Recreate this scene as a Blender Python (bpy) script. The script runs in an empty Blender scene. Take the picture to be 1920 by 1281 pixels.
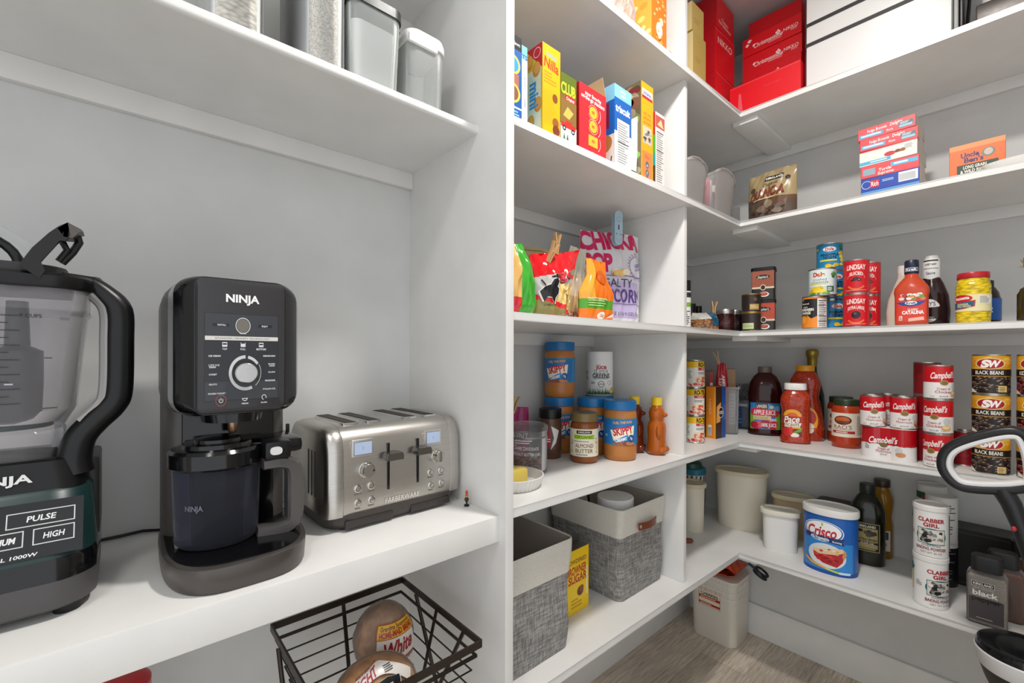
import bpy, bmesh, math, random
from mathutils import Vector, Matrix
from mathutils.geometry import tessellate_polygon
random.seed(7)
PI = math.pi
SC = bpy.context.scene
COL = SC.collection

# ---------------------------------------------------------------- camera
FPX, CX, CY = 833.46, 960.0, 666.34
YAW, PIT, ROL = math.radians(48.748), math.radians(-.051), math.radians(.122)
EYE = Vector((0, 0, 1.281))
_f0 = Vector((math.cos(YAW), math.sin(YAW), 0)); _r0 = Vector((math.sin(YAW), -math.cos(YAW), 0)); _z = Vector((0, 0, 1))
FWD = _f0*math.cos(PIT) + _z*math.sin(PIT); _u = _z*math.cos(PIT) - _f0*math.sin(PIT)
RGT = _r0*math.cos(ROL) + _u*math.sin(ROL); UPV = _u*math.cos(ROL) - _r0*math.sin(ROL)
cam = bpy.data.cameras.new('camera'); co = bpy.data.objects.new('camera', cam); COL.objects.link(co)
cam.sensor_width = 36; cam.lens = 36*FPX/1920; cam.shift_y = (CY-640.5)/1920; cam.clip_start = .02
co.matrix_world = Matrix(((RGT.x, UPV.x, -FWD.x, EYE.x), (RGT.y, UPV.y, -FWD.y, EYE.y), (RGT.z, UPV.z, -FWD.z, EYE.z), (0, 0, 0, 1)))
SC.camera = co

# ---------------------------------------------------------------- light
w = bpy.data.worlds.new('world'); SC.world = w; w.use_nodes = True
w.node_tree.nodes['Background'].inputs[0].default_value = (.93, .96, 1, 1)
w.node_tree.nodes['Background'].inputs[1].default_value = 1.15
def area(name, loc, size, power, color=(1, .965, .92), aim=(0, 0, -1), shape='DISK', sy=None):
    l = bpy.data.lights.new(name, 'AREA'); l.shape = shape; l.size = size; l.energy = power; l.color = color
    if sy: l.size_y = sy
    o = bpy.data.objects.new(name, l); COL.objects.link(o); o.location = loc
    o.rotation_euler = Vector(aim).to_track_quat('-Z', 'Y').to_euler()
    return o
area('ceiling_lamp_light', (.80, .24, 2.66), .16, 20)
area('rear_ceiling_lamp_light', (-.45, .10, 2.66), .3, 6)
SC.view_settings.view_transform = 'Standard'; SC.view_settings.look = 'None'
SC.view_settings.exposure = 0.18; SC.view_settings.gamma = 1.0
SC.view_settings.use_curve_mapping = False

# ---------------------------------------------------------------- materials
def lin(h):
    h = h.lstrip('#'); v = [int(h[i:i+2], 16)/255 for i in (0, 2, 4)]
    return tuple(x/12.92 if x <= .04045 else ((x+.055)/1.055)**2.4 for x in v) + (1,)
_M = {}
def M(col, rough=.5, metal=0, kind='', spec=.5):
    key = (col, rough, metal, kind, spec)
    if key in _M: return _M[key]
    m = bpy.data.materials.new('mat_%s_%s' % (kind or 'paint', col.lstrip('#'))); m.use_nodes = True
    nt = m.node_tree; b = nt.nodes['Principled BSDF']; L = nt.links.new
    c = lin(col)
    b.inputs['Base Color'].default_value = c; b.inputs['Roughness'].default_value = rough
    b.inputs['Metallic'].default_value = metal; b.inputs['Specular IOR Level'].default_value = spec
    def noise(scale, vec=None, detail=4):
        n = nt.nodes.new('ShaderNodeTexNoise'); n.inputs['Scale'].default_value = scale; n.inputs['Detail'].default_value = detail
        if vec: L(vec, n.inputs['Vector'])
        return n
    def mapping(scale, rot=(0, 0, 0)):
        t = nt.nodes.new('ShaderNodeTexCoord'); mp = nt.nodes.new('ShaderNodeMapping')
        mp.inputs['Scale'].default_value = scale; mp.inputs['Rotation'].default_value = rot
        L(t.outputs['Object'], mp.inputs['Vector']); return mp.outputs[0]
    def ramp(fac, stops):
        r = nt.nodes.new('ShaderNodeValToRGB'); e = r.color_ramp.elements
        while len(e) < len(stops): e.new(.5)
        for el, (p, cc) in zip(e, stops): el.position = p; el.color = lin(cc) if isinstance(cc, str) else cc
        L(fac, r.inputs[0]); return r.outputs[0]
    def bump(h, s, d=.002):
        bb = nt.nodes.new('ShaderNodeBump'); bb.inputs['Strength'].default_value = s; bb.inputs['Distance'].default_value = d
        L(h, bb.inputs['Height']); L(bb.outputs[0], b.inputs['Normal'])
    def shade(k): return tuple(min(1, x*k) for x in c[:3]) + (1,)
    if kind == '':
        n = noise(60, mapping((1, 1, 1)), 2)
        mr = nt.nodes.new('ShaderNodeMapRange'); mr.inputs[3].default_value = max(0, rough-.05); mr.inputs[4].default_value = min(1, rough+.05)
        L(n.outputs[0], mr.inputs[0]); L(mr.outputs[0], b.inputs['Roughness'])
    elif kind == 'wall':
        n = noise(9, mapping((1, 1, 1)), 5); L(ramp(n.outputs[0], [(.3, shade(.96)), (.7, shade(1.03))]), b.inputs['Base Color'])
        bump(noise(180, mapping((1, 1, 1))).outputs[0], .08)
    elif kind == 'wood':      # floor planks running along X
        br = nt.nodes.new('ShaderNodeTexBrick'); br.offset = .37
        br.inputs['Scale'].default_value = 1; br.inputs['Brick Width'].default_value = 1.15; br.inputs['Row Height'].default_value = .18
        br.inputs['Mortar Size'].default_value = .0012; br.inputs['Color1'].default_value = shade(.9); br.inputs['Color2'].default_value = shade(1.12)
        br.inputs['Mortar'].default_value = shade(.62); L(mapping((1, 1, 1)), br.inputs['Vector'])
        g = noise(7, mapping((1.6, 22, 1)), 6); g.inputs['Distortion'].default_value = .9
        g2 = noise(2.3, mapping((1.2, 3, 1)), 3)
        mx = nt.nodes.new('ShaderNodeMixRGB'); mx.blend_type = 'MULTIPLY'; mx.inputs[0].default_value = 1
        L(br.outputs[0], mx.inputs[1]); L(ramp(g.outputs[0], [(.3, (.62, .6, .58, 1)), (.65, (1.05, 1.05, 1.05, 1))]), mx.inputs[2])
        m2 = nt.nodes.new('ShaderNodeMixRGB'); m2.blend_type = 'MULTIPLY'; m2.inputs[0].default_value = .7
        L(mx.outputs[0], m2.inputs[1]); L(ramp(g2.outputs[0], [(.35, (.75, .74, .73, 1)), (.65, (1.1, 1.1, 1.1, 1))]), m2.inputs[2])
        L(m2.outputs[0], b.inputs['Base Color']); bump(g.outputs[0], .08)
    elif kind == 'fabric':    # woven grey melange
        a = noise(300, mapping((1, 1, .12)), 2); d = noise(300, mapping((.1, .1, 1)), 2)
        mx = nt.nodes.new('ShaderNodeMixRGB'); mx.inputs[0].default_value = .5; L(a.outputs[0], mx.inputs[1]); L(d.outputs[0], mx.inputs[2])
        L(ramp(mx.outputs[0], [(.38, shade(.55)), (.5, shade(.95)), (.62, shade(1.45))]), b.inputs['Base Color']); bump(mx.outputs[0], .4)
    elif kind == 'canvas':
        a = noise(420, mapping((1, 1, 1)), 2); L(ramp(a.outputs[0], [(.35, shade(.9)), (.65, shade(1.05))]), b.inputs['Base Color']); bump(a.outputs[0], .25)
    elif kind == 'brushed':
        a = noise(30, mapping((1, 1, 60)), 3); bump(a.outputs[0], .06)
        L(ramp(a.outputs[0], [(.3, shade(.9)), (.7, shade(1.06))]), b.inputs['Base Color'])
    elif kind in ('speck', 'oats'):     # grains, ground spice, crumbs
        v = nt.nodes.new('ShaderNodeTexVoronoi'); v.inputs['Scale'].default_value = 430 if kind == 'oats' else 800; L(mapping((1, 1, 1)), v.inputs['Vector'])
        L(ramp(v.outputs['Color'], [(.15, shade(.66)), (.5, c), (.9, shade(1.25))]), b.inputs['Base Color']); bump(v.outputs['Distance'], .5)
    elif kind == 'salsa':
        n = noise(160, mapping((1, 1, 1)), 4); L(ramp(n.outputs[0], [(.35, shade(.7)), (.5, c), (.68, shade(1.5))]), b.inputs['Base Color'])
    elif kind == 'lump':      # beans, nuts, rings
        v = nt.nodes.new('ShaderNodeTexVoronoi'); v.inputs['Scale'].default_value = 85; L(mapping((1, 1, 1.5)), v.inputs['Vector'])
        L(ramp(v.outputs['Distance'], [(.05, shade(1.5)), (.45, c), (.75, shade(.3))]), b.inputs['Base Color']); bump(v.outputs['Distance'], .8, .004)
    elif kind == 'rings':
        v = nt.nodes.new('ShaderNodeTexVoronoi'); v.inputs['Scale'].default_value = 75; L(mapping((1, 1, 2.4)), v.inputs['Vector'])
        L(ramp(v.outputs['Distance'], [(.05, shade(1.3)), (.5, c), (.8, shade(.6))]), b.inputs['Base Color']); bump(v.outputs['Distance'], .6, .003)
    elif kind == 'crust':
        v = noise(28, mapping((1, 1, 1)), 6); L(ramp(v.outputs[0], [(.32, shade(.6)), (.52, c), (.7, shade(1.5))]), b.inputs['Base Color']); bump(v.outputs[0], .5)
    elif kind in ('glass', 'clear', 'smoke', 'frost', 'liquid'):
        alpha = {'glass': .05, 'clear': .05, 'smoke': .06, 'frost': .20, 'liquid': .74}[kind]
        out = nt.nodes['Material Output']; tr = nt.nodes.new('ShaderNodeBsdfTransparent'); mx = nt.nodes.new('ShaderNodeMixShader')
        tr.inputs[0].default_value = (tuple(.72+.28*x for x in c[:3]) if kind != 'smoke' else tuple(c[:3])) + (1,)
        fr = nt.nodes.new('ShaderNodeFresnel'); fr.inputs['IOR'].default_value = 1.45 if kind in ('liquid', 'smoke') else 1.25
        ad = nt.nodes.new('ShaderNodeMath'); ad.operation = 'ADD'; ad.use_clamp = True; ad.inputs[1].default_value = alpha
        n = noise(14, mapping((1, 1, 1)), 2); bump(n.outputs[0], .12, .004)
        L(fr.outputs[0], ad.inputs[0]); L(ad.outputs[0], mx.inputs[0]); L(tr.outputs[0], mx.inputs[1]); L(b.outputs[0], mx.inputs[2]); L(mx.outputs[0], out.inputs[0])
        if kind == 'frost': b.inputs['Roughness'].default_value = max(rough, .35)
    _M[key] = m
    return m

# ---------------------------------------------------------------- mesh builder
def smooth(pts, n=5, closed=False):
    P = [Vector(p) for p in pts]; m = len(P); out = []
    for i in range(m if closed else m-1):
        a, b, c, d = (P[i-1] if i or closed else P[0]), P[i], P[(i+1) % m], (P[(i+2) % m] if closed or i+2 < m else P[-1])
        for k in range(n):
            s = k/n; out.append(.5*((2*b)+(c-a)*s+(2*a-5*b+4*c-d)*s*s+(3*b-a-3*c+d)*s**3))
    return out if closed else out+[P[-1]]
class MB:
    def __init__(s): s.v = []; s.f = []; s.m = []; s.mats = []
    def mi(s, mat):
        if mat not in s.mats: s.mats.append(mat)
        return s.mats.index(mat)
    def add(s, vs, fs, mat):
        o = len(s.v); i = s.mi(mat); s.v += [Vector(p) for p in vs]
        for f in fs: s.f.append([o+k for k in f]); s.m.append(i)
        return s
    def box(s, x0, x1, y0, y1, z0, z1, mat, bev=0):
        bm = bmesh.new(); r = bmesh.ops.create_cube(bm, size=1)
        for v in bm.verts: v.co = Vector(((x0+x1)/2+v.co.x*(x1-x0), (y0+y1)/2+v.co.y*(y1-y0), (z0+z1)/2+v.co.z*(z1-z0)))
        if bev: bmesh.ops.bevel(bm, geom=bm.edges[:], offset=bev, segments=2, affect='EDGES', profile=.6)
        return s.bm(bm, mat)
    def bm(s, bm, mat, mx=None):
        bm.verts.index_update()
        s.add([(mx @ v.co) if mx else v.co.copy() for v in bm.verts], [[v.index for v in f.verts] for f in bm.faces], mat); bm.free(); return s
    def lathe(s, prof, mat, seg=36, cx=0, cy=0, a0=0, a1=2*PI, sx=1, sy=1):
        full = abs(a1-a0-2*PI) < 1e-6; n = seg if full else seg+1; vs = []; fs = []; rows = []
        for r, z in prof:
            if r < 1e-6: rows.append([len(vs)]); vs.append((cx, cy, z)); continue
            row = []
            for k in range(n):
                a = a0+(a1-a0)*k/seg; row.append(len(vs)); vs.append((cx+r*sx*math.cos(a), cy+r*sy*math.sin(a), z))
            rows.append(row)
        for A, B in zip(rows, rows[1:]):
            for k in range(seg):
                k2 = (k+1) % n if full else k+1
                if len(A) == 1 and len(B) == 1: continue
                if len(A) == 1: fs.append([A[0], B[k2], B[k]])
                elif len(B) == 1: fs.append([A[k], A[k2], B[0]])
                else: fs.append([A[k], A[k2], B[k2], B[k]])
        return s.add(vs, fs, mat)
    def loft(s, rings, mat, cap0=True, cap1=True):
        vs = []; fs = []; n = len(rings[0])
        for r in rings: vs += list(r)
        for i in range(len(rings)-1):
            for k in range(n):
                k2 = (k+1) % n; fs.append([i*n+k, i*n+k2, (i+1)*n+k2, (i+1)*n+k])
        if cap0: fs.append(list(range(n))[::-1])
        if cap1: fs.append([(len(rings)-1)*n+k for k in range(n)])
        return s.add(vs, fs, mat)
    def tube(s, pts, r, mat, seg=10, closed=False):
        pts = [Vector(p) for p in pts]; n = len(pts); rings = []; rr = r if isinstance(r, (list, tuple)) else [r]*n
        up = None
        for i, p in enumerate(pts):
            t = (pts[(i+1) % n]-pts[i-1]) if closed else (pts[min(i+1, n-1)]-pts[max(i-1, 0)])
            t.normalize()
            if up is None: up = t.orthogonal().normalized()
            up = (up-t*up.dot(t)).normalized(); sd = t.cross(up)
            rings.append([p+(up*math.cos(2*PI*k/seg)+sd*math.sin(2*PI*k/seg))*rr[i] for k in range(seg)])
        if closed: rings.append(rings[0])
        return s.loft(rings, mat, not closed, not closed)
    def bar(s, a, b, wv, hv, mat):       # straight flat bar from a to b with half-width vectors
        a, b, wv, hv = map(Vector, (a, b, wv, hv))
        r = lambda p: [p-wv-hv, p+wv-hv, p+wv+hv, p-wv+hv]
        return s.loft([r(a), r(b)], mat)
    def ball(s, c, r, mat, sx=1, sy=1, sz=1, seg=14):
        bm = bmesh.new(); bmesh.ops.create_uvsphere(bm, u_segments=seg, v_segments=max(6, seg*2//3), radius=r)
        return s.bm(bm, mat, Matrix.Translation(c) @ Matrix.Diagonal((sx, sy, sz, 1)))
    def xf(s, mx):
        s.v = [mx @ p for p in s.v]; return s
    def build(s, name, parent=None, loc=(0, 0, 0), yaw=0, angle=35, mx=None):
        me = bpy.data.meshes.new(name); me.from_pydata([tuple(p) for p in s.v], [], s.f)
        for m in s.mats: me.materials.append(m)
        me.polygons.foreach_set('material_index', s.m); me.polygons.foreach_set('use_smooth', [True]*len(s.f))
        me.update(); me.set_sharp_from_angle(angle=math.radians(angle))
        o = bpy.data.objects.new(name, me); COL.objects.link(o)
        if parent: o.parent = parent
        o.location = loc; o.rotation_euler = (0, 0, yaw)
        return o
def rrect(w, d, r, z, n=5, cx=0, cy=0, p=None):      # rounded rectangle ring
    r = min(r, w/2-1e-4, d/2-1e-4); out = []
    for sx, sy, a0 in ((1, 1, 0), (-1, 1, 90), (-1, -1, 180), (1, -1, 270)):
        for k in range(n+1):
            a = math.radians(a0+90*k/n); out.append(Vector((cx+sx*(w/2-r)+r*math.cos(a), cy+sy*(d/2-r)+r*math.sin(a), z)))
    return out
def oval(w, d, z, n=40, e=2.0, cx=0, cy=0):           # superellipse ring
    out = []
    for k in range(n):
        a = 2*PI*k/n; c, s_ = math.cos(a), math.sin(a)
        out.append(Vector((cx+w/2*math.copysign(abs(c)**(2/e), c), cy+d/2*math.copysign(abs(s_)**(2/e), s_), z)))
    return out
def thing(name, label, cat, loc=(0, 0, 0), yaw=0, group=None):
    o = bpy.data.objects.new(name, None); COL.objects.link(o); o.empty_display_size = .02
    o.location = loc; o.rotation_euler = (0, 0, yaw); return tag(o, label, cat, group)
def tag(o, label, cat, group=None):
    o['label'] = label; o['category'] = cat
    if group: o['group'] = group
    return o
def struct(o): o['kind'] = 'structure'; return o
def copy_thing(root, loc, yaw, label, group=None):
    r = root.copy(); COL.objects.link(r); r.location = loc; r.rotation_euler = (0, 0, yaw); r['label'] = label
    if group: r['group'] = group
    for ch in list(root.children):
        c = ch.copy(); COL.objects.link(c); c.parent = r
        for g in list(ch.children):
            d = g.copy(); COL.objects.link(d); d.parent = c
    return r

# ---------------------------------------------------------------- printed artwork
_T = {}
def glyphs(body, bold, res=2):
    if 'M' in body or '4' in body: bold = .04 if bold >= .015 else 0      # these letters fill wrongly at other weights
    elif 'g' in body: bold = min(bold, .025)
    k = (body, bold, res)
    if k not in _T:
        c = bpy.data.curves.new('lettering', 'FONT'); c.body = body; c.offset = bold; c.resolution_u = res; c.align_x = 'CENTER'
        o = bpy.data.objects.new('lettering', c); me = o.to_mesh()
        vs = [(v.co.x, v.co.y) for v in me.vertices]; fs = [list(p.vertices) for p in me.polygons]
        o.to_mesh_clear(); bpy.data.objects.remove(o); bpy.data.curves.remove(c)
        _T[k] = (vs, fs)
    return _T[k]
class Art:          # flat layered artwork in metres, mapped onto a surface by emit()
    def __init__(s, rough=.4): s.ops = []; s.rough = rough; s.lay = 0; s.fix = None
    def push(s, pts, fs, col):
        if s.fix is None: s.lay += 1
        s.ops.append((pts, fs, col, s.lay if s.fix is None else s.fix)); return s
    def poly(s, pts, col): return s.push(pts, [list(range(len(pts)))], col)
    def rect(s, x, y, w, h, col, step=.006):
        n = max(1, math.ceil(w/step)); pts = []; fs = []
        for i in range(n+1): pts += [(x+w*i/n, y), (x+w*i/n, y+h)]
        for i in range(n): fs.append([2*i, 2*i+2, 2*i+3, 2*i+1])
        return s.push(pts, fs, col)
    def ell(s, cx, cy, rx, ry, col, n=28):
        pts = [(cx, cy)]; fs = []
        for q in (.5, 1):
            for k in range(n): pts.append((cx+rx*q*math.cos(2*PI*k/n), cy+ry*q*math.sin(2*PI*k/n)))
        for k in range(n):
            k2 = (k+1) % n; fs += [[0, 1+k, 1+k2], [1+k, 1+n+k, 1+n+k2, 1+k2]]
        return s.push(pts, fs, col)
    def ring(s, cx, cy, r, t, col, a0=0, a1=360, n=36):
        pts = []; fs = []
        for k in range(n+1):
            a = math.radians(a0+(a1-a0)*k/n); pts += [(cx+(r-t)*math.cos(a), cy+(r-t)*math.sin(a)), (cx+r*math.cos(a), cy+r*math.sin(a))]
        for k in range(n): fs.append([2*k, 2*k+1, 2*k+3, 2*k+2])
        return s.push(pts, fs, col)
    def text(s, body, cx, cy, h, col, bold=.012, wid=None, shear=0, rot=0, arc=0):
        vs, fs = glyphs(body, bold, 5 if h > .011 else 2)
        if not vs: return s
        x0 = min(p[0] for p in vs); x1 = max(p[0] for p in vs); y0 = min(p[1] for p in vs); y1 = max(p[1] for p in vs)
        k = h/.7; kx = wid/(x1-x0) if wid else k; ca, sa = math.cos(math.radians(rot)), math.sin(math.radians(rot)); pts = []
        for x, y in vs:
            X = (x-(x0+x1)/2)*kx; Y = (y-.35)*k; X += Y*shear; Y += -arc*X*X
            pts.append((cx+X*ca-Y*sa, cy+X*sa+Y*ca))
        return s.push(pts, fs, col)
    def bars(s, x, y, w, h, n, col, seed=1, fill=.5):    # rows of print too small to read
        rnd = random.Random(seed); own = s.fix is None
        if own: s.lay += 1; s.fix = s.lay
        for i in range(n):
            ww = w*rnd.uniform(.6, 1); s.rect(x, y+h*(i+.25)/n, ww, h/n*fill, col)
        if own: s.fix = None
        return s
    def blobs(s, x, y, w, h, n, r, cols, seed=1, asp=.7):
        rnd = random.Random(seed); base = s.lay+1
        for i in range(n):
            s.fix = base+(i % 7)*.3
            rr = r*rnd.uniform(.7, 1.2); s.ell(x+rr+rnd.random()*max(0, w-2*rr), y+rr*asp+rnd.random()*max(0, h-2*rr*asp), rr, rr*asp, cols[i % len(cols)], 12)
        s.fix = None; s.lay = base+2; return s
    def emit(s, mb, mp, clip=None, d0=.0003, dd=.00009, lim=.0036):
        curved = not getattr(mp, 'plane', False)
        if not curved: d0, dd = min(d0, .0002), min(dd, .00002) if dd < .0003 else dd
        for pts, fs, col, lay in s.ops:
            mat = col if not isinstance(col, str) else M(col, s.rough)
            d = d0+dd*lay
            if clip: pts = [(min(max(x, clip[0]), clip[1]), min(max(y, clip[2]), clip[3])) for x, y in pts]
            if curved: pts, fs = fine(pts, fs, lim)
            mb.add([mp(x, y, d) for x, y in pts], fs, mat)
        return mb
def fine(pts, fs, lim=.005):        # cut flat artwork small enough to follow a curved surface
    P = list(pts); out = []
    for f in fs:
        tris = [tuple(f[k] for k in t) for t in tessellate_polygon([[Vector((P[i][0], P[i][1], 0)) for i in f]])] if len(f) > 3 else [tuple(f)]
        st = list(tris)
        while st:
            a, b, c = st.pop(); L = [((P[i][0]-P[j][0])**2+(P[i][1]-P[j][1])**2, i, j, k) for i, j, k in ((a, b, c), (b, c, a), (c, a, b))]
            l, i, j, k = max(L)
            if l <= lim*lim: out.append([a, b, c]); continue
            m = len(P); P.append(((P[i][0]+P[j][0])/2, (P[i][1]+P[j][1])/2)); st += [(i, m, k), (m, j, k)]
    return P, out
def flat(o, n):                    # map on a plane: o = origin, n = outward normal (horizontal)
    o = Vector(o); n = Vector(n).normalized(); ux = Vector((0, 0, 1)).cross(n)
    f = lambda x, y, d: o+ux*x+Vector((0, 0, y))+n*d
    f.plane = True; return f
def flat3(o, ux, uy):
    o, ux, uy = Vector(o), Vector(ux).normalized(), Vector(uy).normalized(); n = ux.cross(uy)
    f = lambda x, y, d: o+ux*x+uy*y+n*d
    f.plane = True; return f
def onto_cyl(r, z0=0, th=-PI/2, cx=0, cy=0):
    return lambda x, y, d: Vector((cx+(r+d)*math.cos(th+x/r), cy+(r+d)*math.sin(th+x/r), z0+y))
def onto_ring(ring_fn, z0=0, front=None):   # wrap by arc length round a closed ring, starting at its -Y-most point
    R = [Vector(p) for p in ring_fn]; n = len(R)
    k0 = min(range(n), key=lambda k: R[k].y) if front is None else front
    L = [0]; P = [R[k0]]
    for i in range(1, n+1):
        P.append(R[(k0+i) % n]); L.append(L[-1]+(P[-1]-P[-2]).length)
    T = L[-1]
    def mp(x, y, d):
        q = x % T
        for i in range(n):
            if L[i+1] >= q:
                t = (q-L[i])/max(1e-9, L[i+1]-L[i]); p = P[i].lerp(P[i+1], t); e = (P[i+1]-P[i]).normalized()
                e0 = (P[i]-P[i-1] if i else P[0]-R[(k0-1) % n]).normalized(); e1 = (P[(i+2) if i+2 <= n else 1]-P[i+1]).normalized()
                e = ((e0+e)*(1-t)+(e+e1)*t).normalized()
                nn = Vector((e.y, -e.x, 0)); p = p+nn*d; return Vector((p.x, p.y, z0+y))
        return P[-1]
    return mp

# where a line of sight of the photograph meets a real surface (used to read positions off the photo)
def ray(u, v): return FWD+RGT*((u-CX)/FPX)-UPV*((v-CY)/FPX)
def on_z(u, v, z): d = ray(u, v); return EYE+d*((z-EYE.z)/d.z)
def on_x(u, v, x): d = ray(u, v); return EYE+d*(x/d.x)
def on_y(u, v, y): d = ray(u, v); return EYE+d*(y/d.y)
def fit(u0, u1, vt, zb, X=None, Y=None, vb=None):
    """axis position, radius and height of an upright round thing standing at height zb"""
    u = (u0+u1)/2
    p = on_z(u, vb, zb) if vb else (on_x(u, 600, X) if X else on_y(u, 600, Y))
    dep = (p-EYE).dot(FWD); a = (u-CX)/FPX; r = (u1-u0)/2*dep/FPX/math.sqrt(1+a*a)
    if vb:                      # vb is the nearest point of its foot: step back by one radius
        dd = Vector((p.x, p.y, 0)).normalized(); k = 1+r/Vector((p.x, p.y, 0)).length
        p = Vector((p.x*k, p.y*k, zb)); dep *= k; r *= k
    top = EYE.z-(vt-CY)*dep/FPX
    return Vector((p.x, p.y, zb)), r, top-zb
def at(u, d, z): p = EYE+ray(u, 600)*d; return Vector((p.x, p.y, z))      # point d metres ahead, in the direction of column u
def face_cam(p, off=0): return math.atan2(p.x, -p.y)*-1*0+math.atan2(-p.y, -p.x)+PI/2+math.radians(off)
# ================================================================ the setting
WHITE = M('#E5E4E1', .38, kind='wall'); WALL = M('#D3D3D1', .55, kind='wall')
XW, YW, CEIL = 2.191, 1.116, 2.70
YR, XBK = -1.15, -1.35
Z1, Z2, Z3, Z4, Z5, ZC = 2.211, 1.793, 1.374, .951, .527, .940     # shelf tops, counter top
TH = .0195
def sbox(name, *a, mat=WHITE, bev=0): return struct(MB().box(*a, mat, bev).build(name))
sbox('floor', XBK, XW+.1, YR-.1, YW+.1, -.05, 0, mat=M('#D6CABA', .42, kind='wood'))
sbox('ceiling', XBK, XW+.1, YR-.1, YW+.1, CEIL, CEIL+.08, mat=WALL)
sbox('wall_left', XBK-.1, XW+.1, YW, YW+.1, 0, CEIL, mat=WALL)
sbox('wall_far', XW, XW+.1, YR, YW, 0, CEIL, mat=WALL)
sbox('wall_right', .55, XW, YR-.1, YR, 0, CEIL, mat=WALL)      # unseen; stops short, the opening beside it added to let fill light in
sbox('wall_back', XBK-.1, XBK, .3, YW, 0, CEIL, mat=WALL)
sbox('baseboard_far', XW-.015, XW, YR, YW, 0, .142, bev=.003)
sbox('baseboard_left', .623, XW-.015, YW-.015, YW, 0, .142, bev=.003)
XP0, XP1 = .601, .6235; YF = .708; XF = 1.7806; XQ0, XQ1 = 1.394, 1.413; YU = .802; YK = .726
# tall divider between the counter bay and the shelves
tag(sbox('divider_panel', XP0, XP1, .7047, YW, 0, CEIL, bev=.002), 'full-height white panel between the appliance counter and the grocery shelves', 'panel')
# post standing between the shelves next to the corner (one board per opening)
for a, b, lab in ((.0, Z5-TH, 'below the lowest shelf'), (Z5, Z4-TH, 'to the right of the fabric bin with the leather handle'), (Z4, Z3-TH, 'beside the honey bear bottles'),
                  (Z3, Z2-TH, 'right of the purple and white popcorn bag'), (Z2, Z1-TH, 'right of the row of cracker boxes'), (Z1, CEIL, 'on the top shelf, left of the red boxes')):
    if a == 0: continue
    tag(sbox('shelf_upright', XQ0, XQ1, .729, YW-.001, a, b, bev=.0015), 'white upright board '+lab, 'upright', 'shelf uprights')
def nose_edge(mb, pts, z, th, mat, rad=.006):        # rounded front edge, running along pts; inside lies on the left
    for a, b in zip(pts, pts[1:]): pass
def shelf(name, poly, z, label, th=TH, rad=.0065, round_edges=()):
    """flat board with outline poly (counter-clockwise); edges listed get a rounded nose"""
    bm = bmesh.new(); n = len(poly)
    lo = [bm.verts.new((x, y, z-th)) for x, y in poly]; hi = [bm.verts.new((x, y, z)) for x, y in poly]
    bm.faces.new(lo[::-1]); bm.faces.new(hi)
    for k in range(n): bm.faces.new((lo[k], lo[(k+1) % n], hi[(k+1) % n], hi[k]))
    bm.edges.ensure_lookup_table(); sel = []
    for k in round_edges:
        for ring in (lo, hi):
            e = bm.edges.get((ring[k], ring[(k+1) % n]))
            if e: sel.append(e)
    if sel: bmesh.ops.bevel(bm, geom=sel, offset=rad, segments=4, affect='EDGES', profile=.5)
    bmesh.ops.recalc_face_normals(bm, faces=bm.faces[:])
    mb = MB(); mb.bm(bm, WHITE); return tag(mb.build(name), label, 'shelf')
lv = ('topmost', 'second from top', 'at eye level', 'second lowest', 'lowest')
what = ('holding the red boxes and the white case', 'holding the quinoa bag and cracker boxes', 'holding olive cans and snack bags',
        'holding the soup cans, apple juice and peanut butter', 'holding the baking powder and fabric bins')
for z, l, wh in zip((Z1, Z2, Z3, Z4, Z5), lv, what):
    s = shelf('corner_shelf', [(XP1, YF), (XF, YF), (XF, YR), (XW, YR), (XW, YW), (XP1, YW)], z, 'white L-shaped shelf %s, %s' % (l, wh), round_edges=(0, 1))
    c = .04
    # cleats under the shelf and the flat brace that carries the inner corner
    for nm, a in (('wall_cleat', (XP1, XQ0, YW-.016, YW, z-TH-c, z-TH)), ('wall_cleat', (XQ1, XW, YW-.016, YW, z-TH-c, z-TH)), ('wall_cleat', (XW-.016, XW, YR, YW-.016, z-TH-c, z-TH)),
                  ('corner_brace', (1.800, XW-.016, .651, .7415, z-TH-.018, z-TH))):
        MB().box(*a, WHITE, .0015).build(nm, s)
for z, l in ((Z1, 'highest white shelf above the grain canisters, seen only as a corner of its underside'), (1.798, 'white shelf above the appliance counter carrying the grain canisters')):
    s = shelf('upper_shelf', [(XBK, YU), (XP0, YU), (XP0, YW), (XBK, YW)], z, l, round_edges=(0,))
    MB().box(XBK, XP0, YW-.016, YW, z-TH-.043, z-TH, WHITE, .0015).build('wall_cleat', s)
ct = thing('counter', 'thick white counter carrying the blender, ice cream maker and toaster', 'counter', (0, 0, 0))
MB().box(XBK, XP0, YK+.003, YW, ZC-.018, ZC, WHITE, .0015).build('counter_top', ct)
MB().box(XBK, XP0, YK, YK+.02, ZC-.055, ZC-.0005, WHITE, .0015).build('front_apron', ct)
MB().box(XBK, XP0, YK+.02, YW, ZC-.055, ZC-.018, WHITE).build('counter_underside', ct)
# ================================================================ appliances on the counter
BLK = M('#101011', .32, 0, '', .35); BLK2 = M('#1B1A1B', .45, 0, '', .35); GLOSS = M('#0C0C0E', .12); DGREY = M('#57524F', .34, .55); SILV = M('#B9BABD', .3, .85)
STEEL = M('#C2BEB8', .30, 1, 'brushed'); CHROME = M('#D8D8D8', .12, 1); TEAL = M('#14302F', .35); SMOKE = M('#F3F2F4', .06, 0, 'smoke'); CASE = M('#242220', .36); GLASS = M('#EDEFF0', .05, 0, 'glass')
LTX = '#E4E4E4'
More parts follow.
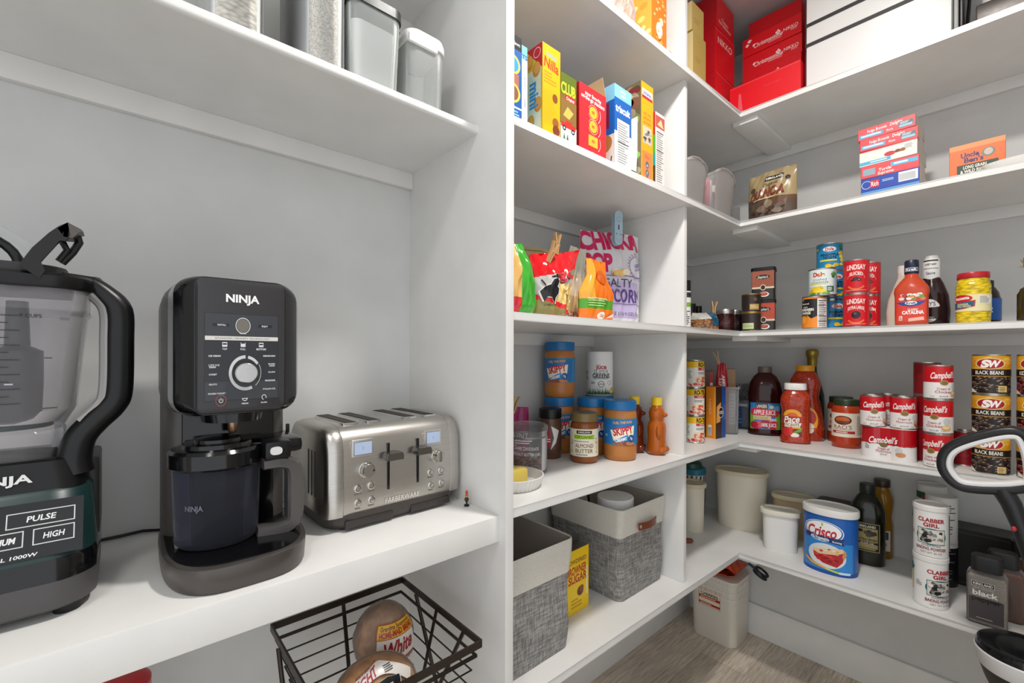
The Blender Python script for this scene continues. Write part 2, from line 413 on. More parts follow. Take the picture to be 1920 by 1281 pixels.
# ---- blender
def blender():
    t = thing('blender', 'large black blender with a clear measuring jar at the photo\'s left edge', 'blender', (-.125, .92, ZC))
    b = MB()
    seg = [(.012, .190, .210, 0), (.016, .198, .218, 0), (.050, .200, .220, 0)]
    b.loft([rrect(w_, d, .045, z, 6, 0, c) for z, w_, d, c in seg], M('#4A4748', .4))
    b.loft([rrect(w_, d, .045, z, 6, 0, c) for z, w_, d, c in [(.050, .2, .22, 0), (.074, .2, .22, 0), (.079, .196, .216, 0)]], GLOSS)
    b.loft([rrect(w_, d, .045, z, 6, 0, c) for z, w_, d, c in [(.079, .196, .216, 0), (.155, .186, .180, .016), (.160, .18, .174, .018)]], TEAL)
    b.loft([rrect(w_, d, .03, z, 6, 0, c) for z, w_, d, c in [(.158, .176, .170, .018), (.180, .168, .158, .018), (.196, .160, .150, .018), (.198, .150, .140, .018)]], BLK)
    b.box(.082, .1, -.02, .09, .07, .19, BLK, .006)
    b.build('motor_base', t)
    p = MB()
    mp = flat3((0, -.1092, .079), (1, 0, 0), (0, .034, .076))
    a = Art(.25)
    a.rect(-.076, .006, .162, .070, '#0B0C0D').text('PROFESSIONAL 1000W', .004, .011, .0042, LTX, .02, .082, .15)
    def key(x, y, w_, h, s, th, tw):
        a.rect(x, y, w_, h, '#C9CCCC').rect(x+.0012, y+.0012, w_-.0024, h-.0024, '#121516').text(s, x+w_/2, y+h/2, th, LTX, .02, tw, .12)
    key(.016, .046, .062, .019, 'PULSE', .0070, .026); key(-.064, .046, .070, .019, 'BLEND', .0075, .028)
    key(.040, .022, .038, .020, 'HIGH', .0070, .019); key(-.010, .022, .042, .020, 'MEDIUM', .0070, .028); key(-.062, .022, .044, .020, 'LOW', .0075, .018)
    a.emit(p, mp); p.build('control_panel', t)
    l = MB(); Art(.3).text('NINJA', .0, .0, .0105, '#D7D7D5', .03, .062).emit(l, flat3((.006, -.0665, .178), (1, 0, 0), (0, .2, 1)))
    l.build('logo', t)
    f = [(sx*.07, sy*.08) for sx in (-1, 1) for sy in (-1, 1)]
    for x, y in f: MB().lathe([(0, 0), (.014, 0), (.016, .013), (0, .013)], BLK2, 16).build('foot', t, (x, y, 0))
    j = MB()
    out = [(.198, .118), (.232, .124), (.236, .120), (.262, .146), (.395, .170), (.400, .178), (.432, .180)]
    inn = [(.430, .174), (.398, .166), (.264, .140), (.246, .112)]
    j.loft([rrect(w_, w_, .04, z, 7, 0, .01) for z, w_ in out+inn], SMOKE)
    jar = j.build('measuring_jar', t)
    m = MB(); a = Art()
    for k in range(13):
        a.rect(-.034, .128-.0095*k, .050 if k % 2 else .060, .0011, '#1A1A1C')
    a.text('9 CUPS', .036, .129, .0045, '#1A1A1C', .02).text('MAX LIQUID', -.005, .113, .0035, '#1A1A1C', .02)
    a.emit(m, flat3((0, -.0655, .262), (1, 0, 0), (0, -.088, 1))); m.build('scale_marks', jar)
    s = MB(); s.lathe([(0, .248), (.024, .248), (.026, .30), (.026, .345), (.013, .352), (.011, .415), (0, .415)], M('#2E3036', .4), 20, .014, .01)
    for z, q in ((.262, .3), (.30, 1.5), (.335, .8)):
        for k in (0, PI):
            c_, s_ = math.cos(q+k), math.sin(q+k)
            s.loft([[Vector((.014+c_*r-s_*w_, .01+s_*r+c_*w_, z+dz)) for w_, dz in ((-h, -.001), (h, -.001), (h, .001), (-h, .001))] for r, h in ((.02, .008), (.042, .004))], CHROME)
    s.lathe([(0, .238), (.05, .238), (.05, .244), (0, .244)], M('#10463F', .4), 24, 0, .01)
    s.build('blade_column', t)
    l = MB(); l.loft([rrect(w_, w_, .042, z, 7, 0, .01) for z, w_ in [(.428, .186), (.432, .190), (.444, .190), (.448, .184)]], BLK)
    l.loft([rrect(.15, .13, .04, z, 7, -.01, .01) for z in (.446, .462)], M('#2B2B2D', .5))
    l.lathe([(0, .44), (.016, .44), (.017, .45), (.012, .456), (0, .456)], BLK, 20, .088, .0)
    lid = l.build('lid', t)
    lv = MB(); hw = (0, .016, 0)          # raised flip lever
    lp = lambda u, v, Y: on_y(u, v, Y-.036)-Vector((-.125, .92, ZC))
    q = [lp(u, v, .868) for u, v in ((35, 496), (74, 522), (83, 508), (76, 490), (112, 451), (122, 452), (132, 441), (127, 417), (110, 424), (92, 436), (60, 464))]
    lv.loft([q, [p+Vector((0, .008, 0)) for p in q]], BLK2)
    q = [lp(u, v, .868) for u, v in ((108, 428), (120, 444), (137, 446), (147, 436), (156, 434), (152, 430), (127, 417))]
    lv.loft([q, [p+Vector((0, .032, 0)) for p in q]], DGREY)
    lv.tube([lp(u, v, .895) for u, v in ((144, 440), (149, 455), (136, 474), (116, 494))], .0045, BLK)
    lv.tube([lp(u, v, .892) for u, v in ((116, 452), (126, 470), (110, 490))], .004, BLK)
    lv.build('flip_lever', lid)
    ar = MB(); ar.tube([(-.036+.068*math.cos(k*PI/14), -.02, .462+.052*math.sin(k*PI/14)) for k in range(15)], .009, GLASS, 12)
    ar.tube([(-.036+.055*math.cos(k*PI/14), -.02, .462+.04*math.sin(k*PI/14)) for k in range(15)], .006, BLK, 12)
    ar.build('carry_loop', lid)
    h = MB(); P_ = [on_y(u, v, .885) for u, v in ((168, 532), (196, 552), (222, 582), (224, 640), (222, 730), (210, 760), (178, 790), (150, 822), (140, 860), (142, 885))]
    P_ = [p-Vector((-.125, .92, ZC)) for p in P_]
    h.tube(smooth(P_), [.012+.005*min(1, i/10)+(.004*(i-32)/13 if i > 32 else 0) for i in range(46)], BLK, 16)
    P2 = smooth([p+Vector((-.0135, -.002, 0)) for p in P_[1:7]]); h.tube(P2, .009, M('#8E8C8A', .35), 10)
    h.tube([P_[0]+Vector((-.03, .01, .004)), P_[0], ], .011, BLK)
    h.build('handle', t)
blender()
# ---- frozen dessert maker
def creami():
    t = thing('ice_cream_maker', 'tall black and graphite frozen dessert maker standing between the blender and the toaster', 'ice cream maker', (.144, .885, ZC))
    def plan(k, z, dy=0):          # base outline: straight back, swept nose
        r = []
        for i in range(48):
            a = 2*PI*i/48; c_, s_ = math.cos(a), math.sin(a)
            x = .1*k*math.copysign(abs(c_)**(2/3.4), c_); y = .143*k*math.copysign(abs(s_)**(2/(2.5 if s_ < 0 else 4)), s_)
            r.append(Vector((x, y+dy, z)))
        return r
    b = MB(); b.loft([plan(.97, .001), plan(.985, .004), plan(1, .03), plan(.995, .037), plan(.97, .039)], DGREY)
    b.loft([plan(.93, .0385), plan(.93, .041)], GLOSS)
    b.build('base', t)
    MB().box(-.083, -.067, -.03, -.012, .04, .055, M('#8B8B89', .4), .003).build('release_button', t)
    c = MB(); c.loft([rrect(.185, .11, .035, z, 6, -.002, .08) for z in (.037, .27)], M('#4A4643', .4)); c.box(-.07, .066, .018, .04, .04, .25, GLOSS, .004)
    c.build('column', t)
    h = MB()                              # head: rings stacked from back to front
    def hr(w_, z0, z1, r, y, cx=0): return [Vector((p.x+cx, y, p.y+(z0+z1)/2)) for p in rrect(w_, z1-z0, r, 0, 6)]
    h.loft([hr(.170, .255, .440, .03, .135), hr(.192, .246, .452, .035, .11), hr(.196, .244, .455, .035, .0), hr(.184, .245, .458, .032, -.034)], CASE)
    h.loft([hr(.184, .245, .458, .032, -.034), hr(.172, .246, .459, .028, -.052, -.001)], SILV)
    h.loft([hr(.172, .246, .459, .027, -.052, -.001), hr(.150, .247, .459, .022, -.070, -.002), hr(.124, .249, .458, .014, -.080, -.002)], GLOSS)
    h.loft([hr(.1235, .249, .458, .012, -.077, -.002), hr(.119, .252, .455, .010, -.084, -.002), hr(.116, .256, .449, .008, -.0855, -.002)], M('#3A393B', .38, .4))
    hd = h.build('motor_head', t)
    f = MB(); a = Art(.3); W = '#D9DADB'
    a.text('NINJA', 0, .1655, .0115, '#F0F0F0', .035, .056)
    a.rect(-.062, .008, .124, .134, '#1B1D20').rect(-.061, .009, .122, .132, '#34373D').rect(-.061, .037, .122, .064, '#23262B')
    a.rect(-.061, .1005, .122, .0062, '#D4D2CB').text('ADVANCED CREAMIFY TECHNOLOGY', 0, .1036, .0027, '#34373D', .01, .092)
    a.ring(0, .1235, .0125, .0011, W).ell(0, .1235, .0105, .0105, '#6F6A62').text('MINUTES', 0, .1115, .0018, W, .02)
    a.rect(-.049, .1215, .026, .0045, '#17191C').text('INSTALL', -.0345, .1238, .0026, W, .02).rect(.026, .1215, .024, .0045, '#17191C').text('ENJOY', .0375, .1238, .0026, W, .02)
    for x, s in ((-.030, 'TOP'), (.0, 'FULL'), (.031, 'BOTTOM')):
        a.rect(x-.004, .0905, .008, .007, W).rect(x-.0033, .0955 if s == 'FULL' else .0935, .0066, .0025, '#23262B').text(s, x, .087, .0028, W, .02)
    for y, s in ((.0755, 'ICE CREAM'), (.0585, 'CREAM'), (.0615, 'LITE ICE'), (.0475, 'SORBET'), (.0325, 'GELATO'), (.0185, 'FROZEN YOGURT')):
        a.text(s, -.054+.0009*len(s), y+.001, .0024, W, .02, .0021*len(s))
    for y, s in ((.0755, 'CREAMICCINO'), (.0625, 'FROZEN'), (.0595, 'DRINK'), (.0495, 'SLUSHI'), (.036, 'MILKSHAKE'), (.0225, 'ITALIAN ICE')):
        a.text(s, .055-.0009*len(s), y+.001, .0024, W, .02, .002*len(s))
    a.ring(.004, .05, .0275, .005, '#C9CACB', 90, 296).ring(.004, .05, .027, .0045, '#C9CACB', 34, 80).ring(.004, .05, .0268, .0008, W, -50, 30)
    a.ring(-.036, .0005+.008, .0085, .0008, '#B04A48').ring(-.036, .0085, .0035, .0009, W, 130, 410).rect(-.0364, .0085, .0008, .0042, W)
    a.ring(.003, .0105, .0045, .001, W, 180, 360).rect(-.002, .0095, .010, .001, W).text('+MIX-IN', .003, .0022, .0022, W, .02)
    a.ring(.036, .0105, .0042, .001, W, -30, 260).text('RE-SPIN', .036, .0022, .0022, W, .02)
    pm = lambda x, y, d: Vector((-.002+.81*x, -.0857-d, .262+y)); pm.plane = True; a.emit(f, pm); f.build('display_panel', hd)
    k = MB(); k.lathe([(.021, 0), (.021, .004), (0, .004)], GLOSS, 32).lathe([(.0185, .003), (.0185, .013), (.017, .0145), (0, .0145)], M('#C9C9C7', .25, 1, 'brushed'), 36)
    k.xf(Matrix.Translation((.001, -.0857, .312)) @ Matrix.Scale(.84, 4) @ Matrix.Rotation(PI/2, 4, 'X')).build('dial', hd)
    s = MB(); s.lathe([(.045, .25), (.042, .232), (0, .232)], GLOSS, 30, -.005, -.02).lathe([(.007, .235), (.007, .214), (.005, .21), (0, .21)], M('#A98468', .3, .9), 14, -.005, -.02)
    s.build('spindle', t)
    ax, ay = -.026, -.02
    j = MB(); j.lathe([(0, .042), (.054, .042), (.058, .048), (.061, .165), (.0585, .165), (.0555, .050), (0, .046)], M('#8C8E9C', .05, 0, 'smoke'), 40, ax, ay)
    jar = j.build('processing_bowl', t)
    m = MB(); Art().text('NINJA', 0, 0, .008, '#6A6E7C', .02, .026).emit(m, onto_cyl(.0602, .108, math.radians(-128), ax, ay)); m.build('embossed_logo', jar)
    cu = MB(); cu.lathe([(0, .056), (.038, .056), (.046, .15), (.043, .15), (.036, .06), (0, .06)], M('#9A9CA8', .1, 0, 'smoke'), 30, ax, ay); cu.build('inner_tub', jar)
    l = MB(); l.lathe([(0, .162), (.062, .162), (.066, .166), (.066, .187), (.062, .192), (.050, .193), (.048, .199), (.034, .2), (.033, .205), (0, .206)], GLOSS, 44, ax, ay)
    l.box(.012, .098, -.05, .055, .170, .196, GLOSS, .01); l.box(.094, .100, .045, .052, .19, .207, BLK, .002)
    l.box(.030, .070, -.082, -.035, .168, .198, BLK, .006)
    ld = l.build('bowl_lid', t)
    MB().loft([[Vector((p.x, q, p.y)) for p in oval(.018, .013, 0, 24, 2.6)] for q in (0, -.003)], M('#D5D5D3', .35)).build('lid_button', ld, (.046, -.082, .183))
    hb = MB(); hp = smooth([(.030, -.060, .160), (.058, -.060, .160), (.076, -.058, .150), (.081, -.056, .12), (.081, -.055, .080), (.076, -.055, .054), (.052, -.053, .045), (.024, -.045, .047)], 4)
    rr = []
    for i, p in enumerate(hp):
        q = hp[min(i+1, 28)]-hp[max(i-1, 0)]; q.normalize(); n = Vector((-q.z, 0, q.x)); w2 = .014-.0055*abs(i-14)/14
        rr.append([Vector(p)+n*(w2*x)+Vector((0, .016*y, 0)) for x, y in ((-1, -.7), (-.7, -1), (.7, -1), (1, -.7), (1, .7), (.7, 1), (-.7, 1), (-1, .7))])
    hb.loft(rr, M('#5E5B5A', .33, .45)); hb.build('bowl_handle', t)
creami()
cd = MB(); cd.tube([(-.03, 1.093, .9445), (.0, 1.094, .9445), (.03, 1.098, .9445), (.052, 1.085, .9445), (.07, 1.075, .9445), (.08, 1.05, .9445)], .003, BLK2, 8)
tag(cd.build('power_cord'), 'thin black power cord lying along the wall between the blender and the dessert maker', 'cord')
# ---- toaster
def toaster():
    O = Vector((.437, .965, ZC)); t = thing('toaster', 'brushed steel four-slot toaster with two levers beside the white panel', 'toaster', O, math.radians(1.5))
    yf = -.112
    def sec(x, k=1, dz=0):            # side profile of the shell
        pr = [(-.112, .030), (-.114, .06), (-.112, .155), (-.104, .182), (-.088, .197), (-.06, .202), (.06, .202), (.088, .197), (.104, .182), (.112, .155), (.114, .06), (.112, .03)]
        return [Vector((x, y*k, .03+(z-.03)*(1-(1-k)*.6))) for y, z in pr]
    s = MB()
    s.loft([sec(-.122), sec(.122)], STEEL, False, False)
    for sg in (-1, 1):
        rings = [sec(sg*x, k) for x, k in ((.1225, 1.0), (.1235, 1.004), (.137, .998), (.148, .97), (.153, .92))]
        s.loft(rings if sg > 0 else rings[::-1], STEEL, sg < 0, sg > 0)
    sh = s.build('shell', t, angle=50)
    for sg in (-1, 1):
        for k in range(3): MB().box(sg*.151-.003, sg*.151+.003, -.05+k*.018, -.046+k*.018, .06, .15, BLK).build('side_vent', sh)
    b = MB(); b.loft([rrect(.286, .215, .05, .004, 7), rrect(.300, .230, .05, .014, 7), rrect(.305, .234, .05, .032, 7)], M('#3B3532', .38))
    b.build('plinth', t)
    for x in (-.11, .11):
        for y in (-.085, .085): MB().lathe([(0, 0), (.012, 0), (.012, .008), (0, .008)], BLK2, 14).build('foot', t, (x, y, 0))
    MB().box(-.12, -.02, -.1177, -.11, .006, .022, M('#332E2C', .35), .003).build('crumb_tray', t)
    MB().box(.02, .12, -.1177, -.11, .006, .022, M('#332E2C', .35), .003).build('crumb_tray', t)
    for x in (-.092, -.042, .042, .092):
        q = MB(); q.box(x-.016, x+.016, -.075, .085, .1985, .2035, CHROME, .001); q.box(x-.0125, x+.0125, -.072, .082, .2, .2042, M('#1B1512', .6)); q.box(x-.004, x-.002, -.07, .08, .2, .2046, M('#6B5645', .5, .6)); q.build('bread_slot', t)
    def at(u, v): p = on_y(u, v, .852)-O; return p.x, p.z
    for u, sl in ((722, (816, 918)), (778, (808, 905))):
        x, z1 = at(u-3, sl[0]+8); x, z0 = at(u+3, sl[1]); p = MB(); p.box(x-.003, x+.003, yf-.0028, yf+.004, z0, z1-.008, GLOSS, .001); p.build('lever_track', t)
    for (u, v) in ((727, 852), (781, 842)):
        x, z = at(u, v); p = MB(); p.loft([[Vector((x+dx*.0185*k, yf-.004-dy, z+dz*.007)) for dx, dz in ((-1, -1), (1, -1), (1.0, .2), (.85, 1), (-.85, 1), (-1, .2))] for dy, k in ((-.004, .5), (.006, 1), (.024, 1), (.028, .9))], M('#77726D', .22, .9)); p.build('lever', t)
    for u, v, r in ((682, 880, .0135), (817, 855, .0125)):
        x, z = at(u, v); p = MB(); p.lathe([(r*1.15, 0), (r*1.15, .003), (r, .004), (r*.96, .016), (r*.85, .018), (0, .018)], M('#B9B5AE', .25, 1), 30)
        if u > 800: p.box(-.002, .002, -r*.8, r*.8, .017, .021, M('#8F8B84', .25, 1), .0008)
        else: p.add([(r*.55, -.003, .0183), (r*.85, -.001, .0183), (r*.6, .003, .0183)], [[0, 1, 2]], BLK)
        p.xf(Matrix.Translation((x, yf-.001, z)) @ Matrix.Rotation(PI/2, 4, 'X')).build('dial', t)
    for u, v, s in ((667, 916, 'DEFROST'), (692, 910, 'CANCEL'), (667, 943, 'BAGEL'), (693, 937, 'REHEAT'), (805, 886, 'DEFROST'), (825, 882, 'CANCEL'), (806, 910, 'BAGEL'), (826, 905, 'REHEAT')):
        x, z = at(u, v); p = MB(); p.lathe([(.0078, 0), (.0078, .003), (.006, .004), (.0056, .0028), (.0048, .005), (0, .0055)], M('#C9C5BE', .2, 1), 22)
        p.xf(Matrix.Translation((x, yf-.001, z)) @ Matrix.Rotation(PI/2, 4, 'X')); Art().text(s, x, z-.0108, .0026, '#55514C', .02).emit(p, flat((0, yf-.0018, 0), (0, -1, 0))); p.build('button', t)
    for u0, u1, v0, v1 in ((659, 693, 830, 850), (797, 823, 811, 830)):
        x0, z1 = at(u0, v0); x1, z0 = at(u1, v1); p = MB(); p.box(x0-.003, x1+.003, yf-.0028, yf+.002, z0-.003, z1+.004, M('#D5D2CC', .3, .9), .0015)
        e = M('#A9BBD6', .2); a = Art(.2).rect(x0, z0, x1-x0, z1-z0, '#5C6470').rect(x0+.001, z0+.001, x1-x0-.001, z1-z0-.002, '#AFC0DC').text('3', (x0+x1)/2, (z0+z1)/2, .006, '#7C8DB0', .0); a.emit(p, flat((0, yf-.0029, 0), (0, -1, 0))); p.build('display', t)
    x, z = at(752, 932); p = MB(); Art(.2).text('FARBERWARE', x, z, .0095, '#E2DFD9', .0, .078).emit(p, flat((0, yf-.002, 0), (0, -1, 0)), None, .0004, .0004); p.build('brand_lettering', t)
toaster()
# ---- tiny painted figurine by the panel
t = thing('figurine', 'tiny red-topped painted figurine on a dark round base at the counter corner', 'figurine', on_z(875, 949, ZC))
MB().lathe([(0, 0), (.006, 0), (.006, .003), (.002, .005), (.0015, .008), (0, .008)], BLK2, 14).build('stand', t)
MB().lathe([(0, .007), (.002, .008), (.004, .012), (.0055, .016), (.003, .019), (.0035, .024), (.002, .027), (0, .028)], M('#3A241E', .5), 12).build('body', t)
MB().lathe([(.0028, .020), (.0038, .022), (.0028, .026)], M('#C9A13A', .5), 12).build('collar', t)
MB().loft([[Vector((.0045*math.cos(a)*k, .002*math.sin(a), .0265+h)) for a in [i*PI/4 for i in range(8)]] for k, h in ((.5, 0), (.9, .003), (.7, .006), (.2, .009))], M('#D2382F', .5)).build('crest', t)
# ================================================================ builders for packaged goods
TIN = M('#BDB9B2', .28, 1, 'brushed'); PAPER = '#F1EFEA'
def can(name, loc, r, h, yaw, label, base, fn, group=None, cat='can', rim=TIN, lab_z=.004):
    t = thing(name, label, cat, loc, yaw, group)
    b = MB(); b.lathe([(0, .002), (r*.9, .002), (r*.93, 0), (r*.985, 0), (r*.985, .003), (r*.96, .004), (r*.96, h-.004), (r*.985, h-.003), (r*.985, h), (r*.93, h), (r*.91, h-.0035), (0, h-.0035)], rim, 40)
    b.build('can_body', t)
    l = MB(); z0, z1 = lab_z, h-lab_z; l.lathe([(r*.955, z0), (r*.97, z0), (r*.97, z1), (r*.955, z1)], M(base, .35), 44)
    a = Art(.35); fn(a, r, z1-z0); a.emit(l, onto_cyl(r*.97, z0), (-PI*r*.97, PI*r*.97, 0, z1-z0)); l.build('label', t); return t
def carton(name, loc, w, d, h, yaw, label, cols, arts, group=None, cat='box', bev=.0012, flap=None):
    """cols: colour by side (front, left, right, top, back); loc is the middle of the base"""
    base = cols.get('front', '#FFFFFF'); b = MB(); b.box(-w/2, w/2, -d/2, d/2, 0, h, M(cols.get('body', base), .42), bev)
    mp = {'front': (flat((0, -d/2, 0), (0, -1, 0)), w, h), 'left': (flat((-w/2, 0, 0), (-1, 0, 0)), d, h), 'right': (flat((w/2, 0, 0), (1, 0, 0)), d, h),
          'back': (flat((0, d/2, 0), (0, 1, 0)), w, h), 'top': (flat3((0, -d/2, h), (1, 0, 0), (0, 1, 0)), w, d)}
    for s in ('front', 'left', 'right', 'back', 'top'):
        m, ww, hh = mp[s]; a = Art(.42)
        if s in cols: a.rect(-ww/2+.0006, .0006, ww-.0012, hh-.0012, cols[s], 1)
        if s in arts: arts[s](a, ww, hh)
        if a.ops: a.emit(b, m, (-ww/2, ww/2, 0, hh))
    if flap is None:
        o = b.build(name, None, loc, yaw); return tag(o, label, cat, group)
    t = thing(name, label, cat, loc, yaw, group); b.build('carton_body', t)
    for kind, col in flap:
        f = MB(); m_ = M(col, .7)
        if kind == 'front': f.loft([[Vector((-w/2, -d/2, h-.001)), Vector((w/2, -d/2, h-.001)), Vector((w/2, -d/2+.001, h-.001)), Vector((-w/2, -d/2+.001, h-.001))], [Vector((-w/2+.004, -d/2-.006, h+.022)), Vector((w/2-.004, -d/2-.006, h+.022)), Vector((w/2-.004, -d/2-.005, h+.022)), Vector((-w/2+.004, -d/2-.005, h+.022))]], m_)
        elif kind == 'right': f.loft([[Vector((w/2-.001, -d/2, h-.001)), Vector((w/2, -d/2, h-.001)), Vector((w/2, d/2, h-.001)), Vector((w/2-.001, d/2, h-.001))], [Vector((w/2-.001-.012, -d/2+.003, h+w*.45)), Vector((w/2-.012, -d/2+.003, h+w*.45)), Vector((w/2-.012, d/2-.003, h+w*.45)), Vector((w/2-.013, d/2-.003, h+w*.45))]], m_)
        else: f.loft([[Vector((-w/2, d/2-.001, h-.001)), Vector((w/2, d/2-.001, h-.001)), Vector((w/2, d/2, h-.001)), Vector((-w/2, d/2, h-.001))], [Vector((-w/2+.004, d/2-.01, h+.024)), Vector((w/2-.004, d/2-.01, h+.024)), Vector((w/2-.004, d/2-.009, h+.024)), Vector((-w/2+.004, d/2-.009, h+.024))]], m_)
        f.build('flap', t)
    return t
def jar(name, loc, prof, yaw, label, body, lid, lab=None, group=None, cat='jar', fill=None, seg=40, ribs=0):
    """prof: glass outline; lid: (r, z0, z1, material); lab: (z0, z1, r, colour, fn); fill: (outline, material)"""
    t = thing(name, label, cat, loc, yaw, group)
    b = MB(); b.lathe(prof, body, seg); b.build('body', t)
    if fill: f = MB(); f.lathe(fill[0], fill[1], seg); f.build('contents', t)
    if lid:
        r, z0, z1, m = lid; l = MB(); n = seg*2; vs = []
        pr = [(r*.98, z0), (r, z0+.001), (r, z1-.002), (r*.965, z1), (0, z1)]
        l.lathe(pr, m, seg)
        if ribs:
            for k in range(ribs):
                a_ = 2*PI*k/ribs; l.box(-.0004, .0004, -.0005, .0005, z0+.002, z1-.003, m); 
                for v in l.v[-8:]: v.rotate(Matrix.Rotation(a_, 3, 'Z')); v += Vector((math.cos(a_)*r, math.sin(a_)*r, 0))
        l.build('lid', t)
    if lab:
        z0, z1, r, col, fn = lab; l = MB(); l.lathe([(r-.0004, z0), (r, z0), (r, z1), (r-.0004, z1)], M(col, .4), seg); a = Art(.4); fn(a, r, z1-z0)
        a.emit(l, onto_cyl(r, z0), (-PI*r, PI*r, 0, z1-z0)); l.build('label', t)
    return t
def bottle(name, loc, rings, yaw, label, mat, cap=None, labs=(), group=None, cat='bottle'):
    """rings: list of point rings; cap: (list of rings, material); labs: (ring function, z, art function)"""
    t = thing(name, label, cat, loc, yaw, group); b = MB(); b.loft(rings, mat); b.build('body', t, angle=45)
    if cap: c = MB(); c.loft(cap[0], cap[1]); c.build('cap', t)
    for ring, z, fn, *sy in labs:
        l = MB(); a = Art(.4); fn(a); m = onto_ring(ring, z); k = sy[0] if sy else 1; a.emit(l, lambda x, y, d: m(x, y*k, d)); l.build('label', t)
    return t
def bag(name, loc, w, h, T, yaw, label, colfn, group=None, cat='bag', top=.9, artfn=None, crease=.004, seed=1, rough=.25, kind='', wfn=None, pinch=.8, sub=None, slope=0, lean=0):
    rnd = random.Random(seed); ph = [rnd.uniform(0, 6.28) for _ in range(8)]; nx, nz = 56, 64
    wf = wfn or (lambda z: 1-(1-top)*max(0, (z-.55)/.45))
    def half(x, z):               # half thickness at normalised x (-1..1), z (0..1)
        p = (min(1, z/.12)**.6*.45+.55)*max(.03, 1-max(0, (z-(1-pinch))/pinch)**1.6)
        q = max(0, 1-abs(x)**2.6)**.7
        return T/2*p*q+crease*(.15+q)*(math.sin(9*x+5*z+ph[0])*math.sin(7*z+ph[1])+.6*math.sin(17*x-13*z+ph[2])*math.sin(5*x+ph[3]))*.5
    def front(x, z, d=0): return Vector((x*w/2*wf(z)+lean*z*z, -half(x, z)-d, z*h*(1+slope*x*z)+(.012*h*math.sin(3*x+ph[4])*z)))
    b = MB()
    for sgn in (1, -1):
        pts = [(front(-1+2*i/nx, j/nz) if sgn > 0 else Vector((front(-1+2*i/nx, j/nz).x, half(-1+2*i/nx, j/nz)*.85+.0008, front(-1+2*i/nx, j/nz).z))) for j in range(nz+1) for i in range(nx+1)]
        g = {}
        for j in range(nz):
            for i in range(nx):
                q = [j*(nx+1)+i, j*(nx+1)+i+1, (j+1)*(nx+1)+i+1, (j+1)*(nx+1)+i]
                g.setdefault(colfn(-1+2*(i+.5)/nx, (j+.5)/nz), []).append(q if sgn > 0 else q[::-1])
        for c, fs in g.items(): b.add(pts, fs, c if not isinstance(c, str) else M(c, rough, 0, kind))
    mp = lambda x, y, d: front(max(-1, min(1, x/(w/2*wf(min(1, max(0, y/h)))))), min(1, max(0, y/h)), d+.0006)
    if artfn: a = Art(rough); artfn(a); a.emit(b, mp, None, .0006, .00022, .003)
    if sub is None: o = b.build(name, None, loc, yaw, 60); return tag(o, label, cat, group)
    t = thing(name, label, cat, loc, yaw, group); b.build('pouch', t, (0, 0, 0), 0, 60); sub(t, front); return t
def clothespin(loc, yaw, tilt, label, roll=0):
    t = thing('clothespin', label, 'clothespin', loc, yaw); m = M('#C49A68', .6)
    for s in (-1, 1):
        b = MB(); b.loft([[Vector((s*(.0015+g)+dx, y, z)) for dx, y in ((-.0022, -.0045), (.0022, -.0045), (.0022, .0045), (-.0022, .0045))] for z, g in ((-.02, .0012), (.0, .002), (.014, .003), (.036, .0085))], m)
        b.xf(Matrix.Rotation(math.radians(tilt), 4, 'Y') @ Matrix.Rotation(math.radians(roll), 4, 'X')); b.build('jaw', t)
    s = MB(); s.tube([(-.006, 0, .012), (0, -.005, .012), (.006, 0, .012), (0, .005, .012)], .0009, CHROME, 6, True); s.xf(Matrix.Rotation(math.radians(tilt), 4, 'Y') @ Matrix.Rotation(math.radians(roll), 4, 'X')); s.build('spring', t)
    return t
def photo_food(a, x, y, w, h, n, r, cols, seed): a.blobs(x, y, w, h, n, r, cols, seed)

# ================================================================ grain canisters on the upper shelf
ZU = 1.798
def canister(loc, w, d, h, label, grain, gz, body=None, kind='speck', lidcol='#E8E6E2', r=.018, taper=1.0):
    t = thing('food_canister', label, 'canister', loc, 0)
    b = MB(); o = [(0, .96), (.004, 1), (h, taper)]
    b.loft([rrect(w*k, d*k, r, z, 6) for z, k in o]+[rrect(w*k-.005, d*k-.005, r, z, 6) for z, k in ((h, taper), (.006, .97))], body or GLASS); b.build('tub', t)
    if grain:
        g = MB(); kk = 1+(taper-1)*gz/h; g.loft([rrect(w*.965-.010, d*.965-.010, r, .007, 6), rrect(w*kk*.99-.010, d*kk*.99-.010, r, gz, 6)], M(grain, .7, 0, kind)); g.build('contents', t)
    l = MB(); l.loft([rrect(w*taper+.006, d*taper+.006, r+.002, z, 6) for z in (h-.006, h+.012)], M(lidcol, .4)); l.build('lid', t); return t
canister((.142, .93, ZU), .078, .19, .27, 'tall clear canister of pale beans, leftmost on the upper shelf', '#E6DDD0', .24, kind='rings')
canister((.281, .93, ZU), .070, .20, .27, 'tall clear canister packed with rolled oats, second from left on the upper shelf', '#E4DDD2', .245, kind='oats')
canister((.376, .90, ZU), .098, .13, .165, 'frosted square canister half full of white flour under a black-rimmed lid', '#F8F5F3', .130, M('#EEF2F0', .3, 0, 'frost'), '', '#2A2C2B', .02, 1.09)
t = thing('food_canister', 'translucent canister with a white flip-top lid and a little powder, beside the panel', 'canister', (.498, .900, ZU))
MB().loft([rrect(.088*k, .11*k, .022, z, 6) for z, k in ((0, .93), (.004, .96), (.158, 1.02), (.158, .98), (.006, .92))], M('#F0F2F0', .25, 0, 'frost')).build('tub', t)
MB().loft([rrect(.078, .098, .02, z, 6) for z in (.005, .030)], M('#F5F3F1', .8)).build('contents', t)
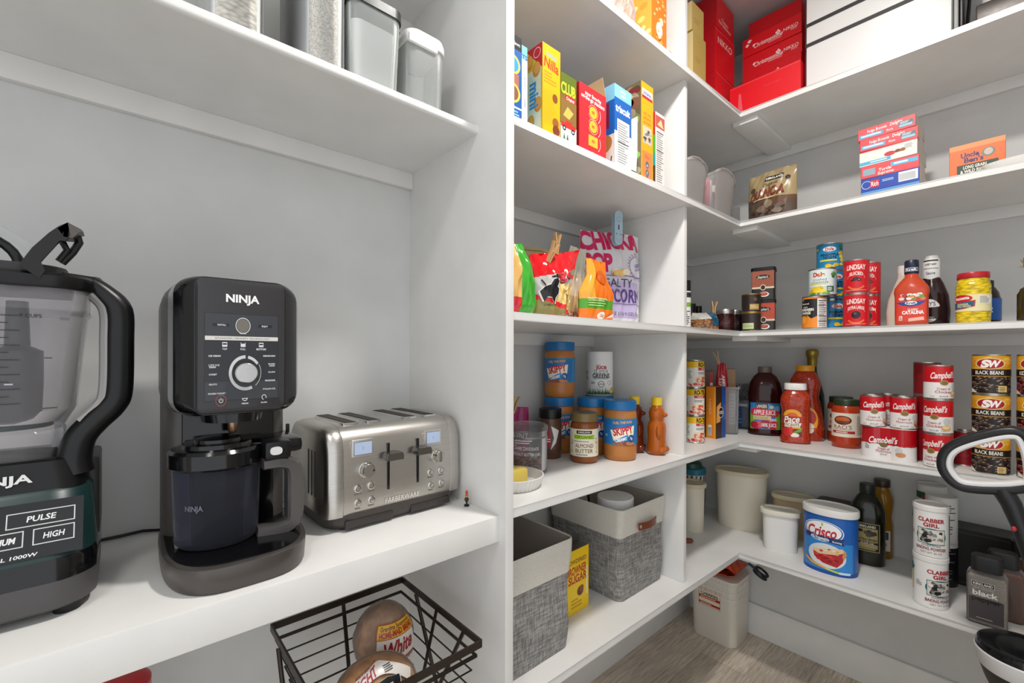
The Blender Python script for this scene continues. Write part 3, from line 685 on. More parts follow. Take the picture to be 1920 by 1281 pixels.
b = MB(); b.loft([rrect(.098, .12, .026, .150, 6), rrect(.098, .12, .026, .164, 6), rrect(.094, .112, .026, .176, 6), rrect(.080, .09, .03, .184, 6), rrect(.05, .05, .02, .187, 6)], M('#EDECEA', .35)); b.box(-.049, .02, -.063, -.055, .140, .158, M('#EDECEA', .35), .003); b.build('flip_lid', t)

# ================================================================ wire basket with bread under the counter
WIRE = M('#3A322C', .35, .6)
t = thing('wire_basket', 'dark bronze wire basket stand holding two loaves of bread under the counter', 'basket', (.385, .865, 0))
x0, x1, y0, y1, zt, zb_ = -.150, .150, -.165, .165, .710, .575
def rect_tube(x0, x1, y0, y1, z, r): return MB().tube([(x0, y0, z), (x1, y0, z), (x1, y1, z), (x0, y1, z)], r, WIRE, 8, True)
rim = MB()
for a, b_, n in (((x0, y0, zt), (x1, y0, zt), (0, 1, 0)), ((x0, y1, zt), (x1, y1, zt), (0, 1, 0)), ((x0, y0, zt), (x0, y1, zt), (1, 0, 0)), ((x1, y0, zt), (x1, y1, zt), (1, 0, 0))):
    rim.bar(a, b_, Vector(n)*.002, (0, 0, .007), WIRE)
rim.build('rim', t)
bw = MB(); ins = .035; bx0, bx1, by0, by1 = x0+ins, x1-ins, y0+ins, y1-ins
for k in range(1, 5):
    f_ = k/5; xa, xb, ya, yb, z = x0+ins*f_, x1-ins*f_, y0+ins*f_, y1-ins*f_, zt-(zt-zb_)*f_
    bw.tube([(xa, ya, z), (xb, ya, z), (xb, yb, z), (xa, yb, z)], .0021, WIRE, 6, True)
for k in range(7):
    y = by0+(by1-by0)*k/6; bw.tube([(bx0, y, zb_), (bx1, y, zb_)], .0021, WIRE, 6)
bw.build('wire_grid', t)
inner = MB(); inner.tube([(x0+.008, y0+.008, zt-.024), (x1-.008, y0+.008, zt-.024), (x1-.008, y1-.008, zt-.024), (x0+.008, y1-.008, zt-.024)], .0036, WIRE, 8, True); inner.build('inner_ring', t)
for k in ((0, y1), (x1, 0), (x0, 0), (0, y0)):
    s = MB(); X, Y = k; s.bar((X, Y, zt), (X*(1-ins/.15), Y*(1-ins/.165), zb_), (.004 if X == 0 else 0, .004 if Y == 0 else 0, 0), (.0015 if X else 0, .0015 if Y else 0, 0), WIRE); s.build('upright_strip', t)
for sx in (-1, 1):
    for sy in (-1, 1):
        l = MB(); l.tube([(sx*.152, sy*.10, zt-.01), (sx*.152, -sy*.13, .30), (sx*.152, -sy*.15, 0)], .0045, WIRE, 8); l.build('leg', t)
def loaf(loc, yaw, R, label, crust, art):
    t = thing('bread_loaf', label, 'bread', loc, math.radians(yaw)); rx, ry, rz = R; c = Vector((0, 0, rz))
    b = MB(); b.ball(c, 1, M(crust, .6, 0, 'crust'), rx, ry, rz, 28); b.build('loaf', t)
    w_ = MB(); q = random.Random(4)
    n = 30; rings = []
    for j in range(1, 16):
        el = -PI/2+PI*j/16; rings.append([Vector((((rx+.004)*math.cos(el)+q.uniform(-.0014, .0014))*math.cos(2*PI*k/n), ((ry+.004)*math.cos(el)+q.uniform(-.0014, .0014))*math.sin(2*PI*k/n), rz+(rz+.003 if el > 0 else rz-.001)*math.sin(el))) for k in range(n)])
    w_.loft(rings, M('#E9E6E2', .12, 0, 'glass')); w_.build('wrapper', t)
    def mp(x, y, d):
        az = x/rx; el = y/rz; d += .0065
        return c+Vector(((rx+d)*math.sin(az)*math.cos(el), -(ry+d)*math.cos(az)*math.cos(el), (rz+d)*math.sin(el)))
    l = MB(); a = Art(.3); art(a); a.emit(l, mp, None, .0003, .0003); l.build('label', t)
def la(a):
    a.rect(-.034, -.022, .086, .052, '#EFE9DF', .005).rect(-.034, -.022, .086, .010, '#C9A98C', .005).text('White', .010, .012, .026, '#A3232E', .03, .066, .25, 4).rect(.010, -.021, .040, .009, '#A3232E', .005).text('ENRICHED', .030, -.0165, .004, '#EFE9DF', .01)
    a.rect(-.036, .030, .092, .027, '#B5541C', .005).rect(-.034, .0315, .088, .024, '#F3B32E', .005).text("Grandma Sycamore's", .010, .050, .008, '#2A2019', .015, .076, .1, 2).text('HOME-MAID BREAD', .010, .039, .010, '#B02A22', .03, .080, 0, 2)
loaf((.436, .926, .580), -6, (.061, .062, .074), 'white bread loaf with a yellow and red label, at the back of the wire basket', '#B8957A', la)
def lb(a):
    a.ring(0, -.008, .090, .026, '#DDD8D2', 30, 152, 40)
    a.text('RIGHT', -.040, .052, .020, '#A61F33', .035, .058, 0, 34).text('WHITE BREAD DONE', -.046, .069, .0066, '#5A2A2A', .02, .058, 0, 34).bars(.010, .056, .036, .014, 4, '#3A3A3A', 3)
    a.ring(.012, .050, .030, .030, '#D8D2CB', 190, 350, 24).ring(.012, .0495, .028, .028, '#15161A', 190, 350, 24).bars(.002, .032, .02, .008, 3, '#D9D6D0', 5)
    a.ell(-.044, .014, .012, .0095, '#E8E4DE').bars(-.051, .010, .014, .008, 3, '#444444', 2).ell(.054, .016, .011, .012, '#E8E4DE').bars(.048, .011, .012, .010, 3, '#444444', 4).rect(.048, -.014, .022, .018, '#D9D4CA', .005).bars(.050, -.012, .018, .014, 4, '#4A4A40', 6)
    a.ell(.012, -.024, .044, .032, '#D5CEC4').ell(.012, -.024, .041, .0295, '#101114').poly([(.020, -.03), (.027, -.03), (.028, .012), (.024, .018), (.020, .012)], '#B8C0C4').ell(.024, .012, .005, .008, '#5A646A')
loaf((.362, .804, .580), -8, (.076, .055, .062), 'brown seeded loaf bagged with RIGHT in red, at the front of the wire basket', '#C8935F', lb)
# red-lidded glass jar standing low at the bottom edge of the photo
t = thing('red_lidded_jar', 'clear jar with a bright red lid just under the counter edge at the bottom left', 'jar', (-.012, .99, .44))
MB().lathe([(0, 0), (.045, 0), (.048, .004), (.048, .24), (.043, .262), (.040, .262), (.044, .006), (0, .006)], GLASS, 32).build('body', t)
MB().lathe([(.049, .256), (.051, .26), (.051, .288), (.043, .296), (.03, .3), (0, .3)], M('#C8202A', .3), 32).build('lid', t)
t2 = thing('red_lidded_jar', 'second red lid nearer the photo\'s bottom edge, left of the taller red lid', 'jar', (-.082, .90, .44))
MB().lathe([(0, 0), (.045, 0), (.048, .004), (.048, .24), (.043, .262), (.040, .262), (.044, .006), (0, .006)], GLASS, 32).build('body', t2)
MB().lathe([(.049, .256), (.051, .26), (.051, .288), (.043, .296), (.03, .3), (0, .3)], M('#C8202A', .3), 32).build('lid', t2)
s = shelf('lower_shelf', [(XBK, .80), (.20, .80), (.20, YW), (XBK, YW)], .44, 'white shelf below the counter, under the red-lidded jars', round_edges=(0,))
# ================================================================ shelves between the panel and the upright
def printed(a, x, y, w, h, col, n=5, s=1): a.bars(x, y, w, h, n, col, s, .45)
G2 = 'cracker and cookie boxes on the second shelf'
YB = .735
def box_at(u0, u1, vt, dep, label, cols, arts, name='cracker_box', flap=None, yfront=YB, z=Z2, yaw=0, h=None, zt=None, group=G2, cat='box'):
    p0, p1 = on_y(u0, vt, yfront), on_y(u1, vt, yfront); w_ = p1.x-p0.x
    return carton(name, ((p0.x+p1.x)/2, yfront+dep/2, z), w_-.001, dep, h or ((p0.z+p1.z)/2-z), math.radians(yaw), label, cols, arts, group, cat, .0012, flap)
# blue cookie box against the panel
def f1(a, w, h):
    a.rect(-w/2, h*.84, w, h*.16, '#20242C').text('other flavors', 0, h*.91, .008, '#E8E8E8', .01, w*.8)
    a.ell(-.003, h*.66, .022, .022, '#F1D84A').ell(-.003, h*.66, .017, .017, '#3F9BD2').rect(-.02, h*.42, .035, .028, '#B06A52', .02).ell(-.003, h*.34, .022, .022, '#F1D84A').ell(-.003, h*.34, .017, .017, '#8C5A3C').rect(-w/2, h*.17, w, .004, '#E8EEF4').bars(-.025, h*.05, .05, .02, 3, '#8FC0E8', 3)
carton('cookie_box', (.648, .83, Z2), .046, .19, .195, 0, 'dark blue cookie box with round cookie pictures, tight against the white panel', {'front': '#1F5FA8'}, {'front': f1}, G2)
def f2(a, w, h): a.rect(-w/2, 0, w, h*.83, '#F3F3F5').text('TS', 0, h*.86, .010, '#1F3E78', .02).text('crunchy', -.001, h*.55, .006, '#2B2B40', .01, None, .2, 90).text('baked', .0, h*.3, .005, '#2B2B40', .01, None, .2, 90).text('+', 0, h*.12, .005, '#2B2B40')
carton('cracker_box', (.6805, .83, Z2), .017, .19, .183, 0, 'narrow white and light blue box wedged between the blue and the yellow box', {'front': '#7EC3E6', 'right': '#7EC3E6'}, {'front': f2}, G2)
def nf(a, w, h):
    a.text('mini', 0, h*.90, .012, '#6FA6C9', .015, w*.55, 0, -6).text('Nilla', 0, h*.80, .024, '#E2431E', .03, w*.82, 0, -6)
    printed(a, -w*.42, h*.58, w*.7, h*.14, '#D08A1E', 4, 2); printed(a, -w*.42, h*.16, w*.72, h*.36, '#D9A514', 16, 4)
    a.ell(.012, h*.46, .009, .011, '#8A4A20').ell(.014, h*.20, .011, .012, '#9C5A2A').ell(.016, h*.12, .012, .013, '#7A3A1C').rect(-w*.42, .002, w*.7, .012, '#F4F0E8')
    printed(a, -w*.3, .004, w*.5, .007, '#6A6A6A', 2, 8)
def nl(a, w, h):
    a.poly([(w/2-.055, h), (w/2, h), (w/2, h-.06)], '#C8202A').ring(w/2-.018, h-.018, .012, .0015, '#F0E0E0')
    a.rect(-.02, .015, .11, h-.07, '#DFDCC0', .05)
    for x, y in ((.075, .165), (.05, .19), (.08, .08), (.055, .045), (.0, .15), (.02, .05), (-.04, .1), (-.06, .18)): a.ell(x, y, .013, .018, '#D98A33').ell(x+.001, y+.003, .010, .013, '#E3A04A')
    a.text('mini', .068, h*.48, .030, '#3D8FC9', .03, .062, 0, -90)
box_at(1017, 1051, 88, .19, 'tall yellow wafer cookie box, second box in from the panel', {'front': '#E2B00C', 'left': '#DDBB2A', 'body': '#E2B00C'}, {'front': nf, 'left': nl}, 'cookie_box')
def cf(a, w, h):
    a.rect(-w/2, h*.70, w, h*.30, '#5E6E1E').text('CLUB', -.001, h*.80, .026, '#CFE03A', .03, w*.9).rect(-w*.25, h*.645, w*.72, .014, '#B8322C').text('Original', w*.1, h*.675, .008, '#F0EFEA', .01, w*.5)
    a.rect(-w/2, h*.30, w, h*.345, '#8B6A34').poly([(-.02, h*.42), (.002, h*.39), (.018, h*.50), (-.004, h*.56)], '#E3B55A')
    a.rect(-w/2, 0, w, h*.30, '#E8E7EA').rect(-.028, h*.26, .054, .012, '#C8302A').poly([(-.012, h*.31), (.01, h*.31), (.014, h*.36), (-.008, h*.37)], '#C8302A').ell(-.016, h*.25, .0065, .0065, '#222222').ell(.016, h*.24, .0065, .0065, '#222222').ell(-.016, h*.25, .003, .003, '#DDDDDD').ell(.016, h*.24, .003, .003, '#DDDDDD')
    for x in (-.016, -.004): a.poly([(x-.004, h*.10), (x+.004, h*.10), (x, h*.19)], '#4A6A4A')
box_at(1051, 1081, 142, .18, 'olive and white buttery cracker box with a red truck, left of the red box', {'front': '#7A6A2A', 'top': '#6B5A2A'}, {'front': cf})
def rf(a, w, h):
    a.text('your favorite', 0, h*.885, .010, '#F7EDEA', .02, w*.6, .1, -3).text('on-the-go snackers', 0, h*.825, .011, '#F7EDEA', .02, w*.86, .1, -3)
    for y, s in ((.66, 0), (.46, 1), (.25, 2)):
        a.ring(0, h*y, .020, .0012, '#F3C9A8', 200, 520).ell(0, h*y, .016, .0155, '#F1B93A') if s != 2 else a.rect(-.019, h*y-.014, .038, .028, '#F1B93A', .02)
        a.rect(-.006, h*y-.004, .012, .008, '#C8742E')
        a.ring(.004, h*y, .027, .0013, '#F7EDEA', -50, 30)
    a.ring(0, .0, .018, .018, '#F1B93A', 0, 180, 16)
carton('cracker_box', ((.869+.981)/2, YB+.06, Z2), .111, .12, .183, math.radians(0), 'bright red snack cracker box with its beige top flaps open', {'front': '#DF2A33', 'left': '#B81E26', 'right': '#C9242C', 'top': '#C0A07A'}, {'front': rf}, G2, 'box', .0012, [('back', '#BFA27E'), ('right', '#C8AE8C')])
def tf(a, w, h):
    a.rect(-w/2, h*.85, w, h*.15, '#8CCBEA', 1).text('party', 0, h*.955, .008, '#F4F8FA', .015, w*.3).text('size', 0, h*.905, .008, '#F4F8FA', .015, w*.26).text('triscuit', -.001, h*.735, .020, '#F4F8FA', .03, w*.85).rect(-w/2, 0, w, h*.46, '#ECE6DC', 1)
    a.rect(-w*.34, h*.05, w*.72, h*.56, '#F4F2EE', 1).rect(-w*.34, h*.61, w*.72, .0015, '#333333', 1); printed(a, -w*.31, h*.10, w*.66, h*.48, '#8E8E8E', 17, 3); a.rect(-w*.31, h*.34, w*.66, .003, '#333333', 1)
def tl(a, w, h):
    a.rect(-w/2, h*.82, w, h*.18, '#8CCBEA', 1).rect(0.0, h*.5, w*.4, h*.3, '#7A2148', 1).rect(-w/2, 0, w, h*.42, '#E7E0D6', 1).ell(w*.28, h*.33, .03, .026, '#B98146').text('inal', w*.33, h*.12, .022, '#2A3A6A', .02, None, .15).text('with', w*.33, h*.04, .010, '#2A3A6A', .0)
box_at(1152, 1184, 166, .17, 'blue woven wheat cracker box with a white nutrition panel', {'front': '#1660B4', 'left': '#1B62B8'}, {'front': tf, 'left': tl})
# loose white paper insert
b = MB(); pf = [on_y(u, v, YB+.012) for u, v in ((1184, 318), (1193, 322), (1199, 216), (1184, 224))]
b.loft([[p for p in pf], [p+Vector((.0, .0008, 0)) for p in pf]], M('#F0F0EE', .6))
o = b.build('paper_insert'); tag(o, 'creased white paper sleeve standing between the blue and the tall yellow boxes', 'paper')
def yf_(a, w, h):
    a.rect(-w*.42, h*.86, w*.84, h*.075, '#E8E4EE', 1).rect(-w*.42, h*.84, w*.84, h*.03, '#B8323A', 1).text('ORIGINAL', 0, h*.897, .009, '#3A4A9A', .03, w*.72)
    for y, s in ((.70, 'eat one'), (.655, 'plant'), (.61, 'protein')): a.text(s, 0, h*y, .010, '#D8702A', .02, w*.62)
    a.rect(-w*.36, h*.40, w*.72, h*.17, '#D8C8A8', 1).blobs(-w*.34, h*.41, w*.68, h*.14, 14, .006, ['#8A8E98', '#5A4A44', '#C8B8A0', '#6A7A9A'], 5)
    a.rect(-w*.4, 0, w*.8, h*.32, '#F08A4A', 1); printed(a, -w*.2, h*.25, w*.4, h*.04, '#C85A2A', 3, 2)
    for y in (.19, .11, .04): a.ell(0, h*y, .009, .011, '#6A6A72').text('f' if y == .11 else 'o', 0, h*y, .010, '#F0F0F0', .02)
def yl_(a, w, h):
    rnd = random.Random(9); cols = ['#6A5A44', '#7E8A4A', '#4E6A34', '#B8A878', '#8A5A44', '#3E4A2A', '#A89A80', '#5A3E34']
    a.rect(-w/2, 0, w, h, '#6E6248', 1).blobs(-w/2, 0, w, h, 90, .02, cols, 11, .8)
    a.blobs(-w/2, h*.02, w, h*.3, 30, .018, ['#5E9A3A', '#7AB84A', '#3E7A34', '#C8D8A0'], 12, .8).blobs(0, h*.85, w*.5, h*.14, 8, .014, ['#7A2A2A', '#C8B898', '#9A8A6A'], 3)
box_at(1202, 1225, 158, .19, 'tall yellow-spined box with a vegetable collage front, near the upright', {'front': '#E0AE0E', 'left': '#6E6248'}, {'front': yf_, 'left': yl_})
def lf(a, w, h):
    a.rect(-w/2, 0, w, h*.80, '#EDE6E2', 1).rect(-w/2, h*.80, w, h*.16, '#C85A4A', 1).poly([(-w*.3, h*.84), (w*.4, h*.82), (w*.1, h*.93)], '#E8D0A0'); printed(a, -w*.38, h*.06, w*.76, h*.70, '#8A8A8A', 24, 3); a.rect(-w*.38, h*.74, w*.76, .003, '#3A3A3A', 1).rect(-w*.38, h*.5, w*.76, .003, '#3A3A3A', 1)
def ll(a, w, h): a.rect(-w/2, h*.45, w, h*.25, '#5CB84A', 1).rect(-w/2, h*.3, w, h*.15, '#2FA8B8', 1).rect(-w/2, 0, w, h*.3, '#5A4436', 1).text('be', w*.36, h*.37, .02, '#F0F0F0', .02).blobs(-w/2, 0, w, h*.28, 30, .012, ['#7A5A44', '#C8A888', '#3A2A22'], 4)
box_at(1229, 1246, 202, .17, 'slim box with a nutrition table and open flap, last before the upright', {'front': '#EDE6E2', 'left': '#C43A34', 'top': '#8A7A6A'}, {'front': lf, 'left': ll}, 'cracker_box', [('back', '#9A8A78')], h=.236)
# top shelf: orange box, clear pouches
def of(a, w, h): a.ell(0, .075, .018, .024, '#F6E8D8').ell(.012, .105, .010, .012, '#F3D8B8').ell(-.012, .052, .006, .004, '#7A3A22').ell(.004, .046, .006, .004, '#6A3222').rect(-w/2, 0, w, .03, '#F0A24A', 1).blobs(-w/2, 0, w, h, 30, .006, ['#F6C48A', '#EFA04E'], 2)
box_at(1222, 1250, 10, .16, 'orange snack box on the top shelf above the cracker boxes', {'front': '#F07A22', 'left': '#F2A040'}, {'front': of, 'left': lambda a, w, h: a.blobs(-w/2, 0, w, h, 40, .012, ['#F8C468', '#F6D890', '#E8902E'], 6)}, 'snack_box', None, .735, Z1, 0, .22, None, None)
bag('snack_pouch', (1.135, .80, Z1), .13, .24, .07, 0, 'crumpled clear pouch with pink print left of the orange box on the top shelf', lambda x, z: '#E6DEDC' if (x*7+z*9) % 3 < 2.2 else '#D8B8B4', None, 'pouch', 1, None, .012, 5, .15, 'frost')
bag('snack_pouch', (1.315, .80, Z1), .06, .25, .05, 0, 'green-printed clear pouch just right of the orange box', lambda x, z: '#5E9A3E' if .45 < z < .8 else '#D9DCD8', None, 'pouch', 1, None, .008, 6, .15)
t = thing('plastic_cup', 'empty clear plastic cup near the end of the top shelf', 'cup', (1.362, .79, Z1)); MB().lathe([(0, 0), (.022, 0), (.028, .07), (.027, .07), (.021, .002), (0, .002)], GLASS, 24).build('cup', t); MB().lathe([(.027, .068), (.0295, .069), (.0295, .073), (.027, .074)], GLASS, 24).build('rim', t)

# ---------------------------------------------------------------- snack bags at eye level
GB = 'snack bags on the eye-level shelf'
def green(x, z): return '#2E9A2A' if x > -.25 else ('#E0A84A' if z > .25 else '#C8303A')
bag('snack_bag', (.682, .765, Z3), .110, .165, .07, math.radians(8), 'green and yellow snack bag rolled shut, next to the panel', lambda x, z: '#3FA832' if x > -.3 else ('#E3B468' if z > .22 else '#D5303A'), GB, 'bag', .55, None, .008, 2, .18, '', lambda z: 1-.55*max(0, z-.45)/.55, .5)
def redc(x, z):
    if z > .66+.07*x: return '#D9141C'
    if x > .45 and z > .58: return '#D9141C' if z < .64 else '#7E8A6A'
    k = z-(.19-.11*x)
    if abs(k) < .035: return '#D9202A'
    if k < 0: return '#8E8448' if z > .04 else '#D8303A'
    if z < .50 and x > -.2+.25*z: return '#E6C983' if (x*3+z*4) % .9 < .62 else '#D9B45E'
    return '#BDB8B4' if (x*2+z*3) % 1 < .7 else '#CFCBC8'
def redart(a):
    a.text('uge', .006, .112, .026, '#15151A', .06, .056, .1, 6).text('uge', .007, .113, .0245, '#D02A34', .03, .053, .1, 6)
    o = [(-.052, .052), (-.046, .040), (-.042, .052), (-.030, .050), (-.022, .036), (-.018, .050), (-.008, .062), (-.010, .074), (-.016, .080), (-.012, .094), (-.020, .102), (-.032, .098), (-.036, .084), (-.050, .078), (-.058, .066)]
    c = (sum(p[0] for p in o)/len(o), sum(p[1] for p in o)/len(o))
    a.poly([(c[0]+(x-c[0])*1.13, c[1]+(y-c[1])*1.1) for x, y in o], '#E4E0DA').poly(o, '#151518').ell(-.024, .105, .013, .0035, '#151518').ell(-.024, .108, .006, .004, '#151518').poly([(-.062, .095), (-.060, .098), (-.046, .082), (-.049, .080)], '#151518')
    a.text('ORIGINAL', -.03, .031, .005, '#2A2A2A', .01)
    a.blobs(.004, .03, .06, .06, 9, .012, ['#EFD795', '#E5BE6A', '#F3E0A8'], 3, .6)
bag('tortilla_chip_bag', (.826, .80, Z3), .124, .176, .076, math.radians(2), 'red-topped clear tortilla chip bag with a black rider silhouette', redc, GB, 'bag', 1, redart, .008, 3, .12, '', lambda z: 1+.62*z**1.6, .45, None, .13, .030)
bag('paper_sack', (.955, .985, Z3), .150, .238, .07, 0, 'tan paper sack folded over behind the red chip bag', lambda x, z: '#C9B98A' if z < .93 or z > .95 else '#8A7A52', GB, 'bag', 1, lambda a: a.rect(-.03, .150, .001, .03, '#7A6A44').bars(-.02, .165, .07, .02, 4, '#9A8A5E', 3, .1), .004, 4, .7, '', None, .3)
def clearc(x, z): return '#D8C8AE' if z > .35 else ('#C9A878' if z > .14 else ('#C8603A' if (int((x+1)*14)+int(z*40)) % 3 else '#E8D8C0'))
bag('snack_bag', (.990, .868, Z3), .092, .226, .05, math.radians(0), 'half-clear snack bag with pale crinkled top behind the orange pouch', lambda x, z: '#D9DCC8' if z > .62 else clearc(x, z), GB, 'bag', .8, None, .010, 5, .15, '', None, .8, None, 0, .035)
def oran(x, z):
    if .18 < z < .34 and x < .72: return '#4E9A28'
    if z < .14: return '#EE7A1E'
    if x < -.45 and z > .3: return '#E8A43A'
    return '#EC7414'
def oart(a):
    a.bars(-.052, .038, .070, .026, 4, '#BEE08A', 3, .35).text('MAKE IT A SNACK TIME', -.018, .058, .0045, '#E8F4D8', .0, .07)
    a.ell(-.01, .014, .014, .010, '#F4EDE4').text('22g', -.01, .014, .006, '#C85A2A', .02).poly([(.012, .008), (.05, .014), (.042, .024), (.03, .018)], '#F4E8DC').ell(0, .120, .018, .020, '#C85A14')
bag('snack_pouch', (.990, .775, Z3), .138, .170, .055, math.radians(-3), 'orange stand-up snack pouch with a green band, twisted narrow at the top', oran, GB, 'pouch', .6, oart, .005, 7, .2, '', lambda z: 1 if z < .45 else 1-.42*min(1, (z-.45)/.28), .6)
def popc(x, z): return '#E4E2E6' if (z > .58 or z < .10 or x > .72) else ('#C2B4DA' if z < .47 else '#DAD4E4')
def popart(a):
    a.text('CHICKA', -.01, .296, .062, '#D81A60', .05, .245, 0, 3).text('POP', -.075, .215, .058, '#D81A60', .05, .10)
    a.text('SALTY', .0, .147, .028, '#4E4460', .0, .11)
    a.text('POPCORN', -.005, .105, .042, '#5A3E84', .02, .20).rect(-.10, .170, .21, .0018, '#4A3E5A').rect(-.10, .076, .21, .0018, '#4A3E5A').text('25 OZ (1 LB 9 OZ) 708g', .02, .045, .011, '#4A3E5A', .0, .15)
    a.ring(.085, .205, .038, .002, '#8A6AB8').text('100%', .085, .212, .012, '#6A4AA8', .02, None, 0, 20).text('WHOLE', .087, .198, .008, '#6A4AA8', .01, None, 0, 20)
    for k in range(24): q = 2*PI*k/24; a.poly([(.085+.042*math.cos(q), .205+.042*math.sin(q)), (.085+.052*math.cos(q+.05), .205+.052*math.sin(q+.05)), (.085+.042*math.cos(q+.08), .205+.042*math.sin(q+.08))], '#6A4A8A')
    a.blobs(-.04, .165, .09, .03, 10, .014, ['#E8C070', '#C88A3A', '#F4E8D0'], 4)
bag('popcorn_bag', (1.258, .925, Z3), .250, .325, .10, math.radians(-16), 'large white and lilac popcorn bag with pink lettering, held by a pale blue clip', popc, GB, 'bag', .98, popart, .010, 8, .2, '', lambda z: 1-.05*abs(z-.5), .4)
t = thing('bag_clip', 'pale blue plastic clip closing the top of the popcorn bag', 'clip', (1.228, .875, Z3+.325), math.radians(-20))
for s in (-1, 1):
    b = MB(); b.loft([[Vector((p.x, s*.006+q, p.y)) for p in rrect(.030, .112, .014, 0, 6)] for q in (-.003, .003)], M('#A8C4D2', .4)); b.build('jaw', t, (0, 0, .0))
Art(.4).rect(-.002, -.006, .004, .016, '#1A2A34').ell(-.008, -.02, .0018, .0018, '#1A2A34').ell(.008, -.022, .0018, .0018, '#1A2A34').ring(0, .028, .009, .0016, '#8AA8B8').ring(0, -.034, .009, .001, '#8AA8B8', 180, 360).emit(b2 := MB(), flat((0, -.0092, 0), (0, -1, 0))); b2.build('print', t)
clothespin((.856, .80, Z3+.190), 0, 6, 'wooden clothespin standing upright on the red chip bag'); clothespin((.812, .778, Z3+.158), 0, 22, 'wooden clothespin tilted to the right, clipped low on the red chip bag', 10)

# ---------------------------------------------------------------- spreads, jars and honey
PB = M('#B9763A', .35); BLUE = M('#1C74B4', .35); PET = M('#E0B890', .05, 0, 'glass')
def skippy_prof(r, h): return [(0, .002), (r*.86, 0), (r*.96, .006), (r, .02), (r, h*.72), (r*.97, h*.80), (r*.86, h*.86), (r*.84, h*.88), (0, h*.88)]
def skart(a, r, h):
    W = r*2.0; a.rect(-r*1.15, .001, r*2.6, h-.002, '#1F74B8').rect(-r*1.15, 0, r*2.6, .003, '#2E8AA0').rect(-r*1.15, h-.003, r*2.6, .003, '#2E8AA0')
    a.text('FUEL THE FUN!', .002, h*.86, h*.09, '#F2B02A', .03, r*1.15, 0, 4)
    a.poly([(-r*.72, h*.56), (r*.80, h*.74), (r*.74, h*.38), (-r*.5, h*.16)], '#F6EFD8').text('SKIPPY', .003, h*.55, h*.27, '#C9202C', .04, r*1.22, 0, 10)
    a.poly([(-r*.45, h*.20), (r*.35, h*.42), (r*.35, h*.22), (-r*.4, h*.04)], '#2A86C8').text('CREAMY', -.003, h*.22, h*.11, '#F4F6F8', .02, r*.7, 0, 14).ell(r*.55, h*.27, r*.2, h*.13, '#1A4E92').text('7g', r*.55, h*.27, h*.09, '#F4F6F8', .02)
    a.ell(r*.1, h*.07, r*.7, h*.06, '#A85A2E').blobs(-r*.4, .0, r*1.2, h*.13, 8, r*.14, ['#C87A3E', '#8A3E22', '#D08A4A'], 3); a.bars(r*1.1, .005, r*.35, h-.01, 14, '#3AA0C8', 5)
    a.bars(-r*1.1, h*.3, r*.25, h*.1, 3, '#BFD8C8', 7)
def skippy(x, y, z, label, yaw=0, s=1):
    r, h = .0515*s, .187*s
    return jar('peanut_butter_jar', (x, y, z), skippy_prof(r, h), yaw, label, PB, (r*.97, h*.845, h, BLUE), (h*.27, h*.71, r+.0006, '#1F74B8', skart), 'peanut butter jars', 'jar', None, 40, 60)
skippy(1.200, .842, Z4, 'peanut butter jar with a blue lid at the front, beside the honey', math.radians(-48))
skippy(1.200, .954, Z4, 'peanut butter jar directly behind the front one, its blue lid showing', math.radians(-50))
sk3 = skippy(1.132, 1.043, Z4, 'lower jar of the two stacked peanut butter jars at the back', math.radians(-40))
skippy(1.134, 1.043, Z4+.1872, 'upper peanut butter jar, standing on another jar at the back', math.radians(-62))
skippy(1.298, 1.000, Z4, 'peanut butter jar hidden under the white greens tub', math.radians(-50))
def ga(a, r, h):
    a.text('jüce', 0, h*.80, h*.13, '#B8243E', .03, r*.8).text('SUPER', .0, h*.66, h*.11, '#6E8A6E', .0, r*1.15).text('GREENS', .0, h*.54, h*.12, '#22262A', .03, r*1.35).bars(-r*.6, h*.44, r*1.2, h*.06, 2, '#5A5A5A', 2)
    a.ring(0, h*.30, r*.24, r*.04, '#2A4A34').text('USDA', 0, h*.30, h*.04, '#2A4A34', .02).ring(r*.65, h*.34, r*.16, r*.02, '#4A7A4A').bars(-r*.8, h*.30, r*.4, h*.07, 3, '#6A6A6A', 3)
    rnd = random.Random(3)
    for k in range(34):
        x = -r*1.4+r*2.8*k/33; hh = h*rnd.uniform(.1, .26)*(1.1-abs(x)/r*.3); a.poly([(x-.002, 0), (x+.002, 0), (x+rnd.uniform(-.003, .003), hh)], ['#3E7A34', '#5A9A44', '#2E5A2A'][k % 3])
    a.blobs(r*.6, 0, r*.6, h*.24, 7, r*.13, ['#F0C83A', '#F4E8C0', '#E8B02A'], 4).text('golden apple', r*.05, h*.06, h*.07, '#1E3A1E', .02, r*1.1).blobs(-r*1.3, h*.4, r*.3, h*.4, 5, r*.08, ['#6A7A5A', '#8A8A6A'], 8)
jar('supplement_tub', (1.300, 1.000, Z4+.1872), [(0, 0), (.044, 0), (.046, .004), (.046, .128), (0, .128)], math.radians(-46), 'white greens powder tub with grass artwork, at the back corner', M('#EDEDEA', .35), (.0455, .127, .155, M('#F0F0EE', .35)), (.004, .126, .0465, '#EFEFEC', ga), None, 'tub')
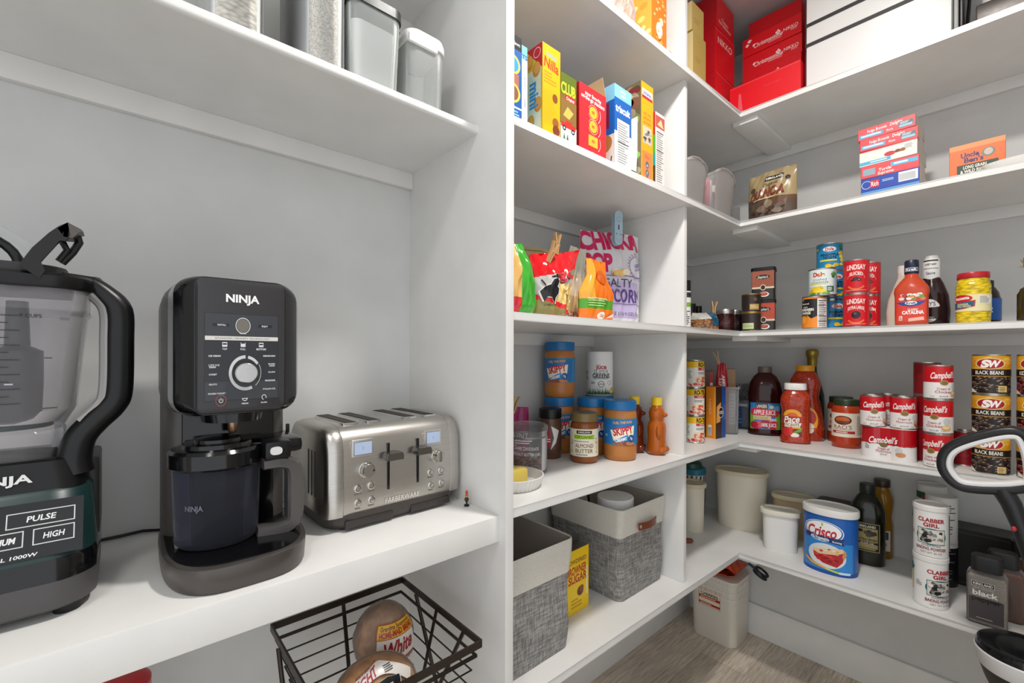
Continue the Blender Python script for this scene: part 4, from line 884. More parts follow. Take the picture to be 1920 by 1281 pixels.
def aba(a, r, h):
    a.text('KIRKLAND', 0, h*.89, h*.05, '#F0EFEA', .02, r*.85); a.ops.insert(0, ([(-r*.55, h*.83), (r*.55, h*.83), (r*.55, h*.95), (-r*.55, h*.95)], [[0, 1, 2, 3]], '#2A2022', 0))
    a.rect(-r*.75, h*.64, r*1.5, h*.15, '#A8D02A').text('ORGANIC', 0, h*.715, h*.10, '#4E5E1A', .015, r*1.3).bars(-r*.8, h*.53, r*1.6, h*.04, 1, '#8A8A80', 3, .6)
    a.text('ALMOND', 0, h*.40, h*.14, '#7E3026', .005, r*1.3).text('BUTTER', 0, h*.21, h*.14, '#7E5A26', .005, r*1.25).bars(-r*.6, h*.04, r*1.2, h*.05, 1, '#8A8A80', 4, .6)
    a.blobs(-r*1.05, h*.1, r*.2, h*.65, 9, r*.06, ['#B8D04A', '#8AA83A', '#D8A83A'], 2).blobs(r*.85, h*.1, r*.2, h*.65, 9, r*.06, ['#B8D04A', '#C8603A', '#8AA83A'], 3)
jar('almond_butter_jar', (1.083, .893, Z4), [(0, .002), (.036, 0), (.042, .006), (.043, .02), (.043, .105), (.041, .118), (.036, .126), (0, .126)], math.radians(-50), 'almond butter jar with a cream label and green-tinged lid, in front of the stacked jars', M('#8A4A20', .2), (.0405, .126, .152, M('#7E6A3E', .3)), (.022, .105, .0436, '#EEE9D4', aba), None, 'jar')
# clear jar of almonds with an etched lid
c_, r_, h_ = fit(961, 1043, 800, Z4, vb=893)
t = thing('storage_jar', 'clear acrylic jar of almonds beside the panel, with a flat clear lid', 'jar', (.868, .925, Z4), math.radians(-42)); R = .058
MB().lathe([(0, .002), (R*.95, 0), (R, .004), (R, .118), (R*.96, .118), (R*.955, .008), (0, .007)], GLASS, 44).build('body', t)
MB().lathe([(R*.955, .104), (R*1.03, .118), (R*1.05, .122), (R*1.05, .130), (R*.9, .135), (R*.55, .137), (0, .137)], M('#D9DADA', .08, 0, 'clear'), 44).build('lid', t)
MB().lathe([(R*.958, .098), (R*.962, .0985), (R*.962, .103), (R*.958, .1035)], M('#8A8A8A', .3, .5), 44).build('gasket', t)
for nm, z in (('etched_print', .06),):
    b = MB(); Art(.3).text('DARK CHOCOLATE', .0, .028, .0085, '#E8E6E2', .0, .066, 0, -2).text('PEANUT BUTTER CUPS', 0, .012, .0085, '#E8E6E2', .0, .078, 0, -2).bars(-.036, .040, .06, .012, 2, '#C8C6C2', 3, .5).emit(b, onto_cyl(R, .046)); b.build(nm, t)
rnd = random.Random(5); NUT = [M('#8A5430', .6), M('#7A4626', .6), M('#96623A', .6)]
proto = {}
for k in range(46):
    a_, q = rnd.uniform(0, 6.28), (R-.014)*math.sqrt(rnd.random()); z = .012+(k//17)*.010+rnd.uniform(0, .003)
    if k < 3: o = MB().ball((0, 0, 0), .0095, NUT[k], 1, .62, .48, 10).build('almond'); proto[k] = o
    else: o = proto[k % 3].copy(); COL.objects.link(o)
    o.location = Vector((.868+q*math.cos(a_), .925+q*math.sin(a_), Z4+z)); o.rotation_euler = (rnd.uniform(-.4, .4), rnd.uniform(-.4, .4), rnd.uniform(0, 6.28))
    tag(o, 'brown almond heaped inside the clear jar beside the panel', 'almond', 'almonds in the clear jar')
# magenta pouch, pegged
def mag(a): a.ell(-.046, .118, .022, .022, '#F0EEEE').text('9', -.046, .124, .018, '#1A1A1A', .04).text('SUGAR', -.046, .110, .008, '#1A1A1A', .03).text('SKINNY', .012, .078, .024, '#F2E8EE', .02, .10, .1).bars(-.04, .03, .09, .03, 3, '#D88AB0', 2, .3)
bag('sweetener_pouch', (.905, 1.045, Z4), .135, .165, .055, math.radians(-22), 'magenta pouch with white lettering standing behind the almond jar', lambda x, z: '#1A1A1E' if (z > .83 and x < .1) else '#93155A', None, 'pouch', .95, mag, .004, 9, .3)
clothespin((.912, 1.030, Z4+.168), math.radians(-20), 14, 'wooden clothespin on the magenta pouch')
def nutl(a, r, h): a.rect(-r*.9, h*.1, r*1.0, h*.75, '#A8203A').poly([(r*.1, 0), (r*.4, h*.5), (r*.15, h), (r*.9, h*.8), (r*.6, h*.3)], '#E6E4E0').bars(-r*.5, h*.3, r*.6, h*.3, 3, '#F0D8D8', 2)
jar('snack_jar', (1.042, 1.000, Z4), [(0, .002), (.034, 0), (.036, .004), (.036, .118), (.033, .128), (0, .128)], math.radians(-50), 'clear brown-filled jar with a black lid, between the almond jar and the stacked peanut butter', M('#6A4A38', .15, 0, 'liquid'), (.0365, .128, .158, BLK), (.03, .105, .0365, '#5E4236', nutl), None, 'jar')
# butter
dx, dy = .742, .848
t = thing('butter_dish', 'shallow fluted white dish holding a block of butter, at the shelf edge by the panel', 'dish', (dx, dy, Z4))
fl = lambda r, z: [Vector(((r+.0013*math.cos(40*2*PI*k/240))*math.cos(2*PI*k/240), (r+.0013*math.cos(40*2*PI*k/240))*math.sin(2*PI*k/240), z)) for k in range(240)]
pl = lambda r, z: [Vector((r*math.cos(2*PI*k/240), r*math.sin(2*PI*k/240), z)) for k in range(240)]
MB().loft([pl(.070, 0), fl(.072, .001), fl(.081, .026), pl(.083, .029), pl(.079, .030), pl(.072, .006)], M('#E2E0DC', .22)).build('dish', t, angle=60)
b = MB(); b.box(-.055, .035, -.022, .022, 0, .036, M('#E9CF62', .45), .006); o = b.build('butter', None, (dx, dy-.005, Z4+.0065), math.radians(4)); tag(o, 'pale yellow block of butter lying in the fluted dish', 'butter')
# honey bears
def bear(x, y, yaw, label, col):
    H = M(col, .06, 0, 'liquid'); t = thing('honey_bottle', label, 'bottle', (x, y, Z4), yaw, 'bear-shaped honey bottles'); b = MB()
    pr = [(.028, 0), (.035, .004), (.036, .02), (.0335, .05), (.0345, .080), (.033, .100), (.026, .110), (.0255, .113), (.029, .124), (.030, .138), (.026, .152), (.017, .160), (.015, .164)]
    b.loft([oval(2*r, 2*r*.86, z, 28) for r, z in pr], H)
    for s in (-1, 1):
        b.ball((s*.019, -.018, .016), .015, H, .9, 1.25, .85, 12); b.ball((s*.028, -.014, .078), .010, H, .9, 1, 2.3, 12); b.ball((s*.022, -.004, .150), .0075, H, 1, .7, 1, 10)
    b.ball((0, -.026, .132), .010, H, 1, 1, .8, 12); b.ball((0, -.016, .06), .016, H, 1.1, .6, 1.6, 12)
    b.build('body', t, angle=60)
    c = MB(); c.lathe([(.0155, .162), (.0165, .163), (.0165, .186), (.0155, .189), (0, .189)], M('#F0CB1C', .4), 28); c.build('cap', t); return t
bear(1.348, .800, math.radians(14), 'amber bear-shaped honey bottle with a yellow cap, nearest the upright', '#C0621A'); bear(1.322, .868, math.radians(30), 'darker bear-shaped honey bottle just behind the jar of peanut butter', '#7A2C10')

# ---------------------------------------------------------------- fabric bins on the lowest shelf
CREAM = M('#D9D5CB', .8, 0, 'canvas'); GREYF = M('#8E8C89', .85, 0, 'fabric'); INN = M('#B9AFA2', .85, 0, 'canvas')
def bin_(x, y, label, w=.262, d=.30, h=.282, leather=True, yaw=0):
    t = thing('fabric_bin', label, 'bin', (x, y, Z5), yaw, 'grey and cream fabric bins'); zc = h*.70
    def ring(z, wob=1):
        k = .93+.07*min(1, z/h*1.2); R = rrect(w*k, d*k, .022, z, 5)
        out = []
        for p in R:
            f_ = math.sin(PI*min(1, z/h)); out.append(p+Vector((.006*f_*math.sin(p.y*31+z*21), .007*f_*math.sin(p.x*27+z*17+1), 0)))
        return out
    zz = [.001, .006]+[zc*i/9 for i in range(1, 10)]
    b = MB(); b.loft([ring(z) for z in zz], GREYF, True, False); b.build('woven_body', t, angle=60)
    c = MB(); zz = [zc-.001, zc+.012, zc+.04, h-.015, h-.002]; off = lambda R, e: [p+Vector((p.x, p.y, 0)).normalized()*e for p in R]
    c.loft([off(ring(z), .0012) for z in zz]+[off(ring(h+.001), -.001), off(ring(h-.003), -.004)], CREAM, False, False); c.build('cuff', t, angle=60)
    i = MB(); i.loft([off(ring(z), -.004) for z in (.008, .1, .2, h-.003)][::-1], INN, False, True); i.build('lining', t, angle=60)
    if leather:
        L_ = M('#7A3A1E', .4); hb = MB(); n = 14; y0 = -d/2-.002
        hb.loft([[Vector((-.05+.10*k/n, y0-.004-.010*math.sin(PI*k/n)-q, h-.062+z)) for q, z in ((0, -.011), (.003, -.011), (.003, .011), (0, .011))] for k in range(n+1)], L_)
        hd = hb.build('leather_handle', t)
        for k in (-.042, .042): r = MB(); r.lathe([(.006, 0), (.006, .002), (.004, .0035), (0, .004)], CHROME, 16); r.xf(Matrix.Translation((k, y0-.0075, h-.062)) @ Matrix.Rotation(PI/2, 4, 'X')); r.build('rivet', hd)
    return t
bin_(1.257, .935, 'grey and cream fabric bin with a brown leather handle, beside the upright')
bin_(.756, .908, 'grey and cream fabric bin against the panel, cut by the photo\'s bottom edge', .255, .30, .282, False)
def tubart(a, r, h): a.rect(-PI*r, h*.70, 2*PI*r, .006, '#3A6A82').rect(-PI*r, h*.35, 2*PI*r, h*.26, '#1F8A92').text('SALT', 0, h*.48, .014, '#E8F0F0', .02)
jar('plastic_tub', (1.215, .87, Z5+.010), [(0, 0), (.048, 0), (.052, .005), (.054, .255), (0, .255)], math.radians(-50), 'white tub with teal stripes inside the leather-handled bin', M('#E8E8E6', .4), (.058, .253, .284, M('#EDECEA', .4)), (.10, .25, .0545, '#E8EAE8', tubart), None, 'tub')
bag('snack_pouch', (1.20, 1.02, Z5+.010), .12, .27, .05, math.radians(-30), 'clear pouch with a dark edge at the back of the leather-handled bin', lambda x, z: '#3A2E28' if abs(x) > .8 else ('#8A5A3A' if z < .8 else '#C9C4BE'), None, 'pouch', .7, None, .006, 11, .2)
def yb(a, w, h): a.text('RED', 0, h*.80, .022, '#7A3A12', .01, .05).text('UNDER', -.006, h*.68, .030, '#B8241C', .03, .085).text('SUGAR', -.004, h*.555, .026, '#B8241C', .03, .08).rect(-w*.4, h*.50, w*.75, .002, '#B8241C', 1).ell(0, h*.33, .018, .014, '#6A2E12').ell(.006, h*.36, .01, .01, '#8A4A22').bars(-.03, h*.1, .05, .03, 3, '#C89A12', 2)
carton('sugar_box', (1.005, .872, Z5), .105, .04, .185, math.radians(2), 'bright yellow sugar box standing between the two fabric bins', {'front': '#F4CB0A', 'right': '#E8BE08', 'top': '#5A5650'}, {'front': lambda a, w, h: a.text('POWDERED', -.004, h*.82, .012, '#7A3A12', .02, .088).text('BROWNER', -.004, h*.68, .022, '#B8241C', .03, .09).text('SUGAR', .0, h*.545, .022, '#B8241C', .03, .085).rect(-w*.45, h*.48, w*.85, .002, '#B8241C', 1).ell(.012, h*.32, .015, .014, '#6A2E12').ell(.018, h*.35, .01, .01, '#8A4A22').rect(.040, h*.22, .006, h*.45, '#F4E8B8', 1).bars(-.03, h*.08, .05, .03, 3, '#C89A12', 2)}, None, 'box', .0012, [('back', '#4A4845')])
# ================================================================ far wall, topmost shelf
FY = -PI/2          # yaw of something whose front looks out from the far wall
GR = 'red dinnerware boxes on the topmost shelf'; RED = '#DE0B1C'
def far_box(u0, u1, X, dep, h, label, cols, arts, z, name='box', group=None, cat='box', yaw=0, flap=None):
    a, b_ = on_x(u0, 600, X), on_x(u1, 600, X); w_ = abs(a.y-b_.y)
    return carton(name, (X+dep/2, (a.y+b_.y)/2, z), w_-.001, dep, h, FY+math.radians(yaw), label, cols, arts, group, cat, .0012, flap)
def faint(a, w, h): a.bars(-w*.0, h*.62, w*.32, .005, 1, '#D63A44', 3).rect(-w/2+.004, h-.006, w-.008, .0018, '#E0606A', 1).poly([(-w/2+.03, 0), (-w/2+.05, 0), (-w/2+.042, h*.7), (-w/2+.034, h*.7)], '#E2606C')  # the pale wedge at the left is a painted crinkle highlight of the wrap
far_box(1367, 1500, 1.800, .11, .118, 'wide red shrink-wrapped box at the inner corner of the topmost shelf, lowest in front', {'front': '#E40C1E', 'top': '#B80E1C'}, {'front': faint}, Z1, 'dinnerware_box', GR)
def xmas(i):
    def f(a, w, h):
        a.text('Christmastime', -.010, h*.42, .017, '#F2D9D6', .015, .105, .15, 1).text('NIKKO', w*.33, h*.50, .012, '#F2D9D6', .01, .050).bars(-.01, h*.20, .07, .012, 2, '#E8A8A4', 4, .5).bars(.07, h*.30, .025, .010, 2, '#E8A8A4', 5, .5)
        for dx, dy in ((0, 0), (.006, .005), (-.005, .006), (.001, .011)): a.ell(w*.12+dx, h*.48+dy, .0035, .0045, '#F4ECE8', 8)
        a.poly([(-.066, h*.40), (-.058, h*.44), (-.060, h*.56), (-.068, h*.48)], '#F2E4E0')
        if i == 4: a.poly([(-.096, h*.6), (-.088, h*.5), (-.080, h*.62), (-.088, h*.70)], '#F4ECE8').poly([(-.088, h*.78), (-.078, h*.68), (-.070, h*.82), (-.080, h*.88)], '#F4ECE8')
    return f
pos = ('lowest', 'second from bottom', 'middle', 'second from top', 'highest with two white marks')
for i in range(5):
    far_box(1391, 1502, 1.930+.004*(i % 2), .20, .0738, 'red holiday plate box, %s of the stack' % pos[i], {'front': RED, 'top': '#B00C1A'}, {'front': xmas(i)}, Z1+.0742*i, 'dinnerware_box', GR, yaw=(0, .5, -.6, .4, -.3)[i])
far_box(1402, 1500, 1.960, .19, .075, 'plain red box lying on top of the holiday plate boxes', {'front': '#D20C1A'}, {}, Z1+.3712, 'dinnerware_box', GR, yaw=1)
def nik(s1, s2):
    def f(a, w, h):
        if s1: a.text(s1, 0, h*.76, .026, '#F2E4DE', .0, w*.72)
        if s2:
            for k, s in enumerate(s2): a.text(s, -.005, h*.36-.016*k, .014, '#F2E4DE', .0, None)
        a.rect(-w/2+.002, h-.005, w-.004, .0015, '#E8767E', 1)
    return f
for k, (s1, s2, z, h, l) in enumerate(((None, ('Christmas', 'Classics'), 0, .172, 'lowest red box of the tall column left of the holiday plate boxes'), ('NIKKO', None, .1722, .172, 'middle red box with NIKKO lettering in the tall column on the topmost shelf'), (None, ('Classics', 'fine tableware'), .3446, .13, 'upper red box of the tall column, cut by the top of the photo'))):
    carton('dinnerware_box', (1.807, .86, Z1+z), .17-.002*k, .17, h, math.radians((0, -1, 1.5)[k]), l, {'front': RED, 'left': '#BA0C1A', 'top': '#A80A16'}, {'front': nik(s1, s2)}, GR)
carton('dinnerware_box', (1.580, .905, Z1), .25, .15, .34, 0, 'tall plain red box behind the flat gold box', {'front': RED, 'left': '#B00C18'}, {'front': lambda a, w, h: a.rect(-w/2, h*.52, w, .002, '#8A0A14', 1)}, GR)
carton('gold_box', (1.543, .765, Z1), .095, .028, .205, 0, 'flat gold gift box standing in front of the tall red box, lower of two', {'front': '#B89B54', 'left': '#D6C48E'}, {'front': lambda a, w, h: a.bars(-.03, h*.5, .05, .022, 2, '#A8864A', 3, .4)}, 'flat gold boxes', 'box')
carton('gold_box', (1.532, .765, Z1+.2052), .086, .026, .10, 0, 'flat gold gift box resting on the other gold box', {'front': '#BFA25A', 'left': '#D6C48E'}, {'front': lambda a, w, h: a.bars(-.03, h*.3, .05, .022, 2, '#A8864A', 3, .4)}, 'flat gold boxes', 'box')
a, b_ = on_x(1510, 600, 1.81), on_x(1783, 600, 1.81)
t = thing('storage_case', 'large glossy white case with two black straps on the topmost shelf', 'case', (1.96, (a.y+b_.y)/2, Z1), FY); w_ = abs(a.y-b_.y)
MB().box(-w_/2, w_/2, -.15, .15, 0, .40, M('#E9E9E8', .34), .006).build('shell', t)
for z in (.158, .228): MB().box(-w_/2-.001, w_/2+.001, -.152, .152, z-.006, z+.006, M('#2E2C2C', .5)).build('strap', t)
MB().box(-w_/2-.009, -w_/2-.0012, -.13, .14, 0, .38, M('#4A2A2A', .5), .002).build('side_lining', t)
MB().box(w_/2+.0012, w_/2+.012, -.12, .14, 0, .38, M('#9A9894', .4), .002).build('edge_band', t)
MB_ = MB(); y0 = on_x(1787, 600, 1.83).y; y1 = on_x(1813, 600, 1.83).y
t = thing('serving_tray', 'black tray standing on edge right of the white case', 'tray', (1.93, (y0+y1)/2-.009, Z1), FY)
MB().box(-.011, -.004, -.1, .1, 0, .30, BLK, .002).build('panel', t); q = MB(); q.tube([(.002, -.08, .01), (.008, -.02, .2), (.004, .06, .3)], .004, BLK, 8); q.build('cable', t)
y0 = on_x(1818, 600, 1.80).y
t = thing('appliance_box', 'dark brown metal box with a white top cushion at the photo\'s upper right corner', 'box', (1.94, y0-.17, Z1), FY)
MB().box(-.16, .16, -.13, .13, 0, .058, M('#3B3430', .35, .3), .004).build('casing', t); q = MB(); q.loft([rrect(.30*k, .24*k, .03, z, 5) for z, k in ((.0585, .98), (.075, 1), (.13, .99), (.15, .93))], M('#DDDAD6', .6)); q.build('cushion', t)

# ================================================================ second shelf: bins, quinoa, mixes
def clear_bin(x, y, w, d, h, label, colsx, seed):
    t = thing('storage_bin', label, 'bin', (x, y, Z2), 0, 'frosted bins of packets'); n = 26
    def ring(k, z, zc): 
        out = []
        for p in oval(w*k, d*k, 0, 64, 5): out.append(Vector((p.x, p.y, z+zc*(1-(2*p.x/w)**2)*(1 if p.y < 0 else .9))))
        return out
    b = MB(); b.loft([ring(.86, .0, 0), ring(.9, .004, 0), ring(1, h*.8, h*.2), ring(1.05, h*.805, h*.2), ring(1.05, h*.83, h*.2), ring(.98, h*.82, h*.2), ring(.87, .006, 0)], M('#E2DEDB', .3, 0, 'frost')); b.build('tub', t, angle=50)
    rnd = random.Random(seed)
    for k in range(9):
        px = -w*.30+w*.60*k/8; hh = h*rnd.uniform(.55, .78); p = MB(); p.box(px-.006, px+.006, -d*.32, d*.32, .008, .008+hh, M(colsx[k % len(colsx)], .5), .002); o = p.build('packet', None, (x, y, Z2)); tag(o, 'colourful packet filed inside the '+('first' if seed == 1 else 'second')+' frosted bin', 'packet', 'packets in the '+('first' if seed == 1 else 'second')+' frosted bin')
    return t
clear_bin(1.523, .845, .196, .20, .178, 'frosted plastic bin of packets nearest the upright', ['#8A9894', '#D8D4CE', '#C8543A', '#B8B0A0', '#7A8480', '#D86A5A'], 1)
clear_bin(1.752, .845, .218, .20, .200, 'frosted plastic bin of packets at the inner corner, beside the quinoa bag', ['#D83A6A', '#E8C8C8', '#7FA6C8', '#D8605A', '#E4DCD4', '#8FB4D0', '#D8C040'], 2)
carton('spice_packet', (1.60, 1.00, Z2), .05, .02, .21, math.radians(12), 'red and black packet sticking up behind the frosted bins', {'front': '#D0283A'}, {'front': lambda a, w, h: a.rect(-w/2, h*.92, w, h*.08, '#1A1A1C', 1)}, None, 'packet')
carton('dark_pouch_box', (1.935, .80, Z2), .05, .08, .10, math.radians(-60), 'grey carton with an orange corner between the frosted bin and the quinoa bag', {'front': '#5A5A56'}, {'front': lambda a, w, h: a.rect(-w/2, 0, w, h*.14, '#E8942A', 1)}, None, 'carton')
def qc(x, z):
    if z < .40-.10*math.sin(2.2*x+.6): return '#5A4A3E'
    return '#A6916A' if z > .42 else '#6A4A34'
def qa(a):
    a.rect(-.014, .152, .066, .018, '#17120F', .006).text('KIRKLAND', .019, .161, .009, '#F2EFE8', .03, .058).text('Organic', .010, .138, .012, '#4A2E1E', .0, .052, .2, 4).text('QUINOA', -.004, .106, .032, '#6A2A1E', .05, .130, .12, 3).text('QUINOA', -.005, .107, .030, '#8C4A36', .01, .126, .12, 3)
    a.ell(-.058, .132, .010, .010, '#4E4438').ell(.066, .150, .008, .008, '#3A3028').bars(-.05, .080, .08, .008, 1, '#E0D0B0', 2, .4).ell(.008, .060, .014, .016, '#8A7660').blobs(-.06, .01, .13, .05, 14, .014, ['#6A5648', '#4A3A30', '#7E6A5A', '#8A7A6C'], 6, .6)
bag('quinoa_bag', Vector((1.875, on_x(1447, 500, 1.875).y, Z2)), .178, .195, .085, FY+math.radians(-8), 'brown and tan quinoa bag standing at the corner of the second shelf', qc, None, 'bag', .98, qa, .006, 13, .22, '', None, .55)
GM = 'stacked baking mix boxes'
def mixf(main, col2, txt, strip):
    def f(a, w, h):
        a.text('Fudge Brownie', -.022, h*.68, h*.24, '#F8E8E6', .02, .050, .1, 2).text('Delights', .026, h*.74, h*.25, '#F8E8E6', .02, .030, .15, 3).rect(-w*.47, h*.14, w*.42, h*.30, '#4FB4DC').bars(-w*.44, h*.20, w*.36, h*.18, 1, '#E0F0F8', 2, .7)
        a.text('Rich', .010, h*.30, h*.16, '#F8E8E6', .02, .016).rect(w*.22, h*.18, w*.24, h*.5, '#5A6A72').rect(w*.23, h*.20, w*.22, h*.2, '#8FC8DC').bars(w*.24, h*.44, w*.19, h*.2, 2, '#D8E0E4', 3)
    return f
def mixw(a, w, h): a.rect(-w*.5, h*.06, w*.56, h*.22, '#4FB4DC').bars(-w*.3, h*.12, w*.3, h*.10, 1, '#E0F0F8', 2, .7).ell(.006, h*.44, .014, h*.15, '#C8343A').blobs(.012, h*.38, .034, h*.24, 7, .006, ['#7A3E22', '#9A5A2E'], 2).bars(.042, h*.5, .026, h*.3, 4, '#9A9A92', 4).rect(-w/2, h-.004, w, .004, '#D84048', 1)
def mixr(a, w, h): a.rect(w*.03, h*.52, w*.45, h*.30, '#4FB4DC').bars(w*.08, h*.58, w*.34, h*.18, 1, '#E0F0F8', 3, .7).rect(-w*.46, h*.22, w*.22, h*.5, '#8FA8B4').text('Turtle', -.010, h*.48, h*.22, '#F8E8E6', .02, .032, .1, 2).text('Supreme', -.008, h*.22, h*.22, '#F8E8E6', .02, .04, .1, 2)
def mixb(a, w, h): a.ring(-w*.40, h*.5, h*.3, .0012, '#E8F0F8').rect(-w*.33, h*.22, w*.16, h*.56, '#C8283A').text('Rich', -w*.25, h*.5, h*.34, '#F4E8E8', .02, w*.13).bars(-w*.12, h*.5, w*.2, h*.2, 2, '#B8CCE8', 2).rect(w*.16, h*.2, w*.32, h*.72, '#E8ECEE').ops.extend([]) or [a.rect(w*.17+.0018*k, h*.28, .0008, h*.5, '#8A8A8A') for k in range(22)]
z = Z2
for k, (h, cols, f, l, yw, dx) in enumerate(((.030, '#5C9AD8', lambda a, w, h: a.bars(-w*.4, h*.3, w*.5, h*.4, 1, '#E8F0F8', 2).rect(w*.1, h*.1, w*.36, h*.6, '#EDEBE0'), 'light blue mix box at the very bottom of the mix stack', 0, 0), (.043, '#2348A8', mixb, 'dark blue brownie mix box, second from the bottom', 0, 0),
        (.042, '#E24A50', mixr, 'red mix box lying on the dark blue one', 1.5, .003), (.050, '#EEE9DF', mixw, 'white-fronted mix box in the middle of the mix stack', -1, .002), (.038, '#E0434A', mixf(0, 0, 0, 0), 'red mix box directly above the white-fronted one', 1.5, .004), (.038, '#E4525A', mixf(0, 0, 0, 0), 'topmost red box of the baking mix stack', -1, .006))):
    c = on_x(1667-k*.8, 600, 1.85); carton('baking_mix_box', (1.85+.085, c.y+dx*.5, z), .144, .17, h-.0004, FY+math.radians(yw), l, {'front': cols, 'left': '#D8D4CC', 'right': '#CFC8BC', 'top': '#E8E4DC'}, {'front': f}, GM); z += h
def ub(a, w, h):
    a.rect(-w/2, h*.88, w, h*.12, '#F3985E', 1).text('Uncle', -.014, h*.73, .014, '#3A3566', .035, .038, 0, 0).text("Ben's", -.006, h*.60, .014, '#3A3566', .035, .040, 0, 0).ell(.024, h*.70, .014, .014, '#8A8478').ell(.024, h*.71, .009, .010, '#C8BEB0').rect(-w*.36, h*.26, w*.74, h*.24, '#3A4A3E', 1).text('LONG GRAIN', -.004, h*.43, .009, '#F4F0E4', .03, .048).text('& WILD RICE', -.008, h*.33, .009, '#F4F0E4', .03, .052)
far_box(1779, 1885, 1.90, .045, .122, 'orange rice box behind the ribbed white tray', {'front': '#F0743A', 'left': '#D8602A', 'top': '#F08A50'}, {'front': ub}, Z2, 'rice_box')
t = thing('ribbed_tray', 'shallow white ribbed tray in front of the orange rice box on the second shelf', 'tray', (1.845, -.065, Z2), FY)
fr = lambda w, d, z, amp: [Vector((p.x*(1+amp*math.cos(k*2.2)), p.y*(1+amp*math.cos(k*2.2)), z)) for k, p in enumerate(oval(w, d, z, 180, 2.6))]
MB().loft([fr(.24, .075, 0, 0), fr(.25, .08, .002, .006), fr(.27, .092, .021, .008), fr(.272, .094, .025, .002), fr(.262, .086, .025, 0), fr(.24, .072, .004, 0)], M('#E6E4E0', .5)).build('tray', t, angle=60)

# ================================================================ eye-level shelf along the far wall
def fc(u0, u1, X): 
    u = (u0+u1)/2; p = on_x(u, 600, X); dep = (p-EYE).dot(FWD); a = (u-CX)/FPX; return Vector((p.x, p.y, 0)), (u1-u0)/2*dep/FPX/math.sqrt(1+a*a), dep
def yaw_to(p, off=0): return math.atan2(-p.y, -p.x)+PI/2+math.radians(off)
for k, (y, l) in enumerate(((.93, 'small black-capped spice bottle at the back by the upright'), (.90, 'small black-capped spice bottle beside the other one near the nut bag'))):
        jar('spice_bottle', at((1297, 1309)[k], (1.86, 1.95)[k], Z3), [(0, 0), (.019, 0), (.02, .003), (.02, .075), (.014, .088), (.014, .092), (0, .092)], math.radians(-60), l, M('#3A2A24', .2), (.0155, .09, .122, BLK), (.018, .07, .0205, '#22302E', lambda a, r, h: a.bars(-r*.7, h*.2, r*1.4, h*.5, 4, '#7FB0B8', 2).rect(-PI*r, h*.86, 2*PI*r, h*.14, '#D8D8D4')), 'small spice bottles', 'bottle')
jar('spice_tube', at(1286, 1.66, Z3), [(0, 0), (.016, 0), (.017, .003), (.017, .145), (0, .145)], math.radians(-58), 'tall slim white and green spice tube right against the upright', M('#E4E4E0', .4), (.0165, .145, .185, BLK), (.006, .14, .0174, '#E8E8E4', lambda a, r, h: a.rect(-PI*r, h*.6, 2*PI*r, h*.12, '#7AB03A').rect(-PI*r, h*.86, 2*PI*r, h*.14, '#2A2A2A').bars(-r, h*.1, 2*r, h*.4, 8, '#5A5A5A', 3)), None, 'tube')
b = bag('nut_bag', at(1319, 1.76, Z3), .115, .075, .10, math.radians(-45), 'clear bag of brown nuts with a blue label, slumped at the inner corner', lambda x, z: M('#9A6A44', .5, 0, 'lump') if z < .62 else ('#C8C4BE' if x < .2 else '#1F5A7A'), None, 'bag', .75, lambda a: a.poly([(.015, .025), (.06, .018), (.055, .07), (.03, .072)], '#1B5878'), .006, 15, .2, '', None, .35)
clothespin(at(1338, 1.77, Z3+.085), math.radians(-45), 4, 'wooden clothespin on the slumped nut bag')
def jam(u0, u1, X, l, col='#3A1414', h=.092):
    p, r, d = fc(u0, u1, X); r = .0345
    return jar('jam_jar', (p.x, p.y, Z3), [(0, .002), (r*.9, 0), (r, .005), (r, h*.72), (r*.92, h*.82), (r*.9, h*.84), (0, h*.84)], yaw_to(p), l, M(col, .08, 0, 'liquid'), (r*.98, h*.80, h, M('#C4C0BA', .3, .9)), (h*.2, h*.62, r+.0005, col, lambda a, r, h: a.text('Ball', .0, h*.5, h*.4, '#6A4440', .0, r*1.0, .3, 8)), 'jam jars', 'jar')
jam(1343, 1377, 1.845, 'dark red jam jar with a silver lid, in front at the inner corner'); jam(1362, 1392, 1.925, 'dark jam jar partly hidden behind the other silver-lidded jar', '#1E0E10', .094)
GOLDR = M('#B89A52', .3, .9)
def dark_tin(z, l, fn): p, r, d = fc(1390, 1427, 1.835); return can('tin_can', (p.x, p.y, z), .0345, .0715, yaw_to(p), l, '#2E2420', fn, 'small dark tins with gold rims', 'can', GOLDR)
dark_tin(Z3, 'small dark tin with a pale green label, lower of two', lambda a, r, h: a.rect(-r*1.0, .004, r*1.25, h*.36, '#C2CE9A').bars(-r*.9, .010, r, h*.2, 3, '#8A9A5A', 2, .4))
dark_tin(Z3+.0717, 'small dark tin with a gold label, upper of two', lambda a, r, h: a.rect(-r*.15, .006, r*1.0, h*.34, '#B89458').bars(-r*.1, .012, r*.8, h*.2, 3, '#E0CC98', 2, .4).ell(r*.4, h*.72, r*.2, h*.1, '#6A4A3A'))
